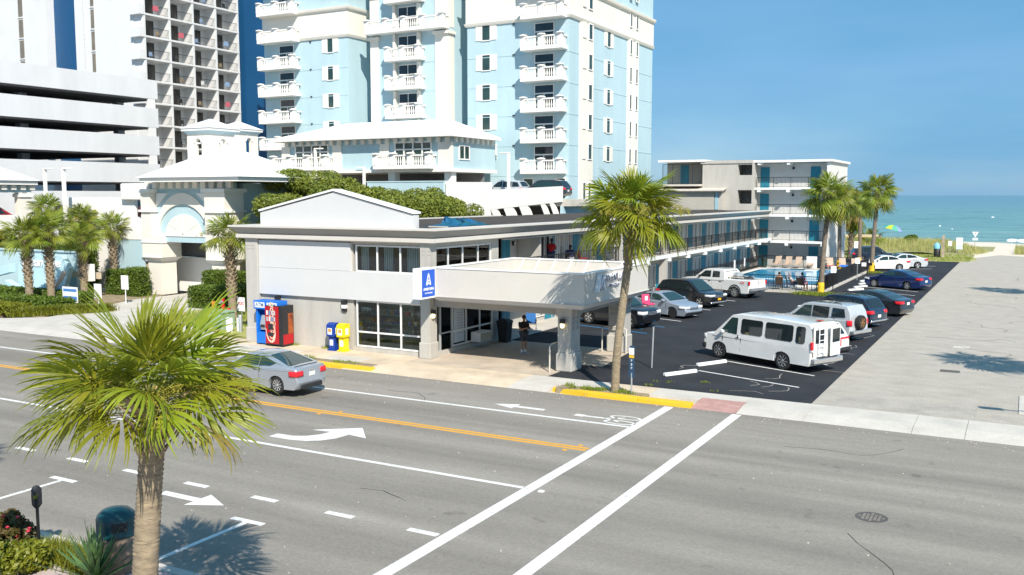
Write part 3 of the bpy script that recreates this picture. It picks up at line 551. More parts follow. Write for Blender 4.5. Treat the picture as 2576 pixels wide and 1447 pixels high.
def rect(o, z): return [(X0-o,Y0-o,z),(X1+o,Y0-o,z),(X1+o,Y1+o,z),(X0-o,Y1+o,z)]
sk.rings([rect(-.12,2.74),rect(-.10,2.74),rect(.05,2.90),rect(-.05,2.905)], True); sk.build('lower_band', mat('canopy_band', (0.55,0.54,0.52), .8, var=.04), ca)
bx('soffit', CN, ca, X0+.14,X1-.14,Y0+.14,Y1-.14,2.70,2.76); bx('roof_deck', M['concrete'], ca, X0+.14,X1-.14,Y0+.14,Y1-.14,2.95,3.1)
bm_ = MB().box(-23.0,-16.0,34.5,34.95,2.33,2.72).box(-16.75,-16.25,34.96,40.6,2.33,2.72).box(-23.0,-16.0,40.3,40.6,2.33,2.71).build('beam', SD, ca)
for k in range(8):
    x = -21.75 + k*.87; MB().bar((x-.28,Y1-.6,3.12),(x,Y1-.16,4.1),.07,.06).build('parapet_brace', TR, ca)
for (xa,xb,ya,yb) in ((-16.83,-16.22,34.38,35.28),(-16.93,-16.15,39.95,40.82)):
    p = MB().box(xa,xb,ya,yb,0,2.72).build('pillar', SG, ca, bevel=.02); bx('plinth', SG, p, xa-.06,xb+.06,ya-.06,yb+.06,0,.78, bevel=.05)
    bx('capital', SG, p, xa-.05,xb+.05,ya-.05,yb+.05,2.28,2.72, bevel=.02); sq = MB()
    for i in range(2):
        for j in range(3): sq.box(xa+.1+.24*i,xa+.28+.24*i,ya-.012,ya+.01,1.72+.22*j-.0,1.88+.22*j); 
        for j in range(3): sq.box(xb-.01,xb+.012,ya+.14+.38*i,ya+.36+.38*i,1.72+.22*j,1.88+.22*j)
    sq.build('square_inlays', SD, p)
lampy = emit('lamp_lit', (1.0,0.85,0.45), 1.6)
for i, (x, y, lb) in enumerate(((-22.93,34.35,'black wall lamp with lit yellow bulb on the corner pilaster'),(-16.55,34.28,'black wall lamp with lit yellow bulb on the canopy pillar'))):
    t = thing('pillar_lamp', lb, 'lamp', (x,y,2.0)); bx('lamp_housing', M['plastic'], t, x-.1,x+.1,y-.1,y+.04,2.02,2.2); MB().lathe([(.01,-.2),(.06,-.2),(.09,-.12),(.08,-.02),(.02,0)],(x,y-.04,2.04),12).build('bulb', lampy, t, smooth=60)
for (x, y) in ((-17.05,34.55),(-17.05,40.2),(-16.0,39.9)):
    pass
gr = M['galv']
def hoop(x0,y0,x1,y1,h,lb):
    o = MB().path([(x0,y0,0),(x0,y0,h-.08),(x0+(x1-x0)*.15,y0+(y1-y0)*.15,h),(x0+(x1-x0)*.85,y0+(y1-y0)*.85,h),(x1,y1,h-.08),(x1,y1,0)],.035,8).build('guard_hoop', mat('rail_beige',(0.55,0.52,0.46),.5), smooth=60); return tag(o, lb, 'guard rail')
hoop(-17.0,34.0,-17.0,35.1,1.15,'beige pipe guard hoop beside the lamp-lit canopy pillar'); hoop(-17.15,39.75,-15.95,39.75,1.2,'beige pipe guard hoop in front of the rear canopy pillar')
# corner blade sign
sg = thing('corner_sign', 'white box sign with blue face and white A emblem at the canopy corner', 'sign', (-22.5,33.0,2.9))
bx('sign_box', M['signwhite'], sg, -22.72,-22.31,32.46,33.58,2.86,4.17, bevel=.01); bx('sign_face', M['signblue'], sg, -22.31,-22.30,32.54,33.52,2.95,4.10)
def emblem(c, ax_u, s, wd, x, m, par, depth=.012, name='emblem'):
    """A-shaped emblem of two legs and crossing curves, lying in the plane x = const, facing +X; u runs along +Y"""
    def st(pts, mb):
        pts = [Vector((x, c[0]+p[0]*s, c[1]+p[1]*s)) for p in pts]
        for a, b in zip(pts[:-1], pts[1:]): mb.bar(a, b, wd, depth, (1,0,0))
    mb = MB(); st([(-.33,-.5),(0,.5),(.33,-.5)], mb)
    cv = [(-.33,-.5),(-.2,-.47),(-.08,-.36),(.0,-.22),(.1,-.08),(.17,0.0)]; st(cv, mb); st([(-p,q) for p,q in cv], mb)
    return mb.build(name, m, par)
emblem((33.03,3.70), 1, .50, .052, -22.294, M['signwhite'], sg)
text('lettering','AVENTURA',.145,(-22.296,33.03,3.27),0,M['signwhite'],sg,.004,.006,sx=1.05); text('lettering','ON THE OCEAN',.075,(-22.296,33.03,3.10),0,M['signwhite'],sg,.004,.002)
# raised letters on the canopy side
cs = thing('channel_letter_sign', 'navy outlined AVENTURA lettering with white returns and A emblem on the canopy side', 'sign', (-15.2,36.3,3.4))
emw = MB().prism([(34.52,3.34),(34.72,3.40),(34.95,3.62),(35.16,3.44),(35.36,3.36),(35.0,4.06),(34.88,4.06)],'x',-15.28,-15.09).build('emblem_block', mat('emblem_white',(0.70,0.76,0.82),.4), cs)
emblem((34.94,3.72), 1, .64, .022, -15.085, mat('emblem_navy',(0.03,0.06,0.22),.4), cs, .008)
nv = M['emblem_navy'] if 'emblem_navy' in M else bpy.data.materials['emblem_navy']
for i, ch in enumerate('AVENTURA'):
    yy = 35.63 + i*.29
    text('letter', ch, .44, (-15.24,yy,3.82), 0, M['signwhite'], cs, .05, .004, sx=.74); text('letter_face', ch, .44, (-15.184,yy,3.82), 0, nv, cs, .004, -.002, sx=.74)
text('sub_lettering','ON THE OCEAN',.16,(-15.25,36.5,3.5),0,M['signwhite'],cs,.04,.004); text('sub_lettering','ON THE OCEAN',.16,(-15.205,36.5,3.5),0,nv,cs,.003,-.002)
# ---------------------------------------------------------------- four-storey end block
eb = thing('motel_end_block', 'pale four-storey motel block with turquoise doors and black balcony rails beyond the pool', 'motel', (-22, 99, 0))
FL = [0.02, 2.68, 5.32, 8.02, 10.55]
bx('end_wall', mat('endwall_white',(0.72,0.70,0.66),.8,var=.03), eb, -17.55,-17.25,95.6,105.5,0,10.6)
bx('front_wall', mat('block_wall',(0.55,0.55,0.535),.85,var=.04), eb, -24.6,-17.56,97.0,97.25,0,10.5); bx('rear_mass', SG, eb, -30.0,-17.56,97.3,105.4,0,10.5)
bx('roof_slab', TR, eb, -24.7,-17.0,95.3,105.7,10.55,10.78); bx('roof_slab', SG, eb, -30.1,-24.71,95.0,105.7,10.5,10.82)
for i, z in enumerate(FL[1:4]):
    bx('balcony_slab', TR, eb, -24.6,-17.56,95.55,96.99,z-.2,z); railing(eb,(-24.4,95.65),(-17.6,95.65),z,1.03,1.7,.13)
    bx('beam_end', TR, eb, -21.4,-21.1,95.45,96.9,z-.45,z-.21); bx('beam_end', TR, eb, -24.3,-24.0,95.45,96.9,z-.45,z-.21); bx('beam_end', TR, eb, -17.9,-17.6,95.45,96.9,z-.45,z-.21)
bx('beam_end', TR, eb, -21.4,-21.1,95.4,96.9,10.3,10.54); bx('beam_end', TR, eb, -24.3,-24.0,95.4,96.9,10.3,10.54)
for z in FL[:4]:
    door(eb,-24.35,-23.45,z,2.1,97.0,'x',-1); door(eb,-19.35,-18.4,z,2.1,97.0,'x',-1)
    bx('balcony_lamp', M['blk'], eb, -21.15,-20.95,96.85,96.99,z+1.85,z+2.1)
# grey stair tower with openings
st = MB(); st.box(-29.9,-26.2,95.1,97,0,10.5); st.box(-24.75,-24.58,95.1,97,0,10.49)
for z0, z1 in ((0,1.0),(2.3,3.7),(4.9,6.4),(7.8,9.3),(10.35,10.5)): st.box(-26.2,-24.75,95.1,95.3,z0,z1)
st.build('stair_tower', SG, eb); bx('stair_back', SD, eb, -26.2,-24.76,97.0,97.2,0,10.4)
for z in (.3,2.9,5.6,8.3):
    bx('stair_landing', SG, eb, -26.19,-24.76,95.35,96.95,z+2.1,z+2.2)
    m = MB()
    for k in range(8): m.box(-26.1+k*.16,-25.94+k*.16,95.5,96.2,z+1.6-k*.17,z+1.64-k*.17)
    m.bar((-26.15,95.5,z+2.5),(-24.85,95.5,z+1.2),.05,.05); m.build('stair_flight', M['blk'], eb)
    bx('wall_sign', M['plate_y'], eb, -25.15,-24.95,96.96,96.99,z+.9 if 0 else z+1.3,z+1.7)
# penthouse and clapboard shed on the wing roof
pm = MB().box(-34.4,-29.91,97.0,105,8.4,10.7).build('penthouse_wall', SD, eb); bx('penthouse_roof', TR, eb, -34.7,-29.6,94.9,105.3,10.72,10.94)
door(eb,-32.9,-32.0,8.45,2.0,97.0,'x',-1); railing(eb,(-34.3,95.3),(-29.95,95.3),8.4,2.1,1.1,.12)
bx('penthouse_floor', M['concrete'], eb, -34.6,-29.92,94.2,97.0,8.2,8.4)
sd = MB()
for k in range(14): sd.prism([(94.2,5.78+k*.14),(94.25,5.78+k*.14),(94.2,5.92+k*.14)],'x',-35.4,-28.35)
sd.box(-35.4,-28.35,94.26,96.9,5.76,7.75); sd.build('clapboard_wall', mat('clapboard',(0.42,0.40,0.35),.8,var=.05), eb)
bx('clapboard_corner', M['stucco_g'], eb, -28.34,-27.6,94.3,96.9,5.76,7.9); bx('shed_door', mat('pale_blue',(0.30,0.48,0.56),.6), eb, -28.28,-27.95,94.24,94.29,5.8,7.6)
MB().prism([(93.7,7.68),(97.0,8.25),(97.0,8.35),(93.7,7.8)],'x',-35.8,-27.3).build('shed_roof', M['concrete'], eb)
# ---------------------------------------------------------------- pale blue tower
tw = thing('blue_tower', 'tall pale blue and cream resort tower with white balustraded balconies', 'tower', (-59, 95, 0))
TB, TC, TW = M['tw_blue'], M['tw_cream'], M['tw_white']
TOP = 42.0; FR = 83.7
floors = [9.5+3.0*k for k in range(11)]            # floor levels above the deck
core = MB(); core.box(-39.85-11.6,-39.85,FR,106.5,0,TOP)
core.build('main_wall', TB, tw)
bx('rear_wall', TB, tw, -79,-51.5,86.6,106,0,TOP)
bx('left_wing_wall', TB, tw, -78.0,-65.9,82.3,86.59,0,TOP); bx('middle_bay_wall', TB, tw, -63.3,-53.4,83.2,86.59,0,TOP)
# cream band with cornices
def band(x0,x1,y0,y1,z0,z1,ov=.12):
    bx('cream_band', TC, tw, x0-ov,x1+ov,y0-ov,y1,z0,z1)
    MB().rings([[(x0-o,y0-o,z),(x1+o,y0-o,z),(x1+o,y1,z),(x0-o,y1,z)] for o, z in ((ov+.02,z1+.004),(ov+.25,z1+.14),(ov+.3,z1+.3),(ov+.32,z1+.42))]).build('cornice', TC, tw)
    MB().rings([[(x0-o,y0-o,z),(x1+o,y0-o,z),(x1+o,y1,z),(x0-o,y1,z)] for o, z in ((ov+.02,z0-.3),(ov+.1,z0-.15),(ov+.16,z0-.004))]).build('cornice', TC, tw)
band(-51.45,-39.85,FR,106.5,24.7,27.3); band(-78.0,-65.9,82.3,86.5,24.75,27.3); 
# pilasters
for a, b, y in ((-63.4,-62.3,83.2),(-55.0,-53.35,83.2)): 
    bx('cream_pilaster', TC, tw, a,b,y-.15,y+1,0,23.9); bx('cream_pilaster', TC, tw, a,b,y-.15,y+1,24.6,TOP)
    bx('pilaster_cap', TC, tw, a-.2,b+.2,y-.4,y+1,23.9,24.2); bx('pilaster_cap', TC, tw, a-.2,b+.2,y-.4,y+1,28.4,28.9)
for a, b in ((86.0,89.2),(98.6,101.8)): bx('cream_pilaster', TC, tw, -40.0,-39.7,a,b,0,24.38)
# joints between floors
for z in floors:
    if z < 24:
        for (x0,x1,y) in ((-51.45,-39.85,FR),(-78,-65.9,82.3),(-62.3,-55.0,83.2)): bx('joint', TB, tw, x0+.01,x1-.01,y-.03,y,z+3-.28 if 0 else z-.32,z-.26)
        bx('joint', TB, tw, -39.85,-39.82,83.72,106.48,z-.32,z-.26)
fm = M['tw_white']
def swin(x, y, z, w, h, par=tw, ax='x', shut=True, out=-1, gl='glass_gn'):
    B = (lambda mb,a,b,c,d,e0,e1: mb.box(x+a,x+b,*sorted((y+e0*out,y+e1*out)),z+c,z+d)) if ax == 'x' else (lambda mb,a,b,c,d,e0,e1: mb.box(*sorted((x+e0*out,x+e1*out)),y+a,y+b,z+c,z+d))
    m = MB(); t = .09; B(m,-w/2-t,w/2+t,-t,0,.0,.10); B(m,-w/2-t,w/2+t,h,h+t,.0,.08); B(m,-w/2-t,-w/2,0,h,.0,.08); B(m,w/2,w/2+t,0,h,.0,.08)
    f = m.build('window', fm, par); B(q := MB(),-w/2,w/2,0,h,.0,.02); q.build('pane', M[gl], f)
    if shut:
        for s in (-1,1): 
            c0 = s*(w/2+.10+.34); B(q := MB(), c0-.33, c0+.33, -.02, h+.04, .0, .07); q.build('shutter', TC, f)
def bdoor(x, y, z, w=2.0, h=2.55, par=tw):
    f = MB().box(x-w/2-.1,x+w/2+.1,y-.07,y,z,z+h).build('balcony_door', fm, par)
    bx('pane', M['glass_dk'], f, x-w/2,x+w/2,y-.08,y-.071,z+1.75,z+h-.08); bx('pane', M['glass_gn'], f, x-w/2,x-.06,y-.08,y-.071,z+.1,z+1.62); bx('pane', M['glass_dk'], f, x+.06,x+w/2,y-.08,y-.071,z+.1,z+1.62)
def balcony(x0, x1, yb, dep, z, par=tw, nmid=1, side=True):
    """white balustraded balcony: tray, piers with caps, balusters, rails"""
    yf = yb-dep; t = MB().box(x0,x1,yf,yb,z-.12,z+.25); o = t.build('balcony', TW, par, bevel=.02)
    MB().prism([(x0+.2,z-.13),(x1-.2,z-.13),(x1-.02,z-.121),(x0+.02,z-.121)],'y',yf+.05,yb).build('balcony_underside', TW, o)
    n = nmid+2; pw = .55; px = [x0+pw/2+(x1-x0-pw)*i/(n-1) for i in range(n)]
    for p in px: MB().box(p-pw/2,p+pw/2,yf-.02,yf+.4,z+.251,z+1.28).lathe([(.40,1.279),(.46,1.31),(.40,1.38),(.2,1.44),(.02,1.46)],(p,yf+.18,z),10).build('pier', TW, o)
    rl = MB().box(x0+.03,x1-.03,yf+.06,yf+.26,z+1.08,z+1.22)
    for s in (x0+.1, x1-.1): rl.box(s-.1,s+.1,yf+.41,yb,z+1.08,z+1.22)
    rl.build('hand_rail', TW, o); bl = MB()
    for a, b in zip(px[:-1], px[1:]):
        m = max(3, int((b-a-pw)/.23))
        for i in range(m):
            u = a+pw/2+(b-a-pw)*(i+.5)/m; bl.lathe([(.05,.25),(.05,.36),(.085,.5),(.075,.62),(.04,.85),(.05,1.08)],(u,yf+.16,z),6)
    for s in (x0+.1, x1-.1):
        m = int((dep-.45)/.23)
        for i in range(m): bl.lathe([(.05,.25),(.085,.5),(.04,.85),(.05,1.08)],(s,yf+.5+.23*i,z),6)
    bl.build('balusters', TW, o, smooth=50, kind='stuff'); return o
for z in floors:
    cr_ = z > 24 and z < 27
    balcony(-44.6,-40.05,FR,1.3,z); bdoor(-42.55,FR,z+.1); swin(-49.2,FR,z+1.15+.3,.9,1.5,shut=not cr_)
    if not cr_:
        bx('bay_recess', TB, tw, -44.0,-43.95,FR-.02,FR,z,z+2.9)
    balcony(-77.9,-72.6,82.3,1.3,z); bdoor(-74.6,82.3,z+.1); swin(-68.3,82.3,z+1.45,.75,1.45,shut=not cr_)
    balcony(-60.8,-56.3,83.2,1.2,z, nmid=1) if not cr_ else balcony(-63.4,-53.3,83.2,1.2,z, nmid=3)
    f = MB().box(-60.2,-59.9,82.75,83.2,z+.26,z+2.75).box(-57.1,-56.8,82.75,83.2,z+.26,z+2.75).build('bay_frame', TC, tw)
    g = MB().box(-59.7,-57.3,83.1,83.19,z+.3,z+2.6).build('balcony_door', fm, tw)
    for a in (-59.62,-58.45): 
        for c0, c1 in ((.35,1.5),(1.6,2.5)): bx('pane', M['glass_dk'], g, a,a+1.07,83.085,83.099,z+c0,z+c1)
    # windows of the seaward side
    swin(-39.7,88.35,z+1.45,.85,1.45,ax='y',shut=False,out=1); bx('blind_shutter', TC, tw, -39.7,-39.62,86.5,87.3,z+1.4,z+3.0 if 0 else z+2.95)
    swin(-39.85,93.4,z+1.4,.85,1.5,ax='y',shut=not cr_,out=1)
    for y in (99.3,101.1): swin(-39.7,y,z+1.4,.55,1.5,ax='y',shut=False,out=1)
for y in (87.0,88.3): swin(-39.7,y,6.8,.6,1.7,ax='y',shut=False,out=1); swin(-39.7,y,4.2,.6,1.7,ax='y',shut=False,out=1)
for x in (-50.3,-44.3,-40.7): swin(x,FR,7.6,1.0,1.3,shut=False)
for z in floors[:5]:
    bx('vent', M['plastic'], tw, -46.1,-45.9,FR-.12,FR,z+2.7,z+2.82); bx('vent', M['plastic'], tw, -71.2,-71.0,82.18,82.3,z+2.7,z+2.82)
# ---------------------------------------------------------------- parking deck with sloping openings in front of the tower
pk = thing('parking_deck', 'white ramped parking deck wall with slanted openings below the tower', 'parking deck', (-42,76,0))
bx('deck_slab', M['concrete'], pk, -60,-35.2,74.4,83.6,6.3,6.9)
MB().prism([(-47.9,5.0),(-43.12,5.0),(-43.12,5.95),(-35.93,6.68),(-35.93,8.05),(-43.12,7.75),(-43.12,8.45),(-47.9,8.5)],'y',74.0,74.35).build('parapet_wall', TW, pk)
for (x0t,x1t,x0b,x1b) in ((-43.1,-42.45,-42.6,-42.05),(-41.75,-40.8,-41.35,-40.35),(-40.15,-39.28,-39.7,-38.75),(-38.0,-37.57,-37.5,-37.1),(-37.1,-36.7,-36.65,-36.2)):
    def zz(x): return 5.95+(x+43.12)*.1015
    MB().prism([(x0t,zz(x0t)+.02),(x1t,zz(x1t)+.02),(x1b+1.0,3.0),(x0b+1.0,3.0)],'y',74.02,74.33).build('slanted_pier', TW, pk)
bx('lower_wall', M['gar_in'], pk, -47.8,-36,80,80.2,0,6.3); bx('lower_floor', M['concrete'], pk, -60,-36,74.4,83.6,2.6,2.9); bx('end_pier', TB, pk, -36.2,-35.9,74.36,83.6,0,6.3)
bx('base_wall', TW, pk, -60,-36,74.0,74.3,0,3.0)
bx('blue_parapet', TB, pk, -56.8,-47.95,73.6,73.9,4.0,8.5); bx('parapet_coping', TB, pk, -56.85,-47.92,73.55,73.95,8.505,8.62)
# ---------------------------------------------------------------- pavilion with white hipped roof
pv = thing('pavilion_building', 'low pale blue pavilion with white hipped metal roof and balustraded balconies', 'building', (-57,78,0))
Y2 = 74.0
bx('wall', TB, pv, -67.3,-47.3,Y2,82.2,9.75,12.75); bx('floor_slab', TW, pv, -68.2,-47.1,Y2-.5,82.2,9.45,9.75)
for x in (-61.4,-54.3,-47.8): bx('support_column', TW, pv, x-.4,x+.4,74.2,75.0,2.9,9.45)
bx('garage_back', M['gar_in'], pv, -67,-47.4,80,80.2,2.9,9.45)
MB().rings([[(-68.6,72.9,12.95),(-46.6,72.9,12.95),(-46.6,82.3,12.95),(-68.6,82.3,12.95)],[(-62.3,77.4,14.65),(-50.0,77.4,14.65),(-50.0,78.0,14.65),(-62.3,78.0,14.65)]]).build('roof', M['roof_w'], pv)
bx('fascia', TW, pv, -68.6,-46.6,72.9,82.2,12.68,12.94)
for k in range(21): bx('dentil', TC, pv, -67.2+k*.98-.22,-67.2+k*.98+.2,73.7,73.99,12.2,12.66)
for k in range(8): bx('dentil', TC, pv, -47.29,-47.0,74.3+k*.98,74.7+k*.98,12.2,12.66)
for a, b in ((-68.0,-66.9),(-61.3,-60.2),(-55.45,-54.35),(-48.7,-47.25)): bx('cream_pilaster', TC, pv, a,b,Y2-.12,Y2+.3,9.76,12.2)
for a, b in ((-66.2,-61.8),(-53.7,-49.4)):
    window_grid(pv,'x',a,b,10.0,12.35,Y2,-1,(a+1.1,(a+b)/2,b-1.1),(11.6,),fr=TW,pane=M['glass_gn'],w=.14,dep=.12)
window_grid(pv,'y',75.3,77.2,10.6,12.0,-47.3,1,(76.25,),(),fr=TW,pane=M['glass_gn'],w=.12)
balcony(-68.6,-61.25,Y2,1.2,9.85,par=pv,nmid=2); balcony(-55.5,-48.9,Y2,1.2,9.85,par=pv,nmid=2)
# ---------------------------------------------------------------- gatehouse with arch and cupolas
gt = thing('gatehouse', 'pale blue gatehouse with white arched entrance, white hipped roof and twin cupolas', 'gatehouse', (-53,50,0))
GY = 47.0
for a, b, ua, ub in ((-57.0,-54.95,-57.0,-56.0),(-50.5,-48.55,-50.5,-48.55)):
    bx('gate_pier', TC, gt, a+.35,b-.35,GY+.2,GY+1.6,0,2.6); bx('pier_block', TC, gt, a,b,GY,GY+1.8,2.75,4.3); bx('upper_pier', TC, gt, ua,ub,GY,GY+1.8,4.31,7.7); bx('pier_cap', TW, gt, ua-.12,ub+.12,GY-.15,GY+1.95,6.05,6.2); bx('pier_cap', TW, gt, ua-.15,ub+.15,GY-.18,GY+1.98,7.45,7.72)
    MB().rings([[(a+.3-o,GY+.15-o,z),(b-.3+o,GY+.15-o,z),(b-.3+o,GY+1.65+o,z),(a+.3-o,GY+1.65+o,z)] for o, z in ((0,2.45),(.08,2.55),(.3,2.74))]).build('pier_corbel', TW, gt)
    bx('pier_cap', TW, gt, a-.06,b+.06,GY-.06,GY+1.86,3.8,3.95)
bx('blue_wall', TB, gt, -56.9,-48.6,GY+.55,GY+1.2,7.6,8.15); bx('blue_wall', TB, gt, -55.99,-50.51,GY+.6,GY+1.1,4.29,7.59); bx('arch_backing', TW, gt, -55.98,-50.52,GY+.52,GY+.59,4.4,4.5)
# arch ring (cream), tympanum and fan
def archring(cx, z0, r0, r1, y0, y1, m, name, n=26, sx=1.0):
    o = [(cx+r1[0]*math.cos(math.pi*i/n), z0+r1[1]*math.sin(math.pi*i/n)) for i in range(n+1)]; i_ = [(cx+r0[0]*math.cos(math.pi*i/n), z0+r0[1]*math.sin(math.pi*i/n)) for i in range(n+1)]
    mb = MB()
    for k in range(n): mb.prism([o[k],o[k+1],i_[k+1],i_[k]],'y',y0,y1)
    return mb.build(name, m, gt)
archring(-53.25,4.42,(2.5,2.2),(2.73,3.0),GY+.46,GY+.62,TC,'arch_ring')
for s in (-1,1): MB().prism([(-53.25+s*2.65,7.4),(-53.25+s*1.45,7.4),(-53.25+s*2.65,6.5)],'y',GY+.45,GY+.62).build('spandrel_panel', TW, gt)
MB().prism([(-53.25+1.8*math.cos(math.pi*i/24),4.43+1.45*math.sin(math.pi*i/24)) for i in range(25)],'y',GY+.5,GY+.61).build('fan_panel', TC, gt)
fr_ = MB()
for a in (35,65,90,115,145): fr_.bar((-53.25,GY+.49,4.45),(-53.25+1.7*math.cos(R(a)),GY+.49,4.45+1.35*math.sin(R(a))),.06,.05,(0,1,0))
fr_.build('fan_ribs', TW, gt); bx('arch_sill', TW, gt, -55.95,-50.55,GY+.35,GY+.65,4.3,4.42)
bx('lintel', TB, gt, -54.94,-50.51,GY+.4,GY+1.3,3.88,4.27)
for k in range(11): bx('dentil', TC, gt, -56.9+k*.82,-56.45+k*.82,GY+.3,GY+.56,7.75,8.2)
bx('eave_board', TW, gt, -55.95,-46.3,GY-.9,55.5,8.2,8.5)
MB().rings([[(-56.15,GY-1.1,8.51),(-46.1,GY-1.1,8.51),(-46.1,55.7,8.51),(-56.15,55.7,8.51)],[(-54.0,50.8,10.45),(-53.0,50.8,10.45),(-53.0,51.6,10.45),(-54.0,51.6,10.45)]]).build('roof', M['roof_w'], gt)
bx('inner_wall', TW, gt, -50.2,-49.9,GY+1.9,55,0,3.8); bx('inner_ceiling', M['gar_in'], gt, -57,-48.6,GY+1.3,55,3.95,4.25); bx('inner_back', M['gar_in'], gt, -60,-47,55.1,55.4,0,8.0); bx('ramp_wall', TW, gt, -59.6,-51.5,50.0,50.2,0,2.6); bx('passage_shade_sheet', M['gar_in'], gt, -59.6,-50.21,50.25,50.4,2.61,4.3)  # inner_back and the sheet above ramp_wall are dark to paint in passage shade
bx('inner_mass', M['tw_blue'], gt, -56.8,-48.7,GY+1.9,55,4.4,8.1)
# second roof wing behind
bx('eave_board', TW, gt, -67.0,-56.5,58.0,62.8,9.25,9.55); MB().rings([[(-67.2,57.8,9.56),(-56.3,57.8,9.56),(-56.3,62.9,9.56),(-67.2,62.9,9.56)],[(-63,60.2,11.2),(-60.5,60.2,11.2),(-60.5,60.6,11.2),(-63,60.6,11.2)]]).build('roof', M['roof_w'], gt)
bx('blue_wall', TB, gt, -66.6,-56.9,58.4,62.6,0,9.2)
for k in range(6): bx('dentil', TC, gt, -56.89,-56.65,58.6+k*.75,58.95+k*.75,8.75,9.2)
def cupola(cx, cy, zb):
    hw = 1.2; zt = zb+2.15; ow = .30
    m = MB(); n = 8
    for (ax, s) in (('y',-1),('x',1),('y',1),('x',-1)):
        for (a, b, c0, d0) in ((-hw,-ow,0,2.1),(ow,hw,0,2.1),(-ow,ow,1.6,2.1),(-ow,ow,0,.12)):
            if ax == 'y': m.box(cx+a+.005*(s>0),cx+b,*sorted((cy+s*hw,cy+s*(hw-.25))),zb+c0,zb+d0)
            else: m.box(*sorted((cx+s*hw,cx+s*(hw-.25))),cy+max(a,-hw+.26),cy+min(b,hw-.26),zb+c0,zb+d0)
        for k in range(n):
            t0, t1 = math.pi*k/n, math.pi*(k+1)/n; P = [(ow*math.cos(t0),1.3+ow*math.sin(t0)),(ow*math.cos(t1),1.3+ow*math.sin(t1)),(ow*math.cos(t1),1.6),(ow*math.cos(t0),1.6)]
            if ax == 'y': m.prism([(cx+p,zb+q) for p,q in P],'y',*sorted((cy+s*hw,cy+s*(hw-.25))))
            else: m.prism([(cy+p,zb+q) for p,q in P],'x',*sorted((cx+s*hw,cx+s*(hw-.25))))
    o = m.build('cupola', TC, gt)
    tr_ = MB()
    for k in range(10):
        t0, t1 = math.pi*k/10, math.pi*(k+1)/10; tr_.prism([(cx+.44*math.cos(t0),zb+1.3+.44*math.sin(t0)),(cx+.44*math.cos(t1),zb+1.3+.44*math.sin(t1)),(cx+.31*math.cos(t1),zb+1.3+.31*math.sin(t1)),(cx+.31*math.cos(t0),zb+1.3+.31*math.sin(t0))],'y',cy-hw-.1,cy-hw); tr_.prism([(cy+.44*math.cos(t0),zb+1.3+.44*math.sin(t0)),(cy+.44*math.cos(t1),zb+1.3+.44*math.sin(t1)),(cy+.31*math.cos(t1),zb+1.3+.31*math.sin(t1)),(cy+.31*math.cos(t0),zb+1.3+.31*math.sin(t0))],'x',cx+hw,cx+hw+.1)
    tr_.box(cx-ow,cx+ow,cy-hw+.05,cy-hw+.12,zb+1.2,zb+1.3); tr_.build('arch_trim', TW, o)
    MB().rings([[(cx-q,cy-q,z),(cx+q,cy-q,z),(cx+q,cy+q,z),(cx-q,cy+q,z)] for q, z in ((hw+.04,zt-.2),(hw+.2,zt-.02),(hw+.28,zt+.0))]).build('blue_cove', TB, o)
    MB().box(cx-hw-.3,cx+hw+.3,cy-hw-.3,cy+hw+.3,zt+.005,zt+.2).build('cupola_eave', TW, o)
    MB().rings([[(cx-q,cy-q,z),(cx+q,cy-q,z),(cx+q,cy+q,z),(cx-q,cy+q,z)] for q, z in ((hw+.38,zt+.205),(.05,zt+.95))]).build('cupola_roof', M['roof_w'], o)
cupola(-54.1,51.2,9.85); cupola(-62.5,62.4,10.75)
# ---------------------------------------------------------------- small pavilion at far left
sp_ = thing('corner_pavilion', 'small pale blue pavilion with white hipped roof beside the palm bed', 'pavilion', (-76,48,0))
PX = -75.6
bx('eave_board', TW, sp_, -95,PX+.5,45.6,51.3,8.15,8.5); MB().rings([[(-95.2,45.4,8.51),(PX+.7,45.4,8.51),(PX+.7,51.4,8.51),(-95.2,51.4,8.51)],[(-90,48.2,10.3),(-79,48.2,10.3),(-79,48.6,10.3),(-90,48.6,10.3)]]).build('roof', M['roof_w'], sp_)
bx('frieze', TB, sp_, -94,PX,46.2,51.0,7.5,8.14)
for k in range(6): bx('dentil', TC, sp_, PX+.005,PX+.25,46.5+k*.85,46.95+k*.85,7.72,8.12)
bx('pier', TC, sp_, PX-.8,PX,49.95,51.0,0,7.49); bx('pier_cap', TW, sp_, PX-.9,PX+.12,49.85,51.1,7.1,7.4); bx('pier', TC, sp_, PX-.8,PX,46.2,47.2,0,7.49)
bx('parapet', TW, sp_, PX-.3,PX-.05,47.21,49.94,0,5.6); bx('rear_wall', M['gar_in'], sp_, -94,-93.6,46,51,0,7.4)  # rear wall is an added dark sheet standing in for dark trees seen through
# terrace walls between pavilion and gatehouse
tw_ = thing('terrace_wall', 'stepped white and blue ramp walls between pavilion and gatehouse', 'wall', (-63,50,0))
bx('white_wall', TW, tw_, -68.0,-59.6,48.6,48.9,0,7.1, bevel=.1); bx('white_block', TW, tw_, -60.7,-57.3,48.2,48.59,6.9,8.15, bevel=.1)
bx('blue_infill', TB, tw_, -59.59,-57.2,50.5,50.7,0,7.2)
bx('white_step', TW, tw_, -58.4,-56.95,47.25,47.6,4.9,5.65, bevel=.08); bx('white_step', TW, tw_, -59.9,-56.96,47.0,47.24,3.95,5.05, bevel=.08); bx('blue_base', TB, tw_, -59.88,-56.97,47.02,47.22,0,3.94)
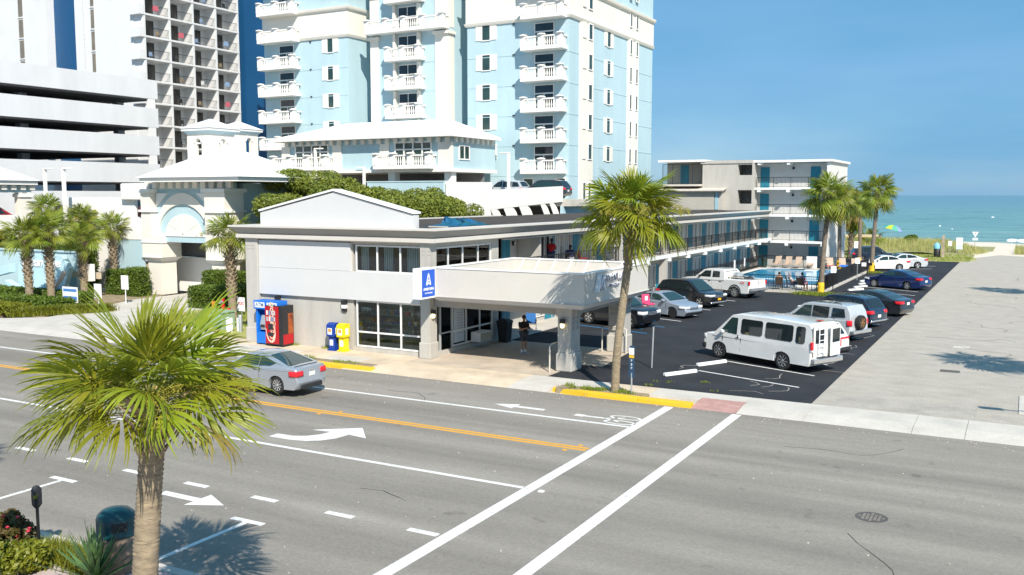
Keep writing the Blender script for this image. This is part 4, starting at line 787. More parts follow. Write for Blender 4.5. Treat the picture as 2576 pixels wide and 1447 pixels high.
# retaining wall with sculpted water feature and name
rw_ = thing('fountain_wall', 'curved pale blue retaining wall with wave forms and white Ocean Blue lettering', 'wall', (-63,43,0))
v = []; 
MB().box(-90,-61.0,44.4,44.8,0,3.05).build('wall', TB, rw_); bx('wall_cap', TB, rw_, -90,-61,44.3,44.9,3.055,3.15)
def ribbon(pts, y0, y1, m, name): return MB().prism(pts,'y',y0,y1).build(name, m, rw_, bevel=.03)
tl = mat('tower_light_blue',(0.46,0.66,0.72),.7,var=.04,scale=.5)
ribbon([(-66.2,.3),(-60.9,.45),(-60.2,2.0),(-60.9,2.95),(-64.6,2.9),(-66.0,2.2)],43.2,43.6,tl,'name_wall')
cv = lambda a, b, n, f: [(a+(b-a)*i/n, f(i/n)) for i in range(n+1)]
ribbon(cv(-80,-66.2,16,lambda t:.5+1.7*t**2.2)+cv(-66.2,-80,16,lambda t:(.5+1.7*(1-t)**2.2)-.55*(1-t)-.1),42.6,43.1,tl,'wave_form'); ribbon(cv(-66.5,-61.8,12,lambda t:1.0-.55*math.sin(math.pi*t))+cv(-61.8,-66.5,12,lambda t:.55-.5*math.sin(math.pi*t)),42.4,42.9,tl,'wave_form')
ribbon(cv(-62.2,-59.6,12,lambda t:.35+1.6*t*t)+cv(-59.6,-62.2,12,lambda t:(.35+1.6*(1-t)**2)-.22),42.2,42.6,M['tw_white'],'wave_form'); bx('stone_band', M['concrete_tan'], rw_, -60.9,-58.0,43.9,44.2,1.3,1.75)
bx('basin', mat('basin_blue',(0.15,0.40,0.62),.3), rw_, -78,-59,41.6,42.2,0,.35); bx('spout_panel', M['tw_white'], rw_, -58.3,-57.9,43.2,43.6,1.2,2.4)
text('lettering','Ocean Blue',.95,(-63.4,43.17,2.35),-90,M['signwhite'],rw_,.03,.02,shear=.3)
# ---------------------------------------------------------------- parking garage
gg = thing('parking_garage', 'grey-white open parking garage with long horizontal bands', 'garage', (-95,55,0))
for z0, z1 in ((17.8,19.85),(14.7,16.8),(11.7,13.75),(8.65,10.7),(5.0,7.7)): bx('parapet_band', M['gar'], gg, -85.3,-85,-10,72.9,z0,z1)
for z0, z1 in ((17.8,19.85),(14.7,16.8),(11.7,13.75),(8.65,10.7)): bx('parapet_band', M['gar'], gg, -110,-85.31,72.6,72.9,z0,z1)
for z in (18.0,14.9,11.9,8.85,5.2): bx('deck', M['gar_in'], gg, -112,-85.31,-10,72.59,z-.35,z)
for y in (72.2,60.5,49,37.5): bx('column', M['gar'], gg, -91,-90.2,y-.5,y+.4,0,19.5)
bx('end_column', M['ht_white'], gg, -85.31,-85.02,71.6,72.58,5,17.79); bx('rear_wall', M['gar_in'], gg, -112.5,-112,-10,72.5,0,17.4); bx('rear_opening', M['navy'], gg, -111.99,-111.9,45,50,11.95,18)
bx('lower_wall', M['gar'], gg, -85.5,-85.31,-10,72.6,0,5.0)
# ---------------------------------------------------------------- white balcony hotel behind the garage
hb = thing('balcony_hotel', 'tall white hotel tower with a grid of recessed balconies behind the garage', 'hotel', (-105,85,0))
HW = M['ht_white']; XF = -95.0; YS = 79.64
bx('end_wall', HW, hb, -107.5,-96.95,YS,96,0,44); bx('end_wall', HW, hb, -96.94,-96.7,YS,YS+.12,0,44); bx('end_wall', HW, hb, -140,-113.3,YS,96,0,44); bx('end_strip', HW, hb, -113.29,-112.4,YS-.6,96,0,44); bx('navy_strip', M['navy'], hb, -112.39,-107.51,YS+.6,96,0,44)
bx('room_wall', HW, hb, -99,-96.9,YS+.3,95.2,0,44)
cyl = [79.9,83.75,87.5,91.35,95.3]
for y in cyl: bx('fin_wall', HW, hb, -96.9,XF,y-.16,y+.16,0,44)
lv = [8.0+2.66*k for k in range(14)]
bd = mat('bronze_door',(0.075,0.066,0.055),.2,var=.5,scale=.9)
hmats = [mat('towel_%d'%i,c,.8) for i,c in enumerate([(0.05,0.45,0.45),(0.6,0.55,0.5),(0.55,0.12,0.15),(0.25,0.35,0.5),(0.6,0.4,0.1)])]
for zi, z in enumerate(lv):
    bx('balcony_slab', HW, hb, -96.9,XF+.05,79.75,95.45,z-.22,z)
    if z > 17: bx('corner_block', HW, hb, -96.7,-94.9,79.1 if 0 else YS-.5,79.74,z-.22,z+.95)
    for ci in range(4):
        y0, y1 = cyl[ci]+.16, cyl[ci+1]-.16
        o = bx('glass_door', bd, hb, -96.9,-96.85,y0+1.5,y0+2.75,z,z+2.2); bx('door_mullion', M['blk'], o, -96.85,-96.83,y0+2.1,y0+2.16,z,z+2.2)
        m = MB().box(XF-.06,XF-.01,y0,y1,z+1.0,z+1.05).box(XF-.05,XF-.02,y0,y1,z+.08,z+.11)
        n = 22
        for k in range(n): yy = y0+(y1-y0)*(k+.5)/n; m.box(XF-.045,XF-.03,yy-.009,yy+.009,z+.11,z+1.0)
        m.build('balcony_rail', M['blk'], hb)
        q = rnd.random()
        if q < .75:
            yc = y0+1.0+rnd.random()*1.6; c = MB().box(-95.9,-95.45,yc-.25,yc+.25,z+.38,z+.42).box(-95.95,-95.9,yc-.25,yc+.25,z+.4,z+.9)
            for a in (-95.88,-95.48):
                for b in (yc-.23,yc+.2): c.box(a,a+.03,b,b+.03,z,z+.38)
            c.build('balcony_chair', rnd.choice([M['plastic'],M['plate'],M['bark'],hmats[3]]), hb)
        if q > .8 or (zi == 7 and ci == 3): bx('towel', rnd.choice(hmats), hb, XF-.08,XF+.01,y0+1.2,y0+2.0,z+.45,z+1.07)
for zi in range(16):
    z = 14.6+2.7*zi
    for x0, x1 in ((-118.9,-118.0),(-104.4,-103.8)): f = bx('window', M['win_brown'], hb, x0,x1,YS-.04,YS+.02,z,z+2.35); bx('window_sill', HW, f, x0-.1,x1+.1,YS-.1,YS,z-.15,z-.005)
ld = MB()
for k in range(60): ld.box(-105.8,-105.5,YS-.12,YS-.09,14+k*.5,14.03+k*.5)
ld.box(-105.83,-105.8,YS-.14,YS-.09,14,44); ld.box(-105.5,-105.47,YS-.14,YS-.09,14,44); ld.build('wall_ladder', HW, hb)
tag(bx('navy_building', M['navy'], None, -125,-94.9,96.4,118,0,46), 'plain dark navy building wall rising between the white hotel and blue tower', 'building')
# ---------------------------------------------------------------- vegetation
def frond_mesh(name, pet, rad, nb, droop, spread, seed, width=1.0, fold=.06):
    """fan leaf along +X: stem, then blades fused at the base and split to drooping tips"""
    r = random.Random(seed); m = MB(); n0 = 6
    def stem(t): return Vector((pet*t, 0, -droop*.10*t*t*pet))
    m.path([stem(i/5) for i in range(6)], [.028*(1-.5*i/5) for i in range(6)], 5)
    nst = len(m.f); base = stem(1.0); sl = -droop*.2
    rib = [base + Vector((rad*.42*t, 0, sl*rad*.42*t - droop*.35*rad*t*t*.42)) for t in (0,.25,.5,.75,1)]
    half = spread/2; dth = spread/nb
    for k in range(nb):
        th = -half + dth*(k+.5); q = abs(th)/half; ln = rad*(1-.38*q**2)*r.uniform(.86,1.08)
        o = rib[min(4, int(4.99*(1-q)**1.4))]; dr = Vector((math.cos(th), math.sin(th), 0)); sd = Vector((-math.sin(th), math.cos(th), 0))
        pts = []; dk = droop*r.uniform(.7,1.45); tw = r.uniform(-.25,.25)
        for i, t in enumerate((0,.3,.55,.75,.9,1.0)):
            rr = ln*t; z = sl*rr*math.cos(th) - dk*ln*(.12*t+.75*t**3.2) - abs(math.sin(th))*.10*rr
            pr = o + dr*rr*(1-.18*dk*t**3) + sd*tw*ln*.18*t*t + Vector((0,0,z)); hw = max(.004, (math.tan(dth/2)*ln*.47 if t else .010)*(1.0,.62,.95,.8,.45,.06)[i]*width*(t/.55 if t < .55 else 1))
            if i == 1: hw = math.tan(dth/2)*rr*1.02*width
            pts.append((pr - sd*hw + Vector((0,0,-fold*hw*4)), pr + Vector((0,0,fold*hw*4)), pr + sd*hw + Vector((0,0,-fold*hw*4))))
        n = len(m.v); vs = [p for t3 in pts for p in t3]; fs = []
        for i in range(len(pts)-1):
            for j in range(2): fs.append((i*3+j, i*3+j+1, (i+1)*3+j+1, (i+1)*3+j))
        m.add(vs, fs)
    me = bpy.data.meshes.new(name); me.from_pydata(m.v, [], m.f); me.update()
    me.polygons.foreach_set('material_index', [1 if i < nst else 0 for i in range(len(m.f))]); me.shade_smooth(); me.set_sharp_from_angle(angle=R(50)); return me
FM = {}
def frond_set(key, pet, rad, nb, leafm, dk=.75, wd=1.15):
    L_ = []
    for i, (dr, sp) in enumerate(((.25,205),(.5,225),(.85,230),(1.15,215))):
        me = frond_mesh('frond_%s_%d' % (key, i), pet*(.85+.08*i), rad, nb, dr*dk, R(sp), 11*i+3, wd); me.materials.append(M['leaf_old'] if key.endswith('old') else leafm); me.materials.append(M['stem_pm']); L_.append(me)
    FM[key] = L_
frond_set('near', .95, 1.25, 42, M['leaf_pm'], .68, 1.2); frond_set('mid', .8, .95, 28, M['leaf_pm']); frond_set('far', .75, .92, 22, M['leaf_pm2'])
frond_set('near_old', .95, 1.15, 36, None, .6); frond_set('far_old', .7, .85, 20, None)
def crown(tree, c, n, key, r, lean=Vector((0,0,1)), sc=1.0, old=.08, lo=-48, hi=84, fl=3):
    for i in range(n):
        t = (i+.5)/n; el = hi + (lo-hi)*t**.8 + r.uniform(-9,9); az = i*137.5 + r.uniform(-16,16)
        k = 0 if el > 50 else 1 if el > 12 else 2 if el > -18 else 3
        me = FM[(('near_old' if key == 'near' else 'far_old') if (r.random() < old and el < 5) else key)][min(3, max(0, k + (r.random() < .2)))]
        o = bpy.data.objects.new('frond', me); COL.objects.link(o); o.parent = tree; o.matrix_parent_inverse = ROOTM[tree].inverted()
        s = sc*r.uniform(.86,1.1)*(.85 if el > 65 else 1)
        o.matrix_basis = Matrix.Translation(Vector(c) + Vector((math.cos(R(az))*.10, math.sin(R(az))*.10, (.15-.35*t)*sc))) @ Matrix.Rotation(R(az),4,'Z') @ Matrix.Rotation(R(-el),4,'Y') @ Matrix.Rotation(R(r.uniform(-55,55)),4,'X') @ Matrix.Diagonal((s,s,s,1))
    m = MB()
    for i in range(fl):                                     # branching flower stalks
        az = r.uniform(0,360); p = Vector(c); d = Vector((math.cos(R(az)), math.sin(R(az)), .75)).normalized(); pts = [p]
        for j in range(8): d = (d + Vector((0,0,-.13))).normalized(); p = p + d*.27*sc; pts.append(p)
        m.path(pts, [.014-.0012*j for j in range(9)], 4)
        for j in range(2, 9):
            for q in range(5):
                a = r.uniform(0,6.28); e = pts[j] + Vector((math.cos(a)*.28, math.sin(a)*.28, r.uniform(-.30,-.02)))*sc; m.path([pts[j], (pts[j]+e)/2+Vector((0,0,.05)), e], [.006,.005,.003], 3)
                for u in range(5):
                    w_ = pts[j].lerp(e, r.uniform(.3,1)) ; e2 = w_ + Vector((r.uniform(-.1,.1), r.uniform(-.1,.1), r.uniform(-.14,.02)))*sc; m.path([w_, e2], [.006,.010], 3)
    if fl: m.build('flower_stalks', M['flower_pm'], tree, kind='stuff')
def trunk(tree, pts, r0, r1, m, rings=60, n=18, rough=.03, seed=1, paint_h=0, name='trunk'):
    r = random.Random(seed); P = [Vector(p) for p in pts]; rs = []
    for i in range(rings+1):
        t = i/rings*(len(P)-1); k = min(len(P)-2, int(t)); u = t-k
        a = P[max(0,k-1)]; b = P[k]; c = P[k+1]; d = P[min(len(P)-1,k+2)]
        p = .5*((2*b)+(c-a)*u+(2*a-5*b+4*c-d)*u*u+(3*b-a-3*c+d)*u**3)
        rad = r0+(r1-r0)*i/rings; rad *= 1 + (rough if i % 2 else -rough)*r.uniform(.4,1.2) + (.18*(1-i/4) if i < 4 else 0)
        rs.append([p + Vector((math.cos(2*math.pi*q/n), math.sin(2*math.pi*q/n), 0))*rad*(1+r.uniform(-.02,.02)) + Vector((0,0,r.uniform(-.008,.008))) for q in range(n)])
    MB().rings(rs).build(name, m, tree, smooth=60)
    return P[-1]
def boots(tree, base, top, r0, r1, n, m, seed=2, ln=.22, name='leaf_bases'):
    r = random.Random(seed); base, top = Vector(base), Vector(top); mb = MB()
    for i in range(n):
        t = (i+.5)/n; az = i*R(137.5); rad = r0+(r1-r0)*t; p = base.lerp(top, t) + Vector((math.cos(az), math.sin(az), 0))*rad*.8
        d = (Vector((math.cos(az), math.sin(az), 0))*(.55+.5*t) + Vector((0,0,.9))).normalized(); s = Vector((-math.sin(az), math.cos(az), 0))
        l = ln*r.uniform(.7,1.3)*(.55+.8*t); e = p + d*l; w = .085*(.8+.4*t)
        out = Vector((math.cos(az), math.sin(az), 0))*.03
        mb.add([p-s*w-out, p+s*w-out, p+s*w+out, p-s*w+out, e-s*w*.45, e+s*w*.45, e+s*w*.45+out*.6, e-s*w*.45+out*.6], [(3,2,1,0),(4,5,6,7),(0,1,5,4),(1,2,6,5),(2,3,7,6),(3,0,4,7)])
    mb.build(name, m, tree, kind='stuff')
rp_ = random.Random(21)
# the near palm
np_ = thing('palm_tree', 'large fan palm with ringed tan trunk beside the green-topped litter bin', 'palm', (-11.35,9.15,0))
top = trunk(np_, [(-11.38,9.15,-.02),(-11.33,9.15,1.4),(-11.2,9.17,2.7),(-11.06,9.2,3.95)], .19, .175, M['bark'], 120, 22, .05, 3)
boots(np_, (-11.13,9.19,3.4), (-11.06,9.2,4.15), .2, .24, 26, M['boot'], 4, .34); crown(np_, (-11.12,9.2,4.3), 36, 'near', random.Random(31), sc=.68, fl=9, old=.10, lo=-2)
# palm on the island by the canopy
ip = thing('palm_tree', 'tall fan palm in front of the canopy lettering, its foot in the yellow-kerbed island', 'palm', (-13.1,31.65,0))
trunk(ip, [(-13.12,31.65,-.05),(-13.05,31.65,1.5),(-12.85,31.68,3.4),(-12.68,31.75,5.0),(-12.62,31.8,5.9)], .155, .135, M['bark'], 110, 16, .04, 5)
boots(ip, (-12.72,31.74,4.5), (-12.6,31.8,6.2), .14, .17, 34, M['boot'], 6, .2); crown(ip, (-12.6,31.8,6.6), 54, 'mid', random.Random(8), sc=1.0, old=.16, lo=-26, fl=6)
def pool_palm(x, y, h, lean, sc, label, seed, n=36, yellow=True, r0=.2, dead=.2):
    t = thing('palm_tree', label, 'palm', (x,y,0)); tx, ty = x+lean[0], y+lean[1]
    trunk(t, [(x,y,-.05),(x+lean[0]*.2,y+lean[1]*.2,h*.35),(x+lean[0]*.65,y,h*.7),(tx,ty,h)], r0, r0*.85, M['bark_g'], 70, 12, .03, seed)
    if yellow: MB().lathe([(r0*1.55,-.05),(r0*1.32,.12),(r0*1.2,.55),(r0*1.16,.86),(r0*1.0,.9)], (x,y,0), 14).build('painted_foot', M['kerb_y'], t, smooth=50)
    boots(t, (tx,ty,h-.9), (tx,ty,h+.1), r0*.8, r0*1.15, 18, M['boot'], seed, .3); crown(t, (tx,ty,h+.25), n+12, 'far', random.Random(seed), sc=sc, old=dead, lo=-46, fl=2)
    return t
pool_palm(-13.15,70.75,7.0,(.35,.1),1.05,'tall palm with yellow painted foot at the pool fence corner',41)
pool_palm(-16.2,96.0,6.5,(-.1,.1),1.0,'palm with grey trunk against the white end wall of the motel block',42,30)
pool_palm(-15.1,101.2,6.4,(.0,.1),.95,'palm standing behind the pool fence beside the dark parked SUV',43,28)
pool_palm(-12.85,93.8,7.4,(.3,.1),1.0,'tall palm with yellow foot beside the white sedan',44)
t = thing('palm_tree', 'shaggy palm with dead skirt behind the motel block', 'palm', (-17.9,113,0)); trunk(t, [(-17.9,113,0),(-17.8,113,2.5),(-17.7,113,5)], .28, .26, M['bark_g'], 30, 12, .04, 9); boots(t,(-17.9,113,.6),(-17.7,113,5.2),.3,.34,70,M['boot'],3,.5); crown(t,(-17.7,113,5.4),30,'far',random.Random(77),sc=1.15,old=.3,lo=-72,fl=0)
t = thing('palm_tree', 'low bushy palm on the dune grass', 'palm', (-18.8,135,0)); trunk(t, [(-18.8,135,0),(-18.8,135,1.0)], .25, .25, M['bark_g'], 8, 10, .04, 9); crown(t,(-18.8,135,1.2),30,'far',random.Random(78),sc=1.05,old=.05,lo=-40,fl=0)
def bed_palm(x, y, h, label, seed, sc=1.0):
    t = thing('palm_tree', label, 'palm', (x,y,0), group='palms in front of the pale blue walls')
    trunk(t, [(x,y,-.05),(x-.05,y,h*.5),(x-.1,y,h)], .26, .2, M['bark'], 40, 14, .03, seed); boots(t,(x-.03,y,1.1),(x-.1,y,h),.27,.34,int(95*h/4),M['boot'],seed,.26)
    crown(t,(x-.1,y,h+.2),36,'far',random.Random(seed),sc=sc*.78,old=.04,lo=-20,fl=1)
bed_palm(-57.5,38.3,4.3,'stout palm with spiky trunk next to the white garden light',51,1.05); bed_palm(-57.1,39.6,4.7,'tallest of the spiky-trunked palms, in front of the blue name wall',52,1.1); bed_palm(-58.3,43.0,3.9,'short spiky-trunked palm behind the blue and white sign',53,1.05)
bed_palm(-59.4,46.4,4.6,'thin palm against the blue terrace wall corner',54,.95); bed_palm(-64.5,47.6,5.2,'palm rising behind the retaining wall in front of the white parapet',55,1.0); bed_palm(-66.9,46.5,5.9,'palm beside the corner pavilion pier',57,1.0)
bed_palm(-40.9,40.0,4.7,'palm with peeling trunk between the gatehouse arch and the motel',56,1.05)
# palms outside the view that throw their shadows onto the street
for i, (x, y, h, lb) in enumerate(((3.4,40.2,5.8,'palm on the right verge of the side street nearest the road'),(3.3,75.6,5.8,'palm on the right verge of the side street nearer the beach'))): pool_palm(x,y,h,(.1,0),1.0,lb,60+i,26,False)
bed_palm(-22.6,11.2,3.9,'palm on the near pavement beyond the parking meter',58,.95)
# ---- leafy masses
def leaf_quads(P, size, seed, nrm=None, jit=.9, asp=.55):
    g = np.random.default_rng(seed); n = len(P); d = g.normal(size=(n,3)); d = d*jit + (nrm if nrm is not None else 0); d /= np.linalg.norm(d,axis=1)[:,None]+1e-9
    a = np.cross(d, g.normal(size=(n,3))); a /= np.linalg.norm(a,axis=1)[:,None]+1e-9; b = np.cross(d, a); s = size*g.uniform(.6,1.3,(n,1))
    return np.stack([P-a*s*.1-b*s, P+a*s*asp-b*s*.1, P+b*s, P-a*s*asp-b*s*.1], axis=1)
def blob_points(blobs, n, seed, shell=.5):
    g = np.random.default_rng(seed); w = np.array([b[1][0]*b[1][1]+b[1][1]*b[1][2]+b[1][0]*b[1][2] for b in blobs]); idx = g.choice(len(blobs), n, p=w/w.sum())
    d = g.normal(size=(n,3)); d /= np.linalg.norm(d,axis=1)[:,None]; rr = 1-shell*g.random((n,1))**1.6; C_ = np.array([b[0] for b in blobs])[idx]; S = np.array([b[1] for b in blobs])[idx]
    return C_ + d*rr*S, d
def shrub(name, label, cat, blobs, n, size, m, seed, group=None, stems=True, zmin=0.02, core=True):
    c = np.mean([b[0] for b in blobs], axis=0); t = thing(name, label, cat, (c[0],c[1],0), group=group)
    P, d = blob_points(blobs, n, seed); k = P[:,2] > zmin; me = np_mesh('foliage', leaf_quads(P[k], size, seed+1, d[k])); link('crown' if 'tree' in name else 'foliage', me, m, t)
    s = MB(); r = random.Random(seed)
    for b in blobs[:8]:
        p = Vector(b[0]); g = Vector((c[0]+(p.x-c[0])*.35, c[1]+(p.y-c[1])*.35, 0)); s.path([g, (g+p)/2+Vector((r.uniform(-.1,.1),0,0)), p], [.05*max(1,b[1][2]*.5),.04,.02], 5)
        for q in range(5): s.path([p, p+Vector((r.uniform(-1,1)*b[1][0], r.uniform(-1,1)*b[1][1], r.uniform(-.2,1)*b[1][2]))*.8], [.02,.008], 4)
    s.build('trunk' if 'tree' in name else 'stems', M['wood'], t); return t
def clumps(x0,x1,y0,y1,zf,n,r,seed,zb=.5):
    g = random.Random(seed); out = []
    for i in range(n):
        x = g.uniform(x0,x1); y = g.uniform(y0,y1); zt = zf(x); s = g.uniform(.5,1.3)*r; out.append(((x,y,g.uniform(zb,max(zb+.1,zt-s*.5))),(s,s,s*.75)))
        if i % 2 == 0: out.append(((x,y,zt-s*.55),(s*.9,s*.9,s*.6)))
    return out
zt = lambda x: 5.2 + 3.3*math.exp(-((x+46)/5.5)**2)
shrub('tree_evergreen','dense wind-clipped evergreen tree spreading behind the motel roof near the gatehouse roof','tree',clumps(-50.5,-42,51,56,lambda x: 8.9-.16*abs(x+46.6)+.3*math.sin(x*1.3),36,1.15,61,2.5),40000,.105,M['leaf_t'],601)
shrub('tree_evergreen','dense wind-clipped evergreen tree behind the middle of the gable parapet','tree',clumps(-43,-37.5,50,56,lambda x: 8.0-.12*(x+43)+.25*math.sin(x*1.7),30,1.1,62,2.5),34000,.105,M['leaf_t'],602)
shrub('tree_evergreen','dense wind-clipped evergreen tree sloping down towards the blue tarpaulin','tree',clumps(-42.5,-36.6,57,63,lambda x: 7.75-.2*(x+42),30,1.05,63,2.5),32000,.105,M['leaf_t'],603)
shrub('tree_evergreen','low evergreen thicket tapering off below the white parking deck wall','tree',clumps(-44,-40.3,63,68,lambda x: 7.3-.25*(x+44),22,.9,64,2.5),20000,.10,M['leaf_t'],604)
shrub('tree_evergreen','evergreen tree crowding the right side of the gatehouse arch behind the single palm','tree',clumps(-46.8,-42.6,46.5,50,lambda x: 7.2+.2*math.sin(x*1.9),24,1.0,65,1.5),24000,.10,M['leaf_t'],605)
def hedge(x0,x1,y0,y1,h,label,seed,m='leaf_h',size=.07,dens=420,group='clipped hedges'):
    g = np.random.default_rng(seed); A = [(x1-x0)*h*2,(y1-y0)*h*2,(x1-x0)*(y1-y0)]; n = int(sum(A)*dens); f = g.choice(3, n, p=np.array(A)/sum(A)); u = g.random((n,3)); s = g.integers(0,2,n)
    P = np.stack([x0+u[:,0]*(x1-x0), y0+u[:,1]*(y1-y0), u[:,2]*h],1); P[f==0,1] = np.where(s[f==0],y0,y1); P[f==1,0] = np.where(s[f==1],x0,x1); P[f==2,2] = h
    P += g.normal(size=(n,3))*.05; r_ = .22*np.maximum(0, P[:,2]-h+.2); P[:,0] += np.where(P[:,0] > (x0+x1)/2, -r_, r_); P[:,1] += np.where(P[:,1] > (y0+y1)/2, -r_, r_); P = P[P[:,2] > .0]
    t = thing('hedge', label, 'hedge', ((x0+x1)/2,(y0+y1)/2,0), group=group); link('foliage', np_mesh('foliage', leaf_quads(P, size, seed+1)), M[m], t)
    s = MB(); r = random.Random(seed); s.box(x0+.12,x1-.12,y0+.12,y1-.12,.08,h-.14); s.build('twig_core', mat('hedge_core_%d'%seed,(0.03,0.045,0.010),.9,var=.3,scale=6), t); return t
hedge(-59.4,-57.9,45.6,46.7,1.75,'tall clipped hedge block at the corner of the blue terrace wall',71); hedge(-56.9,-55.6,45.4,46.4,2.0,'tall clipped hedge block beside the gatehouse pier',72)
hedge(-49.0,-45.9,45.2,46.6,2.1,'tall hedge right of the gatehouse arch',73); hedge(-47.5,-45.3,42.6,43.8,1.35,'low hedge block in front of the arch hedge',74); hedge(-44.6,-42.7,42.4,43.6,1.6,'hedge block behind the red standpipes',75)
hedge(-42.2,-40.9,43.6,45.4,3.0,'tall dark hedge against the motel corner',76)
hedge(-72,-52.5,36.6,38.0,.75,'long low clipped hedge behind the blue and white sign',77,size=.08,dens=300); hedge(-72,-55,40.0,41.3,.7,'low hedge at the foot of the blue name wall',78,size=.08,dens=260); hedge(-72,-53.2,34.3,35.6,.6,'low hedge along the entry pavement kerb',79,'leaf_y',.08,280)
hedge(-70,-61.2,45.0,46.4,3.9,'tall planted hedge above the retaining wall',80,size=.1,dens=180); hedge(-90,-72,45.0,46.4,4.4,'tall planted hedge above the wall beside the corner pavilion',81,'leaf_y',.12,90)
def blades(name, label, area, n, h, w, m, seed, lean=.35, zf=None, parent=None, kind='stuff'):
    """grass tufts as tapering blades; area: function rng -> (x,y)"""
    g = np.random.default_rng(seed); P = area(g, n); n = len(P); z = np.zeros(n) if zf is None else zf(P[:,0],P[:,1]); a = g.random(n)*6.28; hh = h*g.uniform(.5,1.2,n); l = lean*hh*g.uniform(.2,1.2,n); ww = w*g.uniform(.6,1.3,n)
    b = np.stack([P[:,0],P[:,1],z],1); d = np.stack([np.cos(a),np.sin(a),np.zeros(n)],1); s = np.stack([-np.sin(a),np.cos(a),np.zeros(n)],1); up = np.array([0,0,1.0])
    m1 = b + d*(l*.3)[:,None] + up*(hh*.6)[:,None]; t = b + d*l[:,None] + up*hh[:,None]
    q1 = np.stack([b-s*ww[:,None], b+s*ww[:,None], m1+s*(ww*.7)[:,None], m1-s*(ww*.7)[:,None]],1); q2 = np.stack([m1-s*(ww*.7)[:,None], m1+s*(ww*.7)[:,None], t+s*.001, t-s*.001],1)
    o = link(name, np_mesh(name, np.concatenate([q1,q2])), m, parent)
    if parent is None: o['kind'] = kind; o['label'] = label
    return o
def rect_area(x0,x1,y0,y1): return lambda g, n: np.stack([x0+g.random(n)*(x1-x0), y0+g.random(n)*(y1-y0)],1)
def clump_area(x0,x1,y0,y1,k,s):
    def f(g, n): c = np.stack([x0+g.random(k)*(x1-x0), y0+g.random(k)*(y1-y0)],1); return c[g.integers(0,k,n)] + g.normal(size=(n,2))*s
    return f
blades('island_weeds','tufts of weeds on the yellow-kerbed island', clump_area(-15.2,-12.4,31.45,31.9,14,.10), 900, .13, .012, M['grass'], 1)
blades('verge_weeds','weeds along the verge behind the yellow kerb', clump_area(-29,-24.4,31.45,31.9,10,.12), 500, .12, .012, M['grass'], 2)
blades('lot_weeds','small weeds in the car park cracks', clump_area(-12.8,-9.3,33.25,35.6,5,.10), 130, .07, .012, M['grass'], 3)
blades('walk_weeds','weeds at the foot of the shop wall', clump_area(-33,-28.9,34.2,34.35,4,.1), 160, .14, .012, M['grass'], 4)
blades('palm_foot_grass','bright grass tuft around the pool palm', lambda g, n: np.stack([-13.2+g.normal(size=n)*.75, 70.5+g.normal(size=n)*.35],1), 2600, .22, .02, M['grass'], 5)
blades('palm_foot_grass','grass around the palm by the white sedan', lambda g, n: np.stack([-12.7+g.normal(size=n)*.5, 93.3+g.normal(size=n)*.4],1), 900, .15, .02, M['grass'], 6)
blades('bed_edging','strappy yellow-green edging plants along the entry drive', lambda g, n: np.stack([-53.0+(u:=g.random(n))*2.6 + g.normal(size=n)*.2, 34.6+u*4.2+g.normal(size=n)*.35],1), 5200, .5, .02, M['leaf_y'], 7, .8)
blades('lawn_grass','thin grass beside the motel corner', rect_area(-45,-34.6,37.5,46), 6500, .2, .016, M['grass'], 8, .6)
def dz(x, y): return .25+.55*np.exp(-((y-140)/7)**2)*np.ones_like(x)
def dune_area(g, n):
    P = np.stack([-70+g.random(n*2)*66, 127+g.random(n*2)*22],1); k = (P[:,0] < -4.2-np.abs(P[:,1]-131.8)*.28) ; return P[k][:n]
v = []; f = []; nx = 40
for j in range(12):
    for i in range(nx): 
        x = -75+i*(71.0/(nx-1)); y = 125.5+j*2.3; e = min(1,max(0,(-4.4-abs(y-132)*.25-x)/3)); v.append((x,y,-.1+e*(.25+.62*math.exp(-((y-140)/7)**2)+.12*math.sin(x*.9+y*.6))))
for j in range(11):
    for i in range(nx-1): f.append((j*nx+i,j*nx+i+1,(j+1)*nx+i+1,(j+1)*nx+i))
struct('dune', MB().add(v,f), mat('dune_sand_grass',(0.36,0.32,0.16),.95,col2=(0.24,0.25,0.07),scale=.6,bump=.5,bscale=6), smooth=180)
blades('dune_grass','tall pale green sea grass covering the dune', dune_area, 26000, .75, .022, M['dunegrass'], 9, .5, zf=lambda x,y: -.1+np.clip((-4.4-np.abs(y-132)*.25-x)/3,0,1)*(.25+.62*np.exp(-((y-140)/7)**2)))
blades('dune_grass','sea grass on the right side of the beach path', lambda g,n: np.stack([-1.4+g.random(n)*9, 130+g.random(n)*12],1), 4000, .8, .025, M['dunegrass'], 10, .5)
struct('dune', MB().lathe([(6.5,-.1),(5,.35),(3,.6),(.1,.7)],(5.2,136,0),20), M['dune_sand_grass'] if 'dune_sand_grass' in M else bpy.data.materials['dune_sand_grass'], smooth=180)
blades('lawn_grass','patchy lawn grass at the end of the car park', lambda g,n: np.stack([-30+g.random(n)*24.5, 113.3+g.random(n)*13.5],1), 9000, .12, .03, M['grass'], 12, .8)
shrub('dune_bush','round bright green bush standing on the dune','bush',[((-14.6,143.5,.95),(.95,.9,.75)),((-14.2,143.2,1.2),(.65,.6,.55)),((-15.0,143.6,.75),(.6,.6,.5))],5000,.09,M['leaf_h'],91)
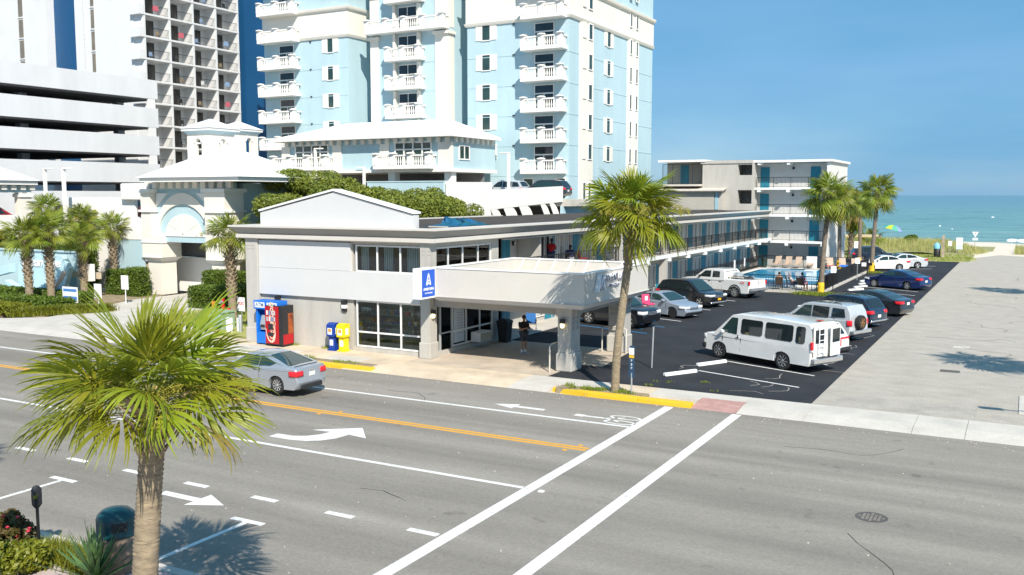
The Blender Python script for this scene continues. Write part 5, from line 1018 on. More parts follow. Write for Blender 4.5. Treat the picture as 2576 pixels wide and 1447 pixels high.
# near planting, bottom left
def nb(cx,cy,r,h,n,s): 
    g = random.Random(s); return [((cx+g.uniform(-r,r),cy+g.uniform(-r,r),g.uniform(.15,h)),(g.uniform(.16,.3),)*3) for _ in range(n)]
shrub('flowering_bush','dark leafy rose bush with red blossoms by the parking meter','bush',nb(-18.1,11.15,.42,.62,14,1),5200,.05,M['leaf_r'],92)
rb = [o for o in COL.objects if o.name.startswith('flowering_bush')][0]; g = random.Random(5); fl = MB()
for i in range(34):
    p = (-18.05+g.uniform(-.75,.75), 10.9+g.uniform(-.7,.5), g.uniform(.35,.9)); fl.lathe([(.008,-.02),(.03,0),(.04,.02),(.02,.035),(.004,.03)],p,6)
fl.build('blossoms', M['petal'], rb, smooth=60)
shrub('leafy_bush','bright yellow-green bush in front of the rose bush','bush',nb(-16.85,10.6,.4,.42,14,2),5200,.055,M['leaf_y'],93)
blades('pavement_grass','clumps of bright ornamental grass along the near kerb', lambda g,n: np.stack([-17.3+(u:=g.random(n))*2.0+g.normal(size=n)*.15, 11.55-.15*u+g.normal(size=n)*.16],1), 3400, .28, .011, M['leaf_y'], 13, .9)
blades('pavement_grass','ornamental grass right of the palm foot', lambda g,n: np.stack([-13.4+g.random(n)*1.4, 11.2+g.normal(size=n)*.2],1), 1600, .26, .011, M['leaf_y'], 14, .9)
yu = thing('yucca','grey-green yucca with stiff sword leaves in front of the litter bin','yucca',(-14.95,11.0,0)); g = random.Random(12)
ym = mat('yucca_leaf',(0.115,0.20,0.055),.45,col2=(0.07,0.15,0.06),scale=4,trans=.15)
me = None; mb = MB(); rs = []
for t in (0,.2,.45,.7,.9,1.0): w_ = (.018,.03,.034,.026,.012,.001)[len(rs)]; rs.append([(-w_,.0,t),(0,-.012*(1-t),t),(w_,.0,t),(0,.004,t)])
mb.rings(rs, False); lf = mb.build('sword_leaf', ym, yu, smooth=50)
for i in range(46):
    o = lf if i == 0 else lf.copy()
    if i: COL.objects.link(o)
    t = i/46; o.matrix_parent_inverse = Matrix.Identity(4); s = g.uniform(.8,1.2); o.matrix_basis = Matrix.Translation((0,0,.05+.15*(1-t))) @ Matrix.Rotation(i*2.4,4,'Z') @ Matrix.Rotation(R(6+68*t+g.uniform(-6,6)),4,'X') @ Matrix.Rotation(g.uniform(-.4,.4),4,'Z') @ Matrix.Diagonal((1.15,1,s,1))
# ---------------------------------------------------------------- vehicles
WHEELS = {}
def wheel_meshes(r, w, rimm, spokes, rr=.66):
    key = (round(r,3), round(w,3), rimm.name, spokes)
    if key in WHEELS: return WHEELS[key]
    t = MB().lathe([(r*rr,-w/2),(r*.93,-w/2),(r*.985,-w*.40),(r,-w*.25),(r,w*.25),(r*.985,w*.40),(r*.93,w/2),(r*rr,w/2),(r*rr*.97,w*.3),(r*rr*.97,-w*.3)],(0,0,0),28,'y')
    t.f = t.f[:-2]; n = 28; k = 9*n
    t.f += [(k+i, k+(i+1)%n, (i+1)%n, i) for i in range(n)]
    a = t.build('tyre_proto', M['tyre'], smooth=40); mt = a.data; bpy.data.objects.remove(a)
    m = MB().lathe([(r*rr*.99,-w*.44),(r*rr*1.0,-w*.46),(r*rr*.92,-w*.40),(r*rr*.86,-w*.18),(r*.10,-w*.14),(r*.02,-w*.14),(r*.02,w*.2),(r*rr*.9,w*.2)],(0,0,0),28,'y'); 
    b = m.build('dish_proto', M['rim_dk'], smooth=40); md = b.data; bpy.data.objects.remove(b)
    s = MB(); 
    for i in range(spokes):
        an = 2*math.pi*i/spokes; c, d = math.cos(an), math.sin(an); ww = r*.62/ max(5,spokes)*1.25
        p0 = Vector((c*r*.08,-w*.36,d*r*.08)); p1 = Vector((c*r*rr*.94,-w*.44,d*r*rr*.94)); s.bar(p0, p1, ww, w*.12, (0,1,0))
    s.lathe([(r*.16,-w*.44),(r*.13,-w*.47),(r*.02,-w*.48),(r*.02,-w*.3),(r*.16,-w*.3)],(0,0,0),14,'y')
    rg = [(r*rr*.9,-w*.42),(r*rr*.99,-w*.46),(r*rr*1.03,-w*.44),(r*rr*.97,-w*.30)]
    s.lathe(rg+[rg[0]],(0,0,0),28,'y'); s.f = s.f[:-2]
    c_ = s.build('spoke_proto', rimm, smooth=35); ms_ = c_.data; bpy.data.objects.remove(c_)
    WHEELS[key] = (mt, md, ms_); return WHEELS[key]
def add_wheel(par, x, y, r, w, rimm, spokes, side, tilt=None):
    mt, md, ms_ = wheel_meshes(r, w, rimm, spokes)
    o = bpy.data.objects.new('wheel', mt); COL.objects.link(o); o.parent = par; o.location = (x,y,r); o.rotation_euler = (0,rnd.uniform(0,1.2),0 if side < 0 else math.pi)
    for nm, me in (('hub_dish',md),('rim',ms_)): q = bpy.data.objects.new(nm, me); COL.objects.link(q); q.parent = o
    return o
def interp(pts, v, i, j):
    pts = sorted(pts, key=lambda p: p[i])
    if v <= pts[0][i]: return pts[0][j]
    for a, b in zip(pts[:-1], pts[1:]):
        if a[i] <= v <= b[i]: return a[j] + (b[j]-a[j])*((v-a[i])/(b[i]-a[i]+1e-9))
    return pts[-1][j]
def car(label, loc, deg, pm, L_=4.6, W_=1.8, gc=.2, wb=2.7, xf=None, r=.33, top=(), nose=(), tail=(), cab=(), tb=.14, wins=(), ws=None, rw=None, rimm=None, spokes=5, cat='car', name='parked_car', trim=None,
        head=None, tl=None, glass='carglass', gl_ws='carglass_t', group=None, plate=True, extras=None, seams=(), handles=(), rails=False, mirror=None, tapf=.13, tapr=.09, cab_mat=None, grille=None, bump=None, z0=0.0, skirt=None, gtop='carglass', tlm='lamp_r', wheel_w=.225, platem='plate'):
    """x forward, y left, z up. top: belt/hood/deck outline rear to front; nose/tail: (x,z) front and rear outlines from top to bottom; cab: cabin outline rear base -> roof -> windscreen base"""
    t = thing(name, label, cat, (loc[0],loc[1],z0), R(deg), group); hw = W_/2; xf = xf if xf is not None else L_/2-.9; xr = xf-wb; rimm = rimm or M['rim']
    zb = max(p[1] for p in top)
    def D(x, y, z):
        s = max(0, (abs(x)-.33*L_)/(.17*L_)); k = 1-(tapf if x > 0 else tapr)*min(1.2,s)**2; f = 1 - .07*max(0,(.45-z)/.45)**1.5 - .045*max(0,(z-.62)/.5)**1.5
        return Vector((x, y*k*f, z))
    ra = r+.055; arch = []
    def archpts(xc):
        a0 = math.asin(max(-1,min(1,(gc-r)/ra))); return [(xc+ra*math.cos(a), r+ra*math.sin(a)) for a in [a0+(math.pi-2*a0)*i/12 for i in range(13)]]
    out = list(tail)[::-1] + list(top) + list(nose) + [(nose[-1][0]-.08, gc)]
    af = archpts(xf); ar = archpts(xr)
    out += [p for p in af] + [(xf-ra-.25 if 0 else (xf+xr)/2, gc)] + [p for p in ar] + [(tail[-1][0]+.08, gc)]
    zc = .6; rs = []
    for s, ix, dz_ in ((-1,.022,.055),(-.965,.008,.02),(-.86,.0,.0),(-.4,0,0),(0,0,-.008),(.4,0,0),(.86,0,0),(.965,.008,.02),(1,.022,.055)):
        rs.append([D(x*(1-ix), s*hw, z - (dz_ if z > zc else 0)*min(1,max(0,(z-zc)/.2))) for x, z in out])
    body = MB().rings(rs).build('body', pm, t, smooth=32, local=True)
    bx('underbody', M['plastic'], t, xr-.55, xf+.5, -hw+.24, hw-.24, gc-.02, min(.62,zb-.15), local=True)
    # cabin
    zbelt = cab[0][1]; zt = max(p[1] for p in cab)
    def DC(x, s, z): 
        k = max(0,(z-zbelt)/(zt-zbelt)); q = D(x, hw*.985, min(zbelt,.9)).y/hw
        return Vector((x, s*hw*q*(1-tb*k), z + .025*(1-s*s)*k))
    rs = []
    for s, dd in ((-1,.035),(-.955,.012),(-.86,0),(-.45,0),(0,0),(.45,0),(.86,0),(.955,.012),(1,.035)): rs.append([DC(x, s, z-dd*max(0,(z-zbelt)/(zt-zbelt))) for x, z in [(cab[0][0],zbelt-.12)]+list(cab)+[(cab[-1][0],cab[-1][1]-.12)]])
    MB().rings(rs).build('cabin', cab_mat or pm, t, smooth=32, local=True)
    G_ = M[glass]
    def pane(quad, name, m, nx=6, off=.008):
        """quad: ((x,z) bottom, (x,z) top), lateral extents bottom/top in units of half width"""
        (xb, zb_), (xt, zt_), sb, st_ = quad; v = []; f = []; nrm = Vector((zt_-zb_,0,-(xt-xb))).normalized(); nrm = nrm if nrm.z > 0 else -nrm
        for j in range(4):
            u = j/3
            for i in range(nx+1):
                s = -1+2*i/nx; v.append(DC(xb+(xt-xb)*u, s*(sb+(st_-sb)*u), zb_+(zt_-zb_)*u) + nrm*off)
        for j in range(3):
            for i in range(nx): f.append((j*(nx+1)+i,j*(nx+1)+i+1,(j+1)*(nx+1)+i+1,(j+1)*(nx+1)+i))
        me = bpy.data.meshes.new(name); me.from_pydata(v,[],f); return link(name, me, m, t, 180, local=True)
    if ws: pane(ws,'windshield',M[gl_ws])
    if rw: pane(rw,'rear_window',M[gtop])
    for wpts in wins:
        gm = G_
        if isinstance(wpts[0], str): gm = M[wpts[0]]; wpts = wpts[1:]
        for sd in (-1,1):
            n = len(wpts); o = [DC(x,sd,z)+Vector((0,sd*.006,0)) for x,z in wpts]; i_ = [p-Vector((0,sd*.03,0)) for p in o]
            MB().rings([o,i_]).build('side_window', gm, t, local=True)
    for sd in (-1,1):
        for x in seams: MB().rings([[D(x+dx,sd*(hw+.002),z) for dx, z in ((-.005,gc+.12),(.005,gc+.12),(.005,.62),(.005,zbelt-.03),(-.005,zbelt-.03),(-.005,.62))],[D(x+dx,sd*(hw-.05),z) for dx, z in ((-.005,gc+.12),(.005,gc+.12),(.005,.62),(.005,zbelt-.03),(-.005,zbelt-.03),(-.005,.62))]]).build('door_seam', M['plastic'], t, local=True)
        for x, z in handles: MB().box(x-.09,x+.09,*sorted((D(x,sd*hw,z).y, D(x,sd*hw,z).y+sd*.03)),z-.018,z+.018).build('door_handle', pm if not trim else M['plastic'], t, local=True, bevel=.008)
        if mirror: x, z = mirror; y = D(x,sd*hw,z).y; MB().rings([[(x-.07,y,z-.04),(x+.07,y,z-.04),(x+.07,y,z+.04),(x-.07,y,z+.04)],[(x-.1,y+sd*.14,z-.06),(x+.06,y+sd*.14,z-.06),(x+.04,y+sd*.14,z+.1),(x-.1,y+sd*.14,z+.1)],[(x-.1,y+sd*.22,z-.03),(x+.03,y+sd*.22,z-.03),(x+.02,y+sd*.22,z+.08),(x-.1,y+sd*.22,z+.08)]]).build('wing_mirror', pm if not trim else M['plastic'], t, local=True, bevel=.02)
        for x in (xf, xr): add_wheel(t, x, sd*(D(x,hw,r).y-wheel_w/2-.015), r, wheel_w, rimm, spokes, sd)
        # arch lip
        if trim:
            for xc in (xf, xr):
                A = archpts(xc); mb = MB()
                mb.rings([[D(p[0],sd*(hw+.018),p[1]) for p in A]+[D(xc+(p[0]-xc)*1.16,sd*(hw+.012),r+(p[1]-r)*1.16) for p in A[::-1]], [D(p[0],sd*(hw-.06),p[1]) for p in A]+[D(xc+(p[0]-xc)*1.16,sd*(hw-.06),r+(p[1]-r)*1.16) for p in A[::-1]]]).build('arch_trim', M['plastic'], t, local=True)
            mb = MB().rings([[D(x,sd*(hw+.015),z) for x,z in ((xr+ra,gc),(xf-ra,gc),(xf-ra,gc+.14),(xr+ra,gc+.14))],[D(x,sd*(hw-.06),z) for x,z in ((xr+ra,gc),(xf-ra,gc),(xf-ra,gc+.14),(xr+ra,gc+.14))]]).build('sill_trim', M['plastic'], t, local=True)
        # lights
        def patch(kind, y0, y1, z0_, z1, wrap, m, nm):
            sgn = 1 if kind == 'nose' else -1; ol = nose if kind == 'nose' else tail; v = []; f = []; ny = 5; wd = 4
            cols = [(y0+(y1-y0)*i/ny, None) for i in range(ny+1)]
            for j in range(4):
                z = z0_+(z1-z0_)*j/3; xe = interp(ol, z, 1, 0)
                for i in range(ny+1): p = D(xe, sd*hw*(y0+(y1-y0)*i/ny), z); v.append(p + Vector((sgn*.012,sd*.002,.0)))
                for i in range(1, wd+1): p = D(xe*(1-.022)-sgn*wrap*i/wd, sd*hw, z); v.append(p + Vector((0,sd*.010,0)))
            nc = ny+1+wd
            for j in range(3):
                for i in range(nc-1): f.append((j*nc+i,j*nc+i+1,(j+1)*nc+i+1,(j+1)*nc+i))
            me = bpy.data.meshes.new(nm); me.from_pydata(v,[],f); o = link(nm, me, m, t, 60, local=True); so = o.modifiers.new('s','SOLIDIFY'); so.thickness = .02
        if head: patch('nose', *head, M['lamp_w'], 'headlight')
        if tl: patch('tail', *tl, M[tlm], 'taillight')
    xn = interp(nose,.62,1,0); xt_ = interp(tail,.6,1,0)
    if grille: 
        y0, za, zb2, gm = grille; me = MB(); 
        rr = [[D(interp(nose,z,1,0)+.012-q,s*hw*y0,z) for s in (-1,-.6,-.2,.2,.6,1)] for q in (0,) for z in (za,(za+zb2)/2,zb2)]
        v = [p for q in rr for p in q]; f = [(j*6+i,j*6+i+1,(j+1)*6+i+1,(j+1)*6+i) for j in range(2) for i in range(5)]; m2 = bpy.data.meshes.new('grille'); m2.from_pydata(v,[],f); link('grille', m2, gm, t, local=True)
        for k in range(3): zz = za+(zb2-za)*(k+.5)/3; MB().path([D(interp(nose,zz,1,0)+.02,s*hw*y0*.95,zz) for s in (-1,-.5,0,.5,1)],.012,5).build('grille_bar', M['chrome'] if gm is M['plastic'] else M['plastic'], t, local=True)
    if bump:
        for ol, za, zb2, sg, m in bump:
            o_ = nose if ol > 0 else tail; v = []; n = 9
            for z in (za,(za+zb2)/2,zb2):
                for i in range(n): s = -1+2*i/(n-1); v.append(D(interp(o_,z,1,0),s*hw*.99,z)+Vector((ol*sg,0,0)))
            me = bpy.data.meshes.new('bumper'); me.from_pydata(v,[],[(j*n+i,j*n+i+1,(j+1)*n+i+1,(j+1)*n+i) for j in range(2) for i in range(n-1)]); o = link('bumper', me, m, t, 60, local=True); so = o.modifiers.new('s','SOLIDIFY'); so.thickness = .06; so.offset = 0
    if plate:
        zz = plate if plate is not True else .72; x = interp(tail,zz,1,0); bx('license_plate', M['plate'], t, x-.022,x-.012,-.16,.16,zz-.08,zz+.08, local=True)
    if rails:
        for sd in (-1,1):
            y = DC(0,sd*.9,zt).y; MB().path([(rails[0],y,zt-.03),(rails[0]+.08,y,zt+.05),(rails[1]-.08,y,zt+.06),(rails[1],y,zt-.02)],.018,6).build('roof_rail', M['plastic'], t, local=True)
        if len(rails) > 2:
            for x in rails[2]: MB().tube((x,-DC(0,.9,zt).y,zt+.07),(x,DC(0,.9,zt).y,zt+.07),.02).build('cross_bar', M['plastic'], t, local=True)
    if extras: extras(t, D, DC, hw)
    return t
P_white = paint('paint_car_white',(0.72,0.72,0.70)); P_silver = paint('paint_silver',(0.42,0.45,0.49),.45,.3); P_black = paint('paint_black',(0.008,0.009,0.012)); P_navy = paint('paint_navy',(0.010,0.022,0.045)); P_blue = paint('paint_blue_deep',(0.006,0.022,0.105)); P_grey = paint('paint_grey_blue',(0.30,0.345,0.41),.2); P_dgrey = paint('paint_dark_grey',(0.03,0.034,0.04),.3); P_red = paint('paint_red',(0.30,0.012,0.02)); P_lsilver = paint('paint_light_silver',(0.55,0.58,0.60),.2)
# silver coupe driving on the road
def ex_coupe(t, D, DC, hw):
    bx('diffuser', M['plastic'], t, -2.25,-2.14,-.55,.55,.20,.36, local=True, bevel=.03); MB().tube((-2.22,-.5,.24),(-2.1,-.5,.24),.045).build('tailpipe', M['chrome'], t, local=True)
    MB().path([(-1.93,s*.62,1.015) for s in (-1,-.5,0,.5,1)],[.014,.02,.022,.02,.014],6).build('deck_spoiler', P_dgrey, t, local=True); bx('badge', M['chrome'], t, -2.215,-2.2,-.06,.06,.83,.9, local=True)
car('silver two-door coupe driving along the road past the near palm',(-25.15,26.25),180,P_silver,4.48,1.77,.19,2.62,1.33,.325,
    top=[(-2.12,.98),(-1.7,1.03),(-1.0,.98),(.6,.93),(.95,.93),(1.7,.82),(2.05,.70)], nose=[(2.2,.58),(2.24,.45),(2.18,.25)], tail=[(-2.16,.96),(-2.2,.80),(-2.21,.58),(-2.24,.45),(-2.16,.25)],
    cab=[(-1.78,1.0),(-1.2,1.19),(-.62,1.355),(.0,1.40),(.35,1.36),(1.12,.93)], tb=.25, wins=[('carglass_t',(-.98,1.03),(-1.22,1.13),(-.62,1.29),(-.42,1.315),(-.42,1.0)),('carglass_t',(-.36,1.0),(-.36,1.32),(.05,1.335),(.32,1.29),(.85,1.0))], ws=((1.06,.97),(.40,1.345),.86,.80), rw=((-1.72,1.025),(-.70,1.335),.80,.78), gtop='carglass_t', rimm=M['rim'], spokes=10, head=(.55,.98,.58,.70,.35), tl=(.60,.99,.68,.88,.28), plate=.72, extras=ex_coupe, seams=(-.42,.95), handles=((-.25,.86),), mirror=(.72,1.0), tapr=.11, name='silver_coupe')
# white passenger van
def ex_van(t, D, DC, hw):
    bx('rear_bumper', M['chrome'], t, -3.12,-2.9,-.95,.95,.42,.64, local=True, bevel=.04); bx('bumper_step', M['plastic'], t, -3.1,-2.95,-.6,.6,.641,.655, local=True)
    MB().box(2.72,2.96,-.98,.98,.38,.62).build('front_bumper', M['plastic'], t, local=True, bevel=.06)
    dm = M['signwhite']; 
    d1 = bx('rear_door', P_white, t, -2.995,-2.945,.02,.86,.68,1.95, local=True, bevel=.02); bx('door_glass', M['carglass'], d1, -3.003,-2.996,.14,.76,1.25,1.8, local=True)
    Mx = Matrix.Translation((-2.96,-.9,0)) @ Matrix.Rotation(R(9),4,'Z')      # right-hand door ajar
    d2 = MB().box(-.05,0,.02,.86,.68,1.95).xf(Mx).build('rear_door', P_white, t, local=True, bevel=.02); MB().box(-.06,-.051,.12,.74,1.25,1.8).xf(Mx).build('door_glass', M['carglass'], d2, local=True)
    bx('door_gap', M['wood'], t, -2.968,-2.962,.865,.9,.7,1.95, local=True)
    l = MB()
    for y in (.30,.64): l.path([(-3.01,y,.72),(-3.09,y,.8),(-3.09,y,1.95),(-3.0,y,2.0)],.022,6)
    for k in range(5): l.tube((-3.09,.30,.9+k*.24),(-3.09,.64,.9+k*.24),.018)
    l.build('rear_ladder', mat('ladder_white',(0.75,0.76,0.78),.35), t, local=True)
    for s in (-1,1): bx('taillight', M['lamp_r'], t, -2.995,-2.9,*sorted((s*.86,s*.985)),1.0,1.32, local=True, bevel=.015); bx('reverse_light', M['lamp_w'], t, -2.993,-2.9,*sorted((s*.865,s*.98)),.92,.99, local=True)
    for s in (-1,1): bx('side_stripe', mat('van_grey_%d'%(s+1),(0.50,0.55,0.60),.5), t, -1.2,1.55,*sorted((s*.965,s*.972)),.42,.60, local=True)
    bx('high_brake_light', M['lamp_r'], t, -2.72,-2.5,-.12,.12,2.105,2.12, local=True)
    bx('fuel_flap', M['plastic'], t, .84,.90,.985,.992,1.0,1.16, local=True)
VW = [(-2.6,-2.15,1.2,1.9),(-2.0,-.58,1.22,1.9),(-.42,.74,1.24,1.9)]
vw = []
for a, b, z0_, z1_ in VW: q = .07; vw.append([(a+q,z0_),(b-q,z0_),(b,z0_+q),(b,z1_-q),(b-q,z1_),(a+q,z1_),(a,z1_-q),(a,z0_+q)])
vw.append(['carglass_t',(.95,1.18),(1.86,1.24),(1.80,1.34),(1.36,1.84),(1.28,1.9),(.95,1.9)])
car('long white passenger van with rear ladder and rear doors ajar',(-9.72,40.75),154.5,P_white,5.95,2.0,.32,3.5,1.95,.385,
    top=[(-2.96,1.12),(-1.0,1.13),(1.9,1.13),(2.3,1.13),(2.82,1.06)], nose=[(2.92,.92),(2.93,.7),(2.86,.4)], tail=[(-2.96,1.0),(-2.96,.8),(-2.94,.45)],
    cab=[(-2.95,1.1),(-2.91,1.85),(-2.75,2.03),(-1.0,2.10),(.9,2.09),(1.32,2.0),(2.25,1.12)], tb=.13, wins=vw, ws=((2.12,1.22),(1.40,1.92),.86,.82), rimm=M['chrome'], spokes=8, head=(.62,.97,.82,1.0,.12), plate=False, extras=ex_van, seams=(.72,1.75), handles=((.88,1.08),), mirror=(1.72,1.24), tapf=.10, tapr=.015, name='white_van', cat='van', grille=(.55,.78,1.0,M['plastic']), wheel_w=.25)
SUVT = dict(top=[(-2.2,1.02),(-1.0,1.05),(.8,1.02),(1.1,1.03),(1.9,.97),(2.15,.88)], nose=[(2.3,.72),(2.32,.5),(2.24,.3)], tail=[(-2.24,1.0),(-2.3,.85),(-2.3,.6),(-2.32,.45),(-2.22,.3)],
    cab=[(-2.2,1.0),(-2.1,1.2),(-1.78,1.60),(-1.2,1.69),(.0,1.72),(.4,1.67),(1.3,1.02)], wins=[((-1.95,1.12),(-1.72,1.50),(-1.2,1.55),(-1.2,1.10)),((-1.12,1.10),(-1.12,1.56),(-.2,1.59),(-.2,1.07)),((-.12,1.07),(-.12,1.59),(.3,1.56),(.95,1.06))], ws=((1.24,1.07),(.46,1.645),.86,.80), rw=((-2.15,1.12),(-1.86,1.545),.80,.76))
def suv(label, loc, deg, pm, sc=1.0, **k):
    a = dict(L_=4.65, W_=1.88, gc=.24, wb=2.72, xf=1.42, r=.36, tb=.17, seams=(-.2,.9,-1.1), handles=((-.95,.93),(-.02,.92)), mirror=(.8,1.1), tl=(.62,.99,.80,.98,.28), head=(.5,.98,.74,.88,.4), cat='suv', spokes=5, **SUVT); a.update(k)
    return car(label, loc, deg, pm, **a)
suv('white crossover with red light bar showing behind the van',(-9.2,43.5),158,P_white,name='parked_suv',rails=(-1.6,.3),bump=[(-1,.32,.56,.02,M['plastic'])],tl=(.05,.99,.92,1.0,.25),plate=.74)
def ex_xterra(t, D, DC, hw):
    o = add_wheel(t, -2.42, .12, .36, .24, M['rim_gold'], 6, -1); o.name = 'spare_wheel'; o.rotation_euler = (0,.2,R(-90)); o.location = (-2.45,.15,.98); bx('tyre_carrier', M['plastic'], t, -2.36,-2.28,.05,.25,.6,1.1, local=True)
    bx('rear_bumper', M['chrome'], t, -2.5,-2.3,-.85,.85,.42,.60, local=True, bevel=.03)
suv('silver boxy SUV with roof bars and gold-rimmed spare wheel on the back',(-9.3,49.6),159,P_lsilver,name='parked_suv',L_=4.55,r=.38,gc=.3,trim=True,plate=False,rails=(-1.7,.4,(-1.3,-.1)),extras=ex_xterra,
    top=[(-2.25,1.12),(-1.0,1.12),(.8,1.1),(1.1,1.1),(1.95,1.02),(2.15,.92)], tail=[(-2.28,1.05),(-2.3,.85),(-2.3,.6),(-2.24,.36)], cab=[(-2.26,1.1),(-2.18,1.5),(-2.02,1.78),(-1.4,1.84),(.0,1.82),(.38,1.75),(1.2,1.1)], wins=[((-2.0,1.24),(-1.9,1.64),(-1.3,1.66),(-1.3,1.22)),((-1.1,1.18),(-1.1,1.68),(-.2,1.70),(-.2,1.16)),('carglass_t',(-.12,1.16),(-.12,1.70),(.3,1.67),(.9,1.14))], ws=((1.14,1.16),(.44,1.72),.86,.80), rw=((-2.22,1.22),(-2.06,1.68),.8,.76), tl=(.86,.99,.82,1.1,.12))
suv('dark navy SUV with red tail lamps parked beside the silver boxy SUV',(-9.1,55.15),159,P_navy,name='parked_suv',L_=4.75,trim=True,plate=.66,rails=(-1.5,.3),rimm=M['rim_dk'],spokes=6,bump=[(-1,.30,.44,.015,M['chrome'])],glass='carglass')
SEDT = dict(top=[(-2.28,1.0),(-1.7,1.06),(-1.0,1.0),(.7,.96),(1.1,.96),(1.9,.84),(2.2,.72)], nose=[(2.36,.58),(2.4,.42),(2.32,.25)], tail=[(-2.33,.98),(-2.38,.82),(-2.38,.6),(-2.42,.45),(-2.32,.26)],
    cab=[(-1.85,1.02),(-1.25,1.25),(-.75,1.40),(-.1,1.45),(.3,1.41),(1.2,.96)], wins=[((-1.32,1.08),(-1.1,1.24),(-.62,1.34),(-.3,1.36),(-.3,1.04)),('carglass_t',(-.22,1.04),(-.22,1.365),(.0,1.36),(.28,1.32),(.95,1.0))], ws=((1.13,1.0),(.36,1.39),.86,.80), rw=((-1.78,1.05),(-.86,1.375),.80,.77))
def sedan(label, loc, deg, pm, **k):
    a = dict(L_=4.8, W_=1.82, gc=.18, wb=2.78, xf=1.45, r=.335, tb=.22, seams=(-.26,.95,-1.15), handles=((-.95,.9),(-.05,.88)), mirror=(.82,1.02), tl=(.55,.99,.78,.94,.3), head=(.5,.98,.60,.74,.42), name='parked_car', gtop='carglass_t', **SEDT); a.update(k)
    return car(label, loc, deg, pm, **a)
sedan('dark grey sedan parked beyond the navy SUV',(-8.35,61.2),159,P_dgrey,plate=.78)
sedan('deep blue sedan with multi-spoke wheels parked alone by the wheel stops',(-8.85,78.75),156,P_blue,plate=.68,spokes=10)
sedan('white sedan parked at the end of the pool fence',(-12.35,97.3),209,P_white,plate=False,spokes=10)
sedan('silver sedan parked behind the white sedan',(-11.1,101.1),209,P_lsilver,plate=False)
suv('dark blue SUV parked behind the palms at the motel block end',(-14.9,109.0),22,P_navy,name='parked_suv')
# left row
sedan('grey-blue hatchback sedan with black wheels facing out of its bay',(-19.3,54.05),-20,P_grey,plate=False,rimm=M['rim_dk'],spokes=10,grille=(.5,.52,.66,M['plastic']),bump=[(1,.28,.38,.01,M['plastic'])],L_=4.6)
def ex_plate(t, D, DC, hw): bx('license_plate', M['plate_y'], t, 2.335,2.345,-.16,.16,.5,.64, local=True)
suv('black SUV with yellow front plate between the grey hatchback and the pickup',(-19.5,59.95),-20,P_black,name='parked_suv',L_=4.85,plate=False,trim=True,extras=ex_plate,grille=(.55,.66,.84,M['plastic']),bump=[(1,.3,.4,.01,M['chrome'])])
suv('black off-road SUV with silver wheels parked beside the canopy pillar',(-20.05,48.65),-14,P_black,name='parked_suv',L_=4.8,r=.39,gc=.3,trim=True,plate=False,wb=2.79,spokes=6,head=(.55,.98,.80,.98,.3),grille=(.5,.75,.95,M['plastic']),top=[(-2.25,1.12),(-1.0,1.13),(.8,1.12),(1.1,1.12),(2.0,1.08),(2.2,1.0)],nose=[(2.34,.82),(2.36,.55),(2.26,.36)],
    cab=[(-2.26,1.1),(-2.18,1.45),(-1.95,1.74),(-1.3,1.80),(.0,1.80),(.35,1.73),(1.1,1.12)],wins=[((-1.95,1.24),(-1.8,1.6),(-1.2,1.63),(-1.2,1.2)),((-1.1,1.18),(-1.1,1.64),(-.2,1.66),(-.2,1.16)),((-.12,1.16),(-.12,1.66),(.28,1.63),(.85,1.14))], ws=((1.04,1.18),(.41,1.69),.86,.80), rw=((-2.22,1.22),(-2.0,1.64),.8,.76))
# white pickup: crew cab and open bed
def ex_pickup(t, D, DC, hw):
    bx('bed_floor', M['plastic'], t, -3.0,-1.05,-.85,.85,.85,.9, local=True); bx('rear_bumper', M['chrome'], t, -3.32,-3.1,-.95,.95,.55,.78, local=True, bevel=.04); bx('hitch', M['plastic'], t, -3.4,-3.2,-.1,.1,.5,.6, local=True)
    bx('bed_inside', M['plastic'], t, -3.0,-.98,-.82,.82,1.275,1.285, local=True)
    for s in (-1,1):
        bx('taillight', M['lamp_r'], t, -3.17,-3.06,*sorted((s*.87,s*1.0)),.98,1.26, local=True, bevel=.015); bx('running_board', M['chrome'], t, -.9,1.3,*sorted((s*.92,s*1.05)),.42,.47, local=True)
        me = text_mesh('FX4',.2,.003,.004,.2); me.transform(Matrix.Translation((-2.55,s*1.005,1.13)) @ Matrix.Rotation(R(180 if s > 0 else 0),4,'Z') @ Matrix.Rotation(R(90),4,'X')); link('lettering', me, M['lamp_r'], t, local=True)
    for zz in (1.2,1.05): MB().lathe([(.0,0),(.04,0),(.04,.01),(0,.01)],(-3.19,0,zz),10,'x').build('tailgate_emblem', M['plastic'], t, local=True)
car('white crew-cab pickup truck with loaded bed parked beside the pool fence',(-19.45,67.0),158,P_white,6.3,2.02,.38,3.95,2.05,.42,
    top=[(-3.12,1.32),(-1.0,1.32),(1.3,1.25),(1.7,1.28),(2.6,1.22),(2.95,1.12)], nose=[(3.1,.95),(3.1,.7),(3.0,.45)], tail=[(-3.14,1.25),(-3.16,1.0),(-3.15,.7),(-3.1,.5)],
    cab=[(-.98,1.3),(-.9,1.75),(-.75,1.93),(-.2,1.97),(.65,1.95),(.98,1.88),(1.75,1.26)], tb=.15, wins=[((-.55,1.38),(-.5,1.80),(.12,1.82),(.12,1.36)),((.28,1.36),(.28,1.82),(.82,1.80),(1.38,1.36))], ws=((1.66,1.34),(1.03,1.84),.86,.82), rw=((-.955,1.4),(-.86,1.82),.78,.74), rimm=M['rim_gold'] if 0 else M['rim'], spokes=8, head=(.6,.98,.9,1.12,.25), plate=False, extras=ex_pickup, seams=(.2,1.25,-.75), handles=((.38,1.1),(-.6,1.1)), mirror=(1.25,1.38), tapf=.08, tapr=.02, name='white_pickup', cat='pickup', trim=True, wheel_w=.27, grille=(.55,.85,1.1,M['chrome']))
ld_ = thing('pickup_load','grey sheet-metal duct and folded tarps lying in the pickup bed','load',(-18.2,66.5,1.3),R(158))
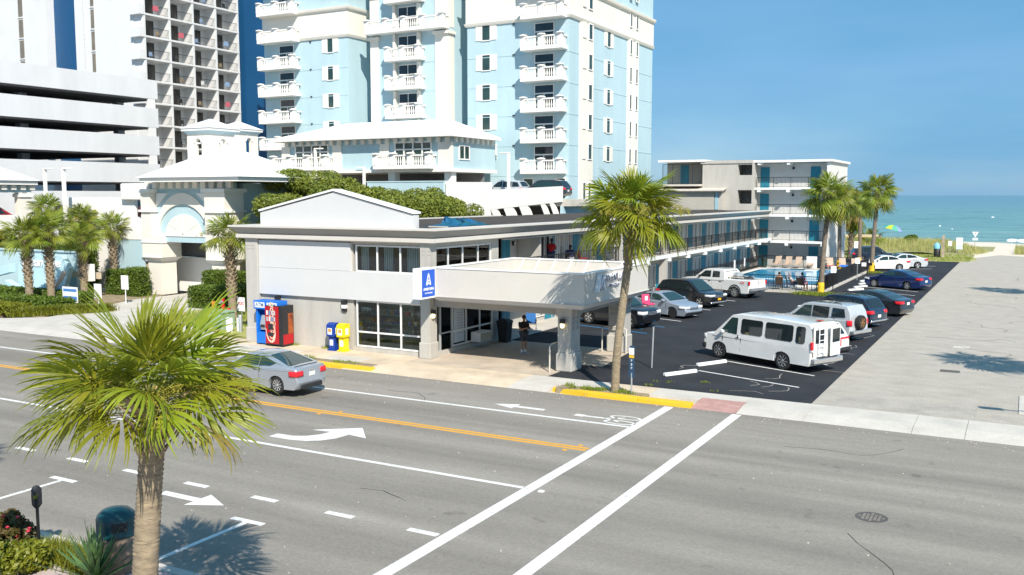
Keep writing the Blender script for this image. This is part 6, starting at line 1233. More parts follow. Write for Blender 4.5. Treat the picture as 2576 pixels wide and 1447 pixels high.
MB().path([(.35,-.2,.2),(-.35,.1,.24)],[.22,.24],14).build('metal_duct', M['galv'], ld_, smooth=50, local=True); m = MB(); g = random.Random(3)
for k in range(7): m.lathe([(.05,.2),(.25,.14),(.32,.02)],(-.9+k*.24,g.uniform(-.5,.5),.0),9)
m.build('tarps', M['plastic'], ld_, smooth=60, local=True); MB().box(-1.0,.8,-.6,-.3,.12,.16).box(-.9,.9,.4,.6,.1,.15).build('boards', M['concrete'], ld_, local=True)
# cars up in the garage and on the deck
suv('dark SUV roof showing above the third garage band',(-87.5,67.0),95,P_black,name='garage_car',z0=11.9); suv('black car in the shade of the second garage level',(-87.6,55.5),95,P_black,name='garage_car',z0=8.85)
suv('dark car beside the black one on the second garage level',(-87.6,61.0),95,P_dgrey,name='garage_car',z0=8.85)
car('dark red pickup showing above the lowest garage band',(-87.4,67.6),95,P_red,6.0,1.95,.38,3.7,1.95,.4,top=[(-3.0,1.25),(-1.0,1.25),(1.3,1.2),(1.7,1.22),(2.6,1.18),(2.85,1.05)],nose=[(2.96,.9),(2.96,.7),(2.9,.45)],tail=[(-3.02,1.2),(-3.03,.9),(-3.0,.5)],cab=[(-.98,1.25),(-.9,1.7),(-.75,1.86),(.65,1.88),(.98,1.8),(1.7,1.2)],wins=[((-.55,1.33),(-.5,1.72),(.12,1.74),(.12,1.3)),((.28,1.3),(.28,1.74),(.82,1.72),(1.3,1.3))],ws=((1.6,1.28),(1.03,1.76),.86,.82),plate=False,name='garage_pickup',cat='pickup',z0=8.85)
suv('dark grey SUV parked on the deck above the slanted openings, nearer the tower corner',(-38.6,76.2),180,P_dgrey,name='deck_car',z0=6.95,glass='carglass_t'); suv('silver SUV parked on the deck beside the white lamp post',(-43.0,76.6),180,P_lsilver,name='deck_car',z0=6.95,glass='carglass')
suv('red SUV behind the white terrace step',(-60.6,51.8),85,P_red,name='red_suv',z0=5.3); suv('dark red car inside the corner pavilion',(-77.6,48.6),80,P_red,name='red_car',z0=4.6)
# ---------------------------------------------------------------- pool
pd = struct('pool_deck', MB().box(-23.5,-13.35,71.2,95.35,-.3,.08), M['concrete'])
def rrect(x0,x1,y0,y1,r,n=8):
    o = []
    for cx, cy, a in ((x1-r,y1-r,0),(x0+r,y1-r,90),(x0+r,y0+r,180),(x1-r,y0+r,270)):
        for i in range(n+1): t = R(a+90*i/n); o.append((cx+r*math.cos(t), cy+r*math.sin(t)))
    return o
out_ = rrect(-22.9,-14.1,75.0,93.0,2.6); inn = rrect(-22.5,-14.5,75.4,92.6,2.3); cp_ = MB(); n = len(out_)
for i in range(n): j = (i+1)%n; cp_.prism([out_[i],out_[j],inn[j],inn[i]],'z',.06,.16)
pl = thing('swimming_pool','blue outdoor swimming pool with pale coping inside the black fence','pool',(-18.5,84,0)); cp_.build('coping', M['trim'], pl)
wm = mat('pool_water',(0.015,0.30,0.62),.08,col2=(0.06,0.48,0.72),scale=.55,bump=.25,bscale=3,spec=.5,stretch=(1,.6,1)); MB().prism(inn,'z',.0,.10).build('water', wm, pl)
tl_ = MB()
for i in range(n): j = (i+1)%n; a, b = inn[i], inn[j]; tl_.add([(a[0],a[1],.10),(b[0],b[1],.10),(b[0],b[1],.158),(a[0],a[1],.158)],[(0,1,2,3)])
tl_.build('tile_band', mat('tile_navy',(0.01,0.06,0.22),.3), pl); bx('pool_steps', M['trim'], pl, -18.6,-17.5,91.3,92.55,.09,.13); bx('lane_rope', M['trim'], pl, -22,-14.8,80.9,81.0,.1,.13)
struct('pool_kerb', MB().box(-23.6,-13.1,70.9,71.19,-.3,.14).box(-13.34,-13.1,71.2,95.3,-.3,.12), M['concrete'])
fn = thing('pool_fence','black metal picket fence enclosing the swimming pool','fence',(-13.3,71.1,0))
railing(fn,(-23.5,71.1),(-13.3,71.1),.1,1.15,1.7,.12,'fence'); railing(fn,(-13.25,71.1),(-13.4,95.2),.1,1.15,1.9,.10,'fence'); railing(fn,(-13.4,95.3),(-23.5,95.3),.08,1.12,1.9,.12,'fence'); railing(fn,(-23.5,95.2),(-23.5,71.2),.08,1.15,1.9,.12,'fence')
bx('privacy_mesh', mat('mesh_black',(0.015,0.016,0.018),.8,alpha=.75), fn, -13.30,-13.29,72.0,95.0,.2,1.18)
for y, z, wd in ((84.5,.6,.45),(88.0,.6,.35)): bx('notice_board', M['signwhite'], fn, -23.46,-23.44,y,y+wd,.55,1.35)
lm = mat('sling_tan',(0.46,0.35,0.27),.8,var=.08); fmt = mat('frame_tan',(0.30,0.24,0.18),.5)
def lounger(x, y, rz, label, m=lm, fm_=None, back=62):
    t = thing('sun_lounger', label, 'lounger', (x,y,.08), R(rz), 'loungers around the pool'); fm_ = fm_ or fmt
    c, s = math.cos(R(back)), math.sin(R(back)); MB().bar((.6,0,.36),(-.55,0,.36),.58,.03,(0,0,1)).build('seat', m, t, local=True)
    MB().bar((-.55,0,.36),(-.55-.85*c,0,.36+.85*s),.58,.03,(0,0,1)).build('backrest', m, t, local=True); f = MB()
    for q in (-.3,.3):
        f.path([(.65,q,.36),(-.55,q,.36),(-.55-.9*c,q,.36+.9*s)],.018,5); f.path([(-.5,q,.36),(-.45,q,.62),(.1,q,.62),(.15,q,.36)],.016,5)
    f.build('frame', fm_, t, local=True)
    for a in (.5,-.45):
        for q in (-.29,.29): MB().tube((a,q,0),(a,q,.36),.016).build('leg', fm_, t, local=True)
    return t
for i, x in enumerate((-21.95,-20.9,-19.9,-18.7)): lounger(x,94.35,-95+2*i,['tan lounger facing the pool, nearest the turquoise corner door','tan lounger facing the pool, second from the corner door','tan lounger facing the pool, third from the corner door','tan lounger facing the pool in front of the white board'][i])
lounger(-16.6,94.2,-70,'tan lounger with red towel near the grey-trunked palm'); lounger(-15.4,94.0,-70,'tan lounger with blue towel near the fence corner'); lounger(-14.3,93.8,-75,'tan lounger tucked in the pool fence corner')
tag(bx('beach_towel', mat('towel_red',(0.55,0.06,0.04),.9), None, -16.9,-16.2,93.2,94.1,.46,.49), 'red towel spread over a lounger','towel'); tag(MB().rings([[(-15.8,93.0,.5),(-14.8,93.0,.45),(-14.8,93.05,.45),(-15.8,93.05,.5)],[(-15.6,93.9,.62),(-14.7,94.0,.55),(-14.7,94.05,.5),(-15.6,93.95,.5)]]).build('beach_towel', mat('towel_blue',(0.02,0.16,0.6),.9)), 'blue towel draped over a lounger','towel')
tag(bx('white_board', M['signwhite'], None, -19.1,-18.1,94.95,95.0,.1,1.25), 'white rules board leaning at the back of the pool','board')
bn = thing('waste_bin','dark green lidded waste bin by the pool corner door','bin',(-23.0,93.9,.08)); MB().lathe([(.24,0),(.30,.85),(.31,.86)],(0,0,0),14).build('bin_body', mat('bin_green',(0.02,0.045,0.04),.5), bn, local=True, smooth=50); MB().lathe([(.34,.87),(.33,.95),(.1,1.0),(.01,1.0)],(0,0,0),14).build('bin_lid', M['plastic'], bn, local=True, smooth=50)
dkw = mat('wicker_brown',(0.06,0.04,0.028),.7,var=.3,scale=20)
def patio_chair(x, y, rz, label):
    t = thing('patio_chair', label, 'chair', (x,y,.08), R(rz), 'dark patio chairs by the pool'); bx('seat', dkw, t, -.26,.26,-.26,.26,.38,.43, local=True); MB().bar((-.26,0,.42),(-.42,0,.95),.54,.05,(0,0,1)).build('backrest', dkw, t, local=True)
    for a in (-.24,.24):
        for q in (-.25,.25): MB().tube((a,q,0),(a,q,.4),.018).build('leg', M['blk'], t, local=True)
    for q in (-.28,.28): MB().path([(.24,q,.4),(.24,q,.62),(-.32,q,.64)],.018,5).build('armrest', M['blk'], t, local=True)
patio_chair(-16.6,72.6,100,'dark wicker patio chair behind the pickup tailgate'); patio_chair(-14.9,72.9,70,'dark wicker patio chair in the middle of the near pool fence'); patio_chair(-15.9,73.4,20,'dark patio chair turned beside the seated pool guests'); patio_chair(-13.9,73.0,150,'dark patio chair next to the pool corner palm')
# ---------------------------------------------------------------- people
def skin_obj(name, V, E_, rad, m, par, sub=2):
    me = bpy.data.meshes.new(name); me.from_pydata([tuple(p) for p in V], E_, []); me.materials.append(m); o = bpy.data.objects.new(name, me); COL.objects.link(o); o.parent = par
    sk = o.modifiers.new('skin','SKIN'); sk.use_smooth_shade = True
    for i, rr in enumerate(rad): d = me.skin_vertices[0].data[i]; d.radius = rr if hasattr(rr,'__len__') else (rr,rr); d.use_root = (i == 0)
    su = o.modifiers.new('sub','SUBSURF'); su.levels = sub; su.render_levels = sub; return o
SKN = {'light': mat('skin_light',(0.50,0.29,0.20),.5), 'tan': mat('skin_tan',(0.36,0.19,0.12),.5), 'dark': mat('skin_dark',(0.09,0.045,0.028),.5)}
HAIR = mat('hair_dark',(0.012,0.009,0.008),.6)
def person(label, loc, rz, skin, shirt, pants, pose='stand', shoes=None, hat=None, sc=1.0, group=None):
    """faces +X; joints laid out per pose"""
    t = thing('person', label, 'person', loc, R(rz), group); S = SKN[skin]
    if pose == 'sit': hz, kx, kz, fx, fz, tilt = .47, .42, .47, .46, .05, -.10
    elif pose == 'recline': hz, kx, kz, fx, fz, tilt = .42, .45, .46, .95, .42, -.28
    else: hz, kx, kz, fx, fz, tilt = .93, .02, .50, -.02, .08, .0
    P = {'pelvis':(0,0,hz+.02),'belly':(tilt*.35,0,hz+.20),'chest':(tilt*.75,0,hz+.40),'neckb':(tilt,0,hz+.54),'neck':(tilt+.01,0,hz+.61),'head':(tilt+.03,0,hz+.70),'crown':(tilt+.02,0,hz+.82)}
    for s, sd in ((1,'l'),(-1,'r')):
        P['sh'+sd] = (tilt*.95,s*.18,hz+.49); P['hip'+sd] = (0,s*.09,hz); P['kn'+sd] = (kx,s*(.10 if pose == 'stand' else .12),kz); P['an'+sd] = (fx,s*.10,fz)
        if pose == 'stand': P['el'+sd] = (.03,s*.26,hz+.22); P['wr'+sd] = (.27,s*.12,hz+.28); P['ha'+sd] = (.34,s*.06,hz+.32)
        else: P['el'+sd] = (tilt*.5+.05,s*.28,hz+.22); P['wr'+sd] = (.22,s*.20,hz+.20); P['ha'+sd] = (.30,s*.16,hz+.18)
        P['to'+sd] = (P['an'+sd][0]+.17,s*.12,P['an'+sd][2]-.04 if pose != 'recline' else P['an'+sd][2]+.12)
    RD = {'pelvis':.13,'belly':(.115,.14),'chest':(.115,.155),'neckb':.085,'neck':.055,'head':(.088,.075),'crown':(.075,.07)}
    for sd in 'lr': RD.update({'sh'+sd:.075,'el'+sd:.048,'wr'+sd:.034,'ha'+sd:.036,'hip'+sd:.095,'kn'+sd:.062,'an'+sd:.042,'to'+sd:.04})
    nm = list(P); ix = {k:i for i,k in enumerate(nm)}
    ed = [('pelvis','belly'),('belly','chest'),('chest','neckb'),('neckb','neck'),('neck','head'),('head','crown')]
    for sd in 'lr': ed += [('chest','sh'+sd),('sh'+sd,'el'+sd),('el'+sd,'wr'+sd),('wr'+sd,'ha'+sd),('pelvis','hip'+sd),('hip'+sd,'kn'+sd),('kn'+sd,'an'+sd),('an'+sd,'to'+sd)]
    skin_obj('body',[Vector(P[k])*sc for k in nm],[(ix[a],ix[b]) for a,b in ed],[tuple(q*sc for q in RD[k]) if hasattr(RD[k],'__len__') else RD[k]*sc for k in nm],S,t)
    for sd in 'lr':                                                    # five fingers per hand
        s = 1 if sd == 'l' else -1; h = Vector(P['ha'+sd])*sc; V = []; E_ = []; rr = []
        for f in range(4):
            b = h + Vector((.02,s*(-.03+.018*f),.0))*sc; k = len(V); ln = (.07,.08,.075,.06)[f]*sc; V += [b, b+Vector((ln*.55,0,.012)), b+Vector((ln*.95,-s*.005,.0))]; E_ += [(k,k+1),(k+1,k+2)]; rr += [.010,.009,.0075]
        for k in range(0,12,3): skin_obj('finger',V[k:k+3],[(0,1),(1,2)],rr[k:k+3],S,t,1)
        b = h + Vector((-.01,-s*.035,.01))*sc; skin_obj('thumb',[b,b+Vector((.03,-s*.015,.015)),b+Vector((.055,-s*.012,.022))],[(0,1),(1,2)],[.012,.010,.008],S,t,1)
    def cloth(name, keys, edges, grow, m):
        k2 = [k for k in keys]; j = {k:i for i,k in enumerate(k2)}; V = [Vector(PP[k])*sc for k in k2]; skin_obj(name,V,[(j[a],j[b]) for a,b in edges],[tuple((q+grow)*sc for q in RR[k]) if hasattr(RR[k],'__len__') else (RR[k]+grow)*sc for k in k2],m,t)
    PP = dict(P); RR = dict(RD)
    for sd in 'lr':
        a, b = Vector(P['sh'+sd]), Vector(P['el'+sd]); PP['sl'+sd] = tuple(a.lerp(b,.75)); RR['sl'+sd] = .062; a, b = Vector(P['hip'+sd]), Vector(P['kn'+sd]); PP['th'+sd] = tuple(a.lerp(b,.85)); RR['th'+sd] = .085
    PP['waist'] = (P['pelvis'][0],0,P['pelvis'][2]-.02); RR['waist'] = (.135,.145)
    if shirt: cloth('shirt',['chest','belly','waist','neckb','shl','shr','sll','slr'],[('chest','belly'),('belly','waist'),('chest','neckb'),('chest','shl'),('chest','shr'),('shl','sll'),('shr','slr')],.018,shirt)
    cloth('shorts',['pelvis','hipl','hipr','thl','thr'],[('pelvis','hipl'),('pelvis','hipr'),('hipl','thl'),('hipr','thr')],.022,pants)
    if shoes:
        for sd in 'lr':
            s = 1 if sd == 'l' else -1; a = P['an'+sd]; so = MB().rings([[(a[0]-.07,a[1]-.04,.0),(a[0]+.2,a[1]-.045,.0),(a[0]+.2,a[1]+.045,.0),(a[0]-.07,a[1]+.04,0)],[(a[0]-.08,a[1]-.05,.04),(a[0]+.22,a[1]-.05,.04),(a[0]+.22,a[1]+.05,.04),(a[0]-.08,a[1]+.05,.04)],[(a[0]-.07,a[1]-.04,.09),(a[0]+.14,a[1]-.035,.08),(a[0]+.14,a[1]+.035,.08),(a[0]-.07,a[1]+.04,.09)]]).build('shoe', shoes, t, local=True, bevel=.015)
            MB().tube((a[0],a[1],.08),(a[0],a[1],.24),.052,.055,10).build('sock', M['signwhite'], t, local=True, smooth=60)
    h = Vector(P['head']); hh = MB(); n = 12; prof = [(.075,-.01),(.098,.05),(.095,.10),(.07,.145),(.03,.165),(.002,.168)]
    hh.lathe([(r*sc,z*sc) for r,z in prof],((h.x-.02)*sc,0,h.z*sc),14).build('hair', hat or HAIR, t, local=True, smooth=70)
    MB().rings([[(h.x*sc+.075*sc,-.012,(h.z+.03)*sc),(h.x*sc+.075*sc,.012,(h.z+.03)*sc),(h.x*sc+.075*sc,.016,(h.z-.01)*sc),(h.x*sc+.075*sc,-.016,(h.z-.01)*sc)],[(h.x*sc+.10*sc,-.006,(h.z+.02)*sc),(h.x*sc+.10*sc,.006,(h.z+.02)*sc),(h.x*sc+.108*sc,.012,(h.z-.005)*sc),(h.x*sc+.108*sc,-.012,(h.z-.005)*sc)]]).build('nose', S, t, local=True)
    for s in (-1,1): MB().lathe([(.002,-.01),(.011,0),(.002,.01)],(h.x*sc+.083*sc,s*.03*sc,(h.z+.04)*sc),8).build('eye', HAIR, t, local=True); MB().lathe([(.004,-.03),(.018,-.01),(.018,.015),(.004,.03)],(h.x*sc-.005,s*.083*sc,(h.z+.02)*sc),8).build('ear', S, t, local=True)
    bx('mouth', mat('lip_'+str(len(bpy.data.materials)),(0.30,0.10,0.09),.5), t, h.x*sc+.078*sc,h.x*sc+.088*sc,-.022,.022,(h.z-.045)*sc,(h.z-.035)*sc, local=True)
    return t
C_blk = mat('cloth_black',(0.012,0.012,0.014),.9); C_dg = mat('cloth_dark_grey',(0.05,0.052,0.062),.9); C_red = mat('cloth_red',(0.45,0.012,0.018),.9); C_wh = mat('cloth_white',(0.70,0.70,0.72),.9); C_nv = mat('cloth_navy',(0.02,0.03,0.10),.9); C_pk = mat('cloth_pink',(0.62,0.30,0.45),.9)
shoe_m = mat('shoe_grey',(0.45,0.50,0.52),.6,var=.2,scale=30)
pp = person('man in black t-shirt and grey shorts standing under the canopy looking at a phone',(-20.05,37.45,0),-25,'tan',C_blk,C_dg,'stand',shoe_m,sc=1.0)
tag(MB().box(-.035,.035,-.006,.006,-.07,.07).xf(Matrix.Translation((-20.05,37.45,1.30)) @ Matrix.Rotation(R(-25),4,'Z') @ Matrix.Translation((.40,0,0)) @ Matrix.Rotation(R(90),4,'Z') @ Matrix.Rotation(R(-35),4,'X')).build('phone', M['plastic']), 'dark phone held by the man under the canopy','phone')
person('man in a red shirt standing at the open doorway on the motel balcony',(-24.15,48.5,2.98),80,'dark',C_red,C_nv,'stand',C_wh)
person('person in navy and white sitting on the motel balcony behind the rail',(-23.9,50.6,2.98),-40,'dark',C_nv,C_wh,'sit')
def box_chair(x, y, z, rz, label, m, cat='chair', nm='chair'):
    t = thing(nm, label, cat, (x,y,z), R(rz)); bx('seat', m, t, -.24,.24,-.24,.24,.40,.45, local=True); MB().bar((-.24,0,.44),(-.34,0,.92),.48,.05,(0,0,1)).build('backrest', m, t, local=True)
    for a in (-.21,.21):
        for q in (-.21,.21): MB().tube((a,q,0),(a,q,.41),.02).build('leg', M['blk'], t, local=True)
box_chair(-23.9,50.6,2.98,-40,'dark balcony chair under the seated person',M['blk']); box_chair(-24.0,46.3,2.98,0,'empty dark balcony chair beside the grey partition',M['blk']); box_chair(-23.9,52.4,2.98,10,'red balcony chair behind the rail',C_red)
person('bare-shouldered guest seen from behind sitting by the pool behind the pickup',(-16.6,72.6,.08),100,'tan',None,C_nv,'sit'); person('guest in white hat and shirt reclining by the pool',(-15.75,73.4,.08),20,'light',C_wh,C_nv,'recline',hat=C_wh); person('guest sitting in the wicker chair with back to the car park',(-14.9,72.9,.08),70,'light',C_pk,C_pk,'sit')
person('bather standing beside the rainbow parasol on the beach',(-21.6,166,-.85),0,'light',None,C_pk,'stand')
# ---------------------------------------------------------------- street furniture and small things
lb = thing('litter_bin','round aggregate litter bin with dark green domed lid beside the near palm','litter bin',(-15.2,11.68,0)); lb.scale = (.86,.86,.86)
MB().lathe([(.40,0),(.42,.03),(.42,.82),(.38,.86)],(0,0,0),28).build('bin_body', mat('aggregate_brown',(0.27,0.19,0.14),.9,var=.25,scale=40,bump=.5,bscale=120), lb, local=True, smooth=50)
gdk = mat('lid_green',(0.006,0.055,0.065),.32,var=.2,scale=4); MB().lathe([(.44,.84),(.445,.90),(.43,.93),(.43,1.22),(.40,1.31),(.30,1.40),(.15,1.45),(.01,1.46)],(0,0,0),32).build('lid', gdk, lb, local=True, smooth=50)
o = MB()
for a in (-30,150): 
    c, s = math.cos(R(a)), math.sin(R(a)); d = Vector((c,s,0)); q = Vector((-s,c,0)); 
    o.add([d*.436-q*.16+Vector((0,0,1.0)), d*.436+q*.16+Vector((0,0,1.0)), d*.436+q*.16+Vector((0,0,1.2)), d*.436-q*.16+Vector((0,0,1.2)), d*.40-q*.17+Vector((0,0,1.0)), d*.40+q*.17+Vector((0,0,1.0)), d*.40+q*.17+Vector((0,0,1.2)), d*.40-q*.17+Vector((0,0,1.2))],[(0,1,2,3),(4,5,6,7),(0,1,5,4),(2,3,7,6),(1,2,6,5),(0,3,7,4)])
o.build('opening', M['darkin'], lb, local=True)
pmr = thing('parking_meter','black single-head parking meter on a slim post','parking meter',(-17.22,11.4,0)); MB().tube((0,0,0),(0,0,1.02),.033,.03,12).build('post', M['blk'], pmr, local=True, smooth=50)
MB().rings([[(x*k,y*k,z) for x,y in ((-.05,-.085),(.05,-.085),(.06,0),(.05,.085),(-.05,.085),(-.06,0))] for k, z in ((.45,.98),(1,1.06),(1.05,1.25),(1.0,1.33))]).build('meter_body', M['plastic'], pmr, local=True, bevel=.012)
MB().rings([[(x*k,y*k,z) for x,y in ((-.05,-.085),(.05,-.085),(.06,0),(.05,.085),(-.05,.085),(-.06,0))] for k, z in ((1.05,1.335),(.95,1.38),(.6,1.43),(.1,1.45))]).build('meter_dome', M['plastic'], pmr, local=True, smooth=50)
bx('meter_window', M['leaf_y'], pmr, .02,.07,-.09,-.03,1.2,1.27, local=True, bevel=.004)
# out-of-view sign and street lamp whose shadows fall into the picture
ss = thing('street_sign','five-sided street sign on a pole beyond the parking meter','sign',(-15.6,9.2,0)); MB().tube((0,0,0),(0,0,3.9),.03).build('pole', M['galv'], ss, local=True); MB().prism([(-.35,3.1),(.35,3.1),(.4,3.5),(.2,3.85),(-.35,3.75)],'y',-.05,.05).xf(Matrix.Rotation(R(40),4,'Z')).build('sign_plate', M['signwhite'], ss, local=True)
sl = thing('street_lamp','curved-arm street lamp on the corner of the side street','street lamp',(7.0,29.4,0)); MB().path([(0,0,0),(0,0,6.6),(-.2,0,7.0),(-1.8,0,7.25)],[.1,.07,.06,.05],10).build('lamp_post', M['galv'], sl, local=True, smooth=60); MB().box(-2.4,-1.7,-.15,.15,7.15,7.32).build('lamp_head', M['plastic'], sl, local=True, bevel=.03)
# white lamp posts of the resort
for i, (x, y, z, h, lb_) in enumerate(((-41.3,74.2,7.6,3.4,'white lamp post rising from the parking deck wall below the tower'),(-57.0,73.4,6.5,3.4,'white lamp post in front of the blue deck parapet'),(-62.4,72.6,6.5,5.3,'white lamp post in front of the pavilion balcony'),(-65.6,47.0,5.5,3.75,'white lamp post in front of the lowest garage band'),(-72.5,50.2,5.5,3.9,'white lamp post beside the corner pavilion roof'))):
    t = thing('lamp_post', lb_, 'lamp post', (x,y,z)); MB().box(-.11,.11,-.11,.11,-1.5,h).build('post', M['tw_white'], t, local=True); MB().box(-.9 if i in (0,1) else -.1,.1 if i in (0,1) else .95,-.13,.13,h+.005,h+.12).build('lamp_head', M['tw_white'], t, local=True, bevel=.02)
# parking info sign, bare post
mp_ = thing('info_signpost','slim post with blue and yellow parking information panel by the island palm','signpost',(-12.45,31.6,0)); MB().tube((0,0,-.05),(0,0,.8),.03,None,10).build('post', M['galv'], mp_, local=True)
MB().prism([(-.10,.62),(.10,.62),(.10,1.72),(.06,1.8),(-.06,1.8),(-.10,1.72)],'y',-.02,.02).build('panel', mat('panel_navy',(0.02,0.06,0.12),.4), mp_, local=True); bx('yellow_band', M['kerb_y'], mp_, -.095,.095,-.026,-.021,1.35,1.45, local=True); bx('pale_band', M['signwhite'], mp_, -.095,.095,-.026,-.021,1.47,1.72, local=True)
for k in range(3): me = text_mesh('P$'[k%2],.12,.002); me.transform(Matrix.Translation((0,-.024,1.25-.14*k)) @ Matrix.Rotation(R(90),4,'X')); link('lettering', me, M['signwhite'], mp_, local=True)
tag(MB().tube((-13.67,36.98,0),(-13.62,37.0,1.75),.035,None,10).build('bare_post', M['galv'], smooth=50), 'bare grey metal post standing in the car park','post')
# ATM pair, vending machine, newspaper boxes
at = thing('atm_machine','bright blue outdoor cash machine with white ATM header panels','cash machine',(-32.4,33.7,0)); AB = mat('atm_blue',(0.006,0.155,0.62),.35)
for i in range(2):
    x = -32.85+i*.78; bx('cabinet', AB, at, x,x+.76,33.62,34.15,.06,.62, bevel=.02); bx('cabinet_side', AB, at, x,x+.12,33.62,34.15,.63,1.75); bx('cabinet_side', AB, at, x+.64,x+.76,33.62,34.15,.63,1.75); bx('cabinet_back', AB, at, x+.121,x+.639,34.0,34.15,.63,1.75); bx('header_box', AB, at, x-.03,x+.78,33.5,34.15,1.76,2.18, bevel=.015)
    bx('header_panel', M['signwhite'], at, x+.06,x+.69,33.488,33.5,1.84,2.1); text('lettering','ATM',.26,(x+.375,33.485,1.97),-90,mat('atm_letters_%d'%i,(0.12,0.2,0.38),.5),at,.003,.006)
    sc_ = MB().rings([[(x+.2,33.7,.72),(x+.58,33.7,.72),(x+.58,33.98,.72),(x+.2,33.98,.72)],[(x+.2,33.66,1.0),(x+.58,33.66,1.0),(x+.58,33.98,1.0),(x+.2,33.98,1.0)],[(x+.22,33.78,1.45),(x+.56,33.78,1.45),(x+.56,33.98,1.45),(x+.22,33.98,1.45)]]).build('screen_unit', M['galv'], at, bevel=.02); MB().add([(x+.26,33.715,1.1),(x+.52,33.715,1.1),(x+.53,33.77,1.38),(x+.25,33.77,1.38)],[(0,1,2,3)]).build('screen', M['glass_dk'], sc_); bx('keypad', M['plastic'], sc_, x+.27,x+.51,33.63,33.68,.86,.98)
    for a in (x+.05,x+.6): bx('foot', M['plastic'], at, a,a+.1,33.7,34.1,0,.06)
vm = thing('vending_machine','red and black cola vending machine with white script and can buttons','vending machine',(-31.6,33.9,0)); CR = mat('cola_red',(0.42,0.006,0.012),.3); VB = mat('vending_black',(0.02,0.02,0.022),.4)
bx('cabinet', VB, vm, -32.08,-31.0,33.45,34.25,.08,1.98, bevel=.02); bx('front_panel', CR, vm, -32.06,-31.22,33.425,33.45,.14,1.94); bx('side_panel', CR, vm, -31.0,-30.99,33.5,34.2,.12,.6)
bx('side_print', mat('bottle_orange',(0.42,0.10,0.02),.4,col2=(0.10,0.02,0.01),scale=2.5), vm, -31.0,-30.992,33.85,34.2,.61,1.6)
for a in (-32.0,-31.15): bx('foot', M['plastic'], vm, a,a+.12,33.5,34.2,0,.08)
cr_m = mat('cola_cream',(0.72,0.60,0.45),.5); sw = MB(); pts = [(-32.03,.86),(-31.98,.55),(-31.85,.30),(-31.68,.22),(-31.52,.32),(-31.45,.6),(-31.47,.95),(-31.42,1.18)]
for (a, b), wd in zip(zip(pts[:-1],pts[1:]),(.03,.06,.09,.11,.09,.06,.04)): sw.bar((a[0],33.421,a[1]),(b[0],33.421,b[1]),wd,.006,(0,1,0))
sw.build('script_swash', cr_m, vm); text('script_lettering','Coca-Cola',.42,(-31.66,33.42,1.22),-90,cr_m,vm,.003,.006,shear=.35,roll=90)
for r_ in range(2):
    for k in range(4): x = -31.98+k*.155; bx('drink_button', [M['alu'],M['plate'],smats[1],M['alu']][(k+r_)%4], vm, x,x+.1,33.405,33.42,1.22+.30*r_ - .0,1.44+.30*r_, bevel=.01)
bx('selection_slot', M['plastic'], vm, -31.86,-31.56,33.40,33.42,.82,1.1); bx('dispense_hatch', M['darkin'], vm, -31.88,-31.55,33.405,33.42,.5,.68); bx('coin_panel', VB, vm, -31.21,-31.02,33.43,33.448,.9,1.6)
for i, (x, m_, lb_) in enumerate(((-28.35,mat('box_blue',(0.006,0.045,0.30),.4),'dark blue newspaper box beside the yellow one'),(-27.75,mat('box_yellow',(0.80,0.62,0.01),.4),'bright yellow newspaper box by the shop window'))):
    t = thing('newspaper_box', lb_, 'newspaper box', (x,34.0,0)); z = 0
    bx('pedestal', m_, t, x-.17,x+.17,33.85,34.18,.06,.66, bevel=.02); bx('foot', m_, t, x-.23,x+.23,33.8,34.2,0,.07, bevel=.015); bx('display_case', m_, t, x-.24,x+.24,33.75,34.2,.67,1.22, bevel=.04); MB().prism([(33.76,1.225),(34.2,1.225),(34.2,1.3),(33.95,1.32)],'x',x-.22,x+.22).build('sloped_top', m_, t)
    bx('front_page', M['signwhite'], t, x-.14,x+.12,33.742,33.75,.78,1.08); bx('page_picture', smats[4], t, x-.1,x+.08,33.738,33.742,.9,1.05); bx('pedestal_card', M['signwhite'], t, x-.1,x+.1,33.842,33.85,.25,.52); bx('side_card', M['signwhite'], t, x+.24,x+.248,33.85,34.05,.8,1.1)
# things under the canopy
ac = thing('air_conditioner','beige through-wall air conditioner under the canopy window','air conditioner',(-22.8,38.3,.3)); bx('case', M['plate'], ac, -23.12,-22.6,37.8,38.85,.28,.75, bevel=.02); gl_ = MB()
for k in range(9): gl_.box(-22.6,-22.575,37.85,38.8,.32+k*.045,.34+k*.045)
gl_.build('grille', mat('grille_tan',(0.45,0.33,0.15),.5), ac)
tb_ = thing('trash_can','black wheeled trash can at the end of the canopy window','trash can',(-22.55,40.1,0)); MB().rings([[(x*k,y*k,z) for x,y in ((-.3,-.3),(.3,-.3),(.3,.3),(-.3,.3))] for k, z in ((.75,0),(.98,.95),(1.04,.96),(1.04,1.0))]).build('can', M['plastic'], tb_, local=True, bevel=.03); MB().rings([[(x*k,y*k,z) for x,y in ((-.3,-.3),(.3,-.3),(.3,.3),(-.3,.3))] for k, z in ((1.08,1.01),(1.06,1.06),(.6,1.14))]).build('lid', M['plastic'], tb_, local=True, bevel=.02)
fc = thing('folding_chair','blue folding camp chair on the sunny motel walkway','chair',(-22.9,43.6,.05),R(-60)); cb = mat('camp_blue',(0.015,0.12,0.35),.8); MB().bar((.25,0,.42),(-.2,0,.38),.5,.02,(0,0,1)).build('seat', cb, fc, local=True); MB().bar((-.22,0,.4),(-.38,0,.95),.52,.02,(0,0,1)).build('backrest', cb, fc, local=True)
for s in (-.26,.26):
    for a, b in (((.28,s,0),(-.24,s,.62)),((-.3,s,0),(.26,s,.6))): MB().tube(a,b,.014).build('leg', M['alu'], fc, local=True)
    MB().tube((.26,s,.62),(-.3,s,.64),.02).build('armrest', M['plastic'], fc, local=True)
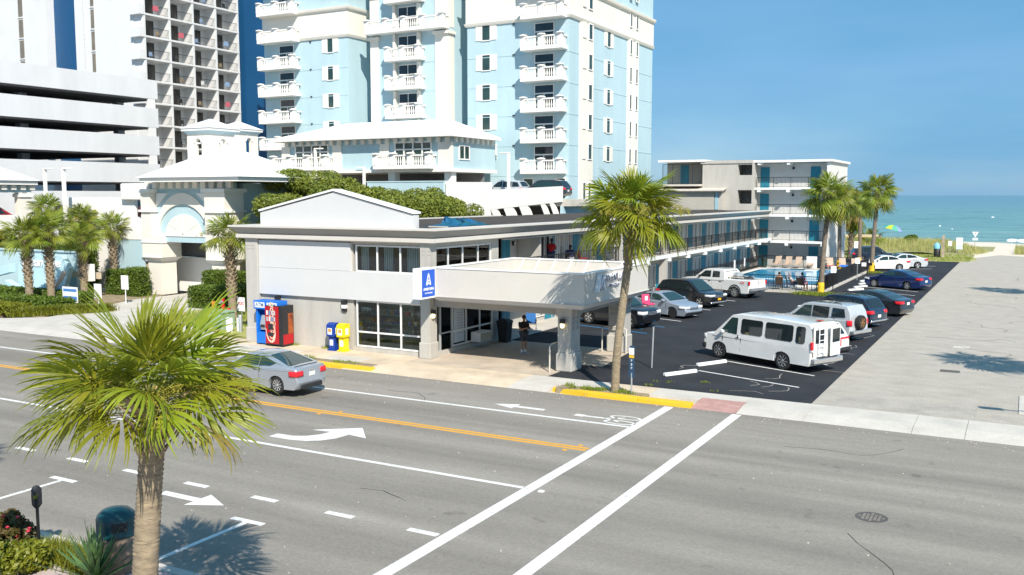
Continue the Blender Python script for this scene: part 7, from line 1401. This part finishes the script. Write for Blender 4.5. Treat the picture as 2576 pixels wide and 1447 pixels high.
pc = thing('pink_chair','bright pink stadium chair standing behind the black off-road SUV','chair',(-19.2,51.2,0),R(-30)); pk_ = mat('chair_pink',(0.72,0.06,0.16),.5); MB().bar((.3,0,.95),(-.2,0,.98),.55,.08,(0,0,1)).build('seat', pk_, pc, local=True, bevel=.02); MB().bar((-.2,0,1.0),(-.3,0,1.5),.55,.08,(0,0,1)).build('backrest', pk_, pc, local=True, bevel=.02); bx('label_patch', M['signwhite'], pc, -.19,-.17,-.1,.1,1.15,1.4, local=True)
for a in (.2,-.2):
    for s in (-.2,.2): MB().tube((a,s,0),(a,s,.93),.02).build('leg', M['galv'], pc, local=True)
# signs on posts round the car park
def post_sign(x, y, h, w, hh, label, pole=None, face=-90, z0=0, name='post_sign', panel=None):
    t = thing(name, label, 'sign', (x,y,z0), R(face+90)); MB().tube((0,0,0),(0,0,h),.03).build('pole', pole or M['blk'], t, local=True); bx('sign_plate', panel or M['signwhite'], t, -w/2,w/2,-.05,-.03,h-hh,h, local=True, bevel=.01); return t
post_sign(-12.7,73.0,1.95,.42,.5,'white sign on a thin black post outside the near end of the pool fence',face=-60); post_sign(-12.75,84.6,1.9,.42,.5,'white sign on a grey post outside the middle of the pool fence',M['galv'],face=-60)
post_sign(-15.3,100.2,2.6,.4,.7,'small white sign in front of the dark SUV by the motel block',face=-60)
yp = thing('finial_post','black post with crossbar beside the white sedan','post',(-12.6,89.4,0)); MB().tube((0,0,0),(0,0,1.35),.05).build('post', M['blk'], yp, local=True); MB().bar((-.4,0,1.1),(.4,0,1.05),.08,.25).build('crossbar', M['blk'], yp, local=True); bx('paper_notice', M['signwhite'], yp, -.5,-.1,-.08,-.06,.85,1.2, local=True)
# beach end
bb = thing('beach_bin','dark barrel bin with pale blue domed lid at the end of the car park','bin',(-9.3,120.3,0)); MB().lathe([(.34,0),(.36,.05),(.36,1.0),(.34,1.02)],(0,0,0),18).build('barrel', M['plastic'], bb, local=True, smooth=50); MB().lathe([(.40,1.03),(.40,1.35),(.3,1.6),(.12,1.72),(.01,1.73)],(0,0,0),18).build('lid', mat('lid_sky',(0.22,0.55,0.72),.4), bb, local=True, smooth=50)
tag(bx('timber_post', mat('timber_grey',(0.38,0.31,0.24),.9,var=.2), None, -8.78,-8.5,119.8,120.05,-.1,2.6), 'tall weathered timber post beside the beach bin','post')
post_sign(-8.4,127.2,1.65,.42,.62,'small white notice on a grey post beside the tall beach board',M['galv'])
bs = thing('beach_board','tall white information board on two posts at the beach path','sign',(-7.4,128,0)); bx('board', M['signwhite'], bs, -.37,.37,-.05,0,1.1,2.05, local=True); bx('board', mat('board_pale_blue',(0.62,0.70,0.78),.5), bs, -.37,.37,-.05,0,.58,1.08, local=True)
for a in (-.3,.3): MB().tube((a,.04,0),(a,.04,2.0),.035).build('post', M['galv'], bs, local=True)
ts = thing('warning_sign','white downward triangle sign above a square plate on the beach','sign',(-6.7,151,-.4)); MB().tube((0,0,0),(0,0,2.3),.04).build('pole', M['galv'], ts, local=True); MB().prism([(-.45,2.4),(.45,2.4),(0,1.6)],'y',-.1,-.06).build('triangle_plate', M['signwhite'], ts, local=True); bx('square_plate', mat('plate_grey_blue',(0.62,0.68,0.72),.5), ts, -.36,.36,-.1,-.06,1.15,1.55, local=True); MB().prism([(-.14,2.28),(.14,2.28),(0,2.05)],'y',-.12,-.105).build('emblem', M['galv'], ts, local=True)
um = thing('beach_parasol','rainbow striped beach parasol pitched on the sand','parasol',(-20.2,166,-.85)); MB().tube((0,0,0),(.5,0,2.6),.03).build('pole', M['trim'], um, local=True); ucs = [(0.10,0.15,0.65),(0.20,0.12,0.55),(0.35,0.40,0.75),(0.03,0.20,0.75),(0.03,0.50,0.42),(0.55,0.60,0.06),(0.10,0.45,0.30),(0.30,0.35,0.75)]
umm = [mat('parasol_%d'%i,c,.7,trans=.3) for i,c in enumerate(ucs)]; T_ = Matrix.Translation((.5,0,2.5)) @ Matrix.Rotation(R(14),4,'Y')
for i in range(8):
    a0, a1 = 2*math.pi*i/8, 2*math.pi*(i+1)/8; m = MB(); v = []
    for rr, z in ((.02,.75),(.6,.66),(1.1,.42),(1.5,.02)): v += [(rr*math.cos(a0),rr*math.sin(a0),z),(rr*math.cos((a0+a1)/2)*.98,rr*math.sin((a0+a1)/2)*.98,z-.02),(rr*math.cos(a1),rr*math.sin(a1),z)]
    m.add(v,[(j*3+k,j*3+k+1,(j+1)*3+k+1,(j+1)*3+k) for j in range(3) for k in range(2)]).xf(T_); m.build('canopy_panel', umm[i], um, local=True, smooth=60)
tag(bx('beach_crate', mat('crate_blue',(0.12,0.25,0.5),.6), None, -8.9,-7.9,153,153.6,-.45,.1),'blue box lying on the beach','box')
tag(bx('picnic_ramada', mat('ramada_tan',(0.62,0.48,0.27),.7), None, -19.5,-15.9,117.5,121,2.3,2.5),'flat tan shelter roof behind the palms','shelter')
# by the gate: standpipes, bollards, signs
rdp = mat('standpipe_red',(0.62,0.012,0.015),.4)
for i, (x, y, h, lb_) in enumerate(((-40.5,38.85,1.25,'taller red fire standpipe behind the white bollard'),(-39.6,38.4,.8,'shorter red fire standpipe beside the taller one'))):
    t = thing('fire_standpipe', lb_, 'standpipe', (x,y,0)); MB().tube((0,0,0),(0,0,h),.1,None,12).build('pipe', rdp, t, local=True, smooth=50); MB().tube((0,-.02,h-.12),(-.28 if i else .0,-.25,h-.12),.09,None,12).build('outlet', rdp if i else M['galv'], t, local=True, smooth=50); MB().lathe([(.12,h),(.12,h+.05),(.02,h+.08)],(0,0,0),12).build('cap', rdp, t, local=True)
for i, (x, y, h, r_, m_, lb_) in enumerate(((-37.0,35.9,.8,.18,'signwhite','fat white bollard in front of the red standpipes'),(-36.4,36.1,.95,.11,'galv','slim pale green bollard beside the fat white one'),(-36.75,36.3,.75,.09,'signwhite','thin white bollard between the other two'))): tag(MB().lathe([(r_,0),(r_,h*.92),(r_*.8,h*.98),(.01,h)],(x,y,0),16).build('bollard', M[m_], smooth=50), lb_, 'bollard')
tfm = thing('transformer_box','pale green utility cabinet half hidden by the palm leaves','utility cabinet',(-38.6,36.6,0)); bx('cabinet', mat('utility_green',(0.30,0.42,0.30),.5), tfm, -39.4,-37.9,36.3,37.2,0,.9, bevel=.03); bx('lid', mat('utility_green_lid',(0.33,0.45,0.33),.5), tfm, -39.45,-37.85,36.25,37.25,.905,.98)
fd = post_sign(-41.6,41.4,1.1,.62,.85,'white FDC sign with red letters beside the gate palm',M['galv'],name='fdc_sign'); me = text_mesh('FDC',.26,.002,.004); me.transform(Matrix.Translation((0,-.055,.72)) @ Matrix.Rotation(R(90),4,'X')); link('lettering', me, rdp, fd, local=True)
hs = post_sign(-53.3,38.3,1.45,1.5,1.0,'blue and white horizontal hotel sign above the long hedge',M['signwhite'],name='hotel_sign'); bx('sign_band', mat('band_blue',(0.06,0.22,0.55),.5), hs, -.65,.65,-.056,-.051,1.15,1.32, local=True); bx('sign_band', M['band_blue'] if 'band_blue' in M else bpy.data.materials['band_blue'], hs, -.65,.65,-.056,-.051,.6,.85, local=True)
post_sign(-52.6,39.8,1.55,.72,.95,'white notice with red text left of the taller white notice',M['signwhite'],name='notice'); post_sign(-53.0,42.2,1.9,.72,.95,'white notice behind the hedge, taller of the pair',M['signwhite'],name='notice')
gl2 = thing('garden_light','white cylindrical garden light at the foot of a spiky palm','light',(-57.0,37.6,0)); MB().lathe([(.2,0),(.2,.75),(.15,.8),(.01,.82)],(0,0,0),14).build('lamp_body', M['signwhite'], gl2, local=True, smooth=50)
tag(MB().lathe([(.35,0),(.5,.05),(.3,.6),(.02,.9)],(-38.2,35.4,0),14).build('traffic_cone', M['lamp_o'], smooth=50) if 0 else bx('cable_marker', M['lamp_o'], None, -42.2,-42.05,39.6,39.75,0,1.0), 'orange cable marker post in the grass by the gate palm','marker post')
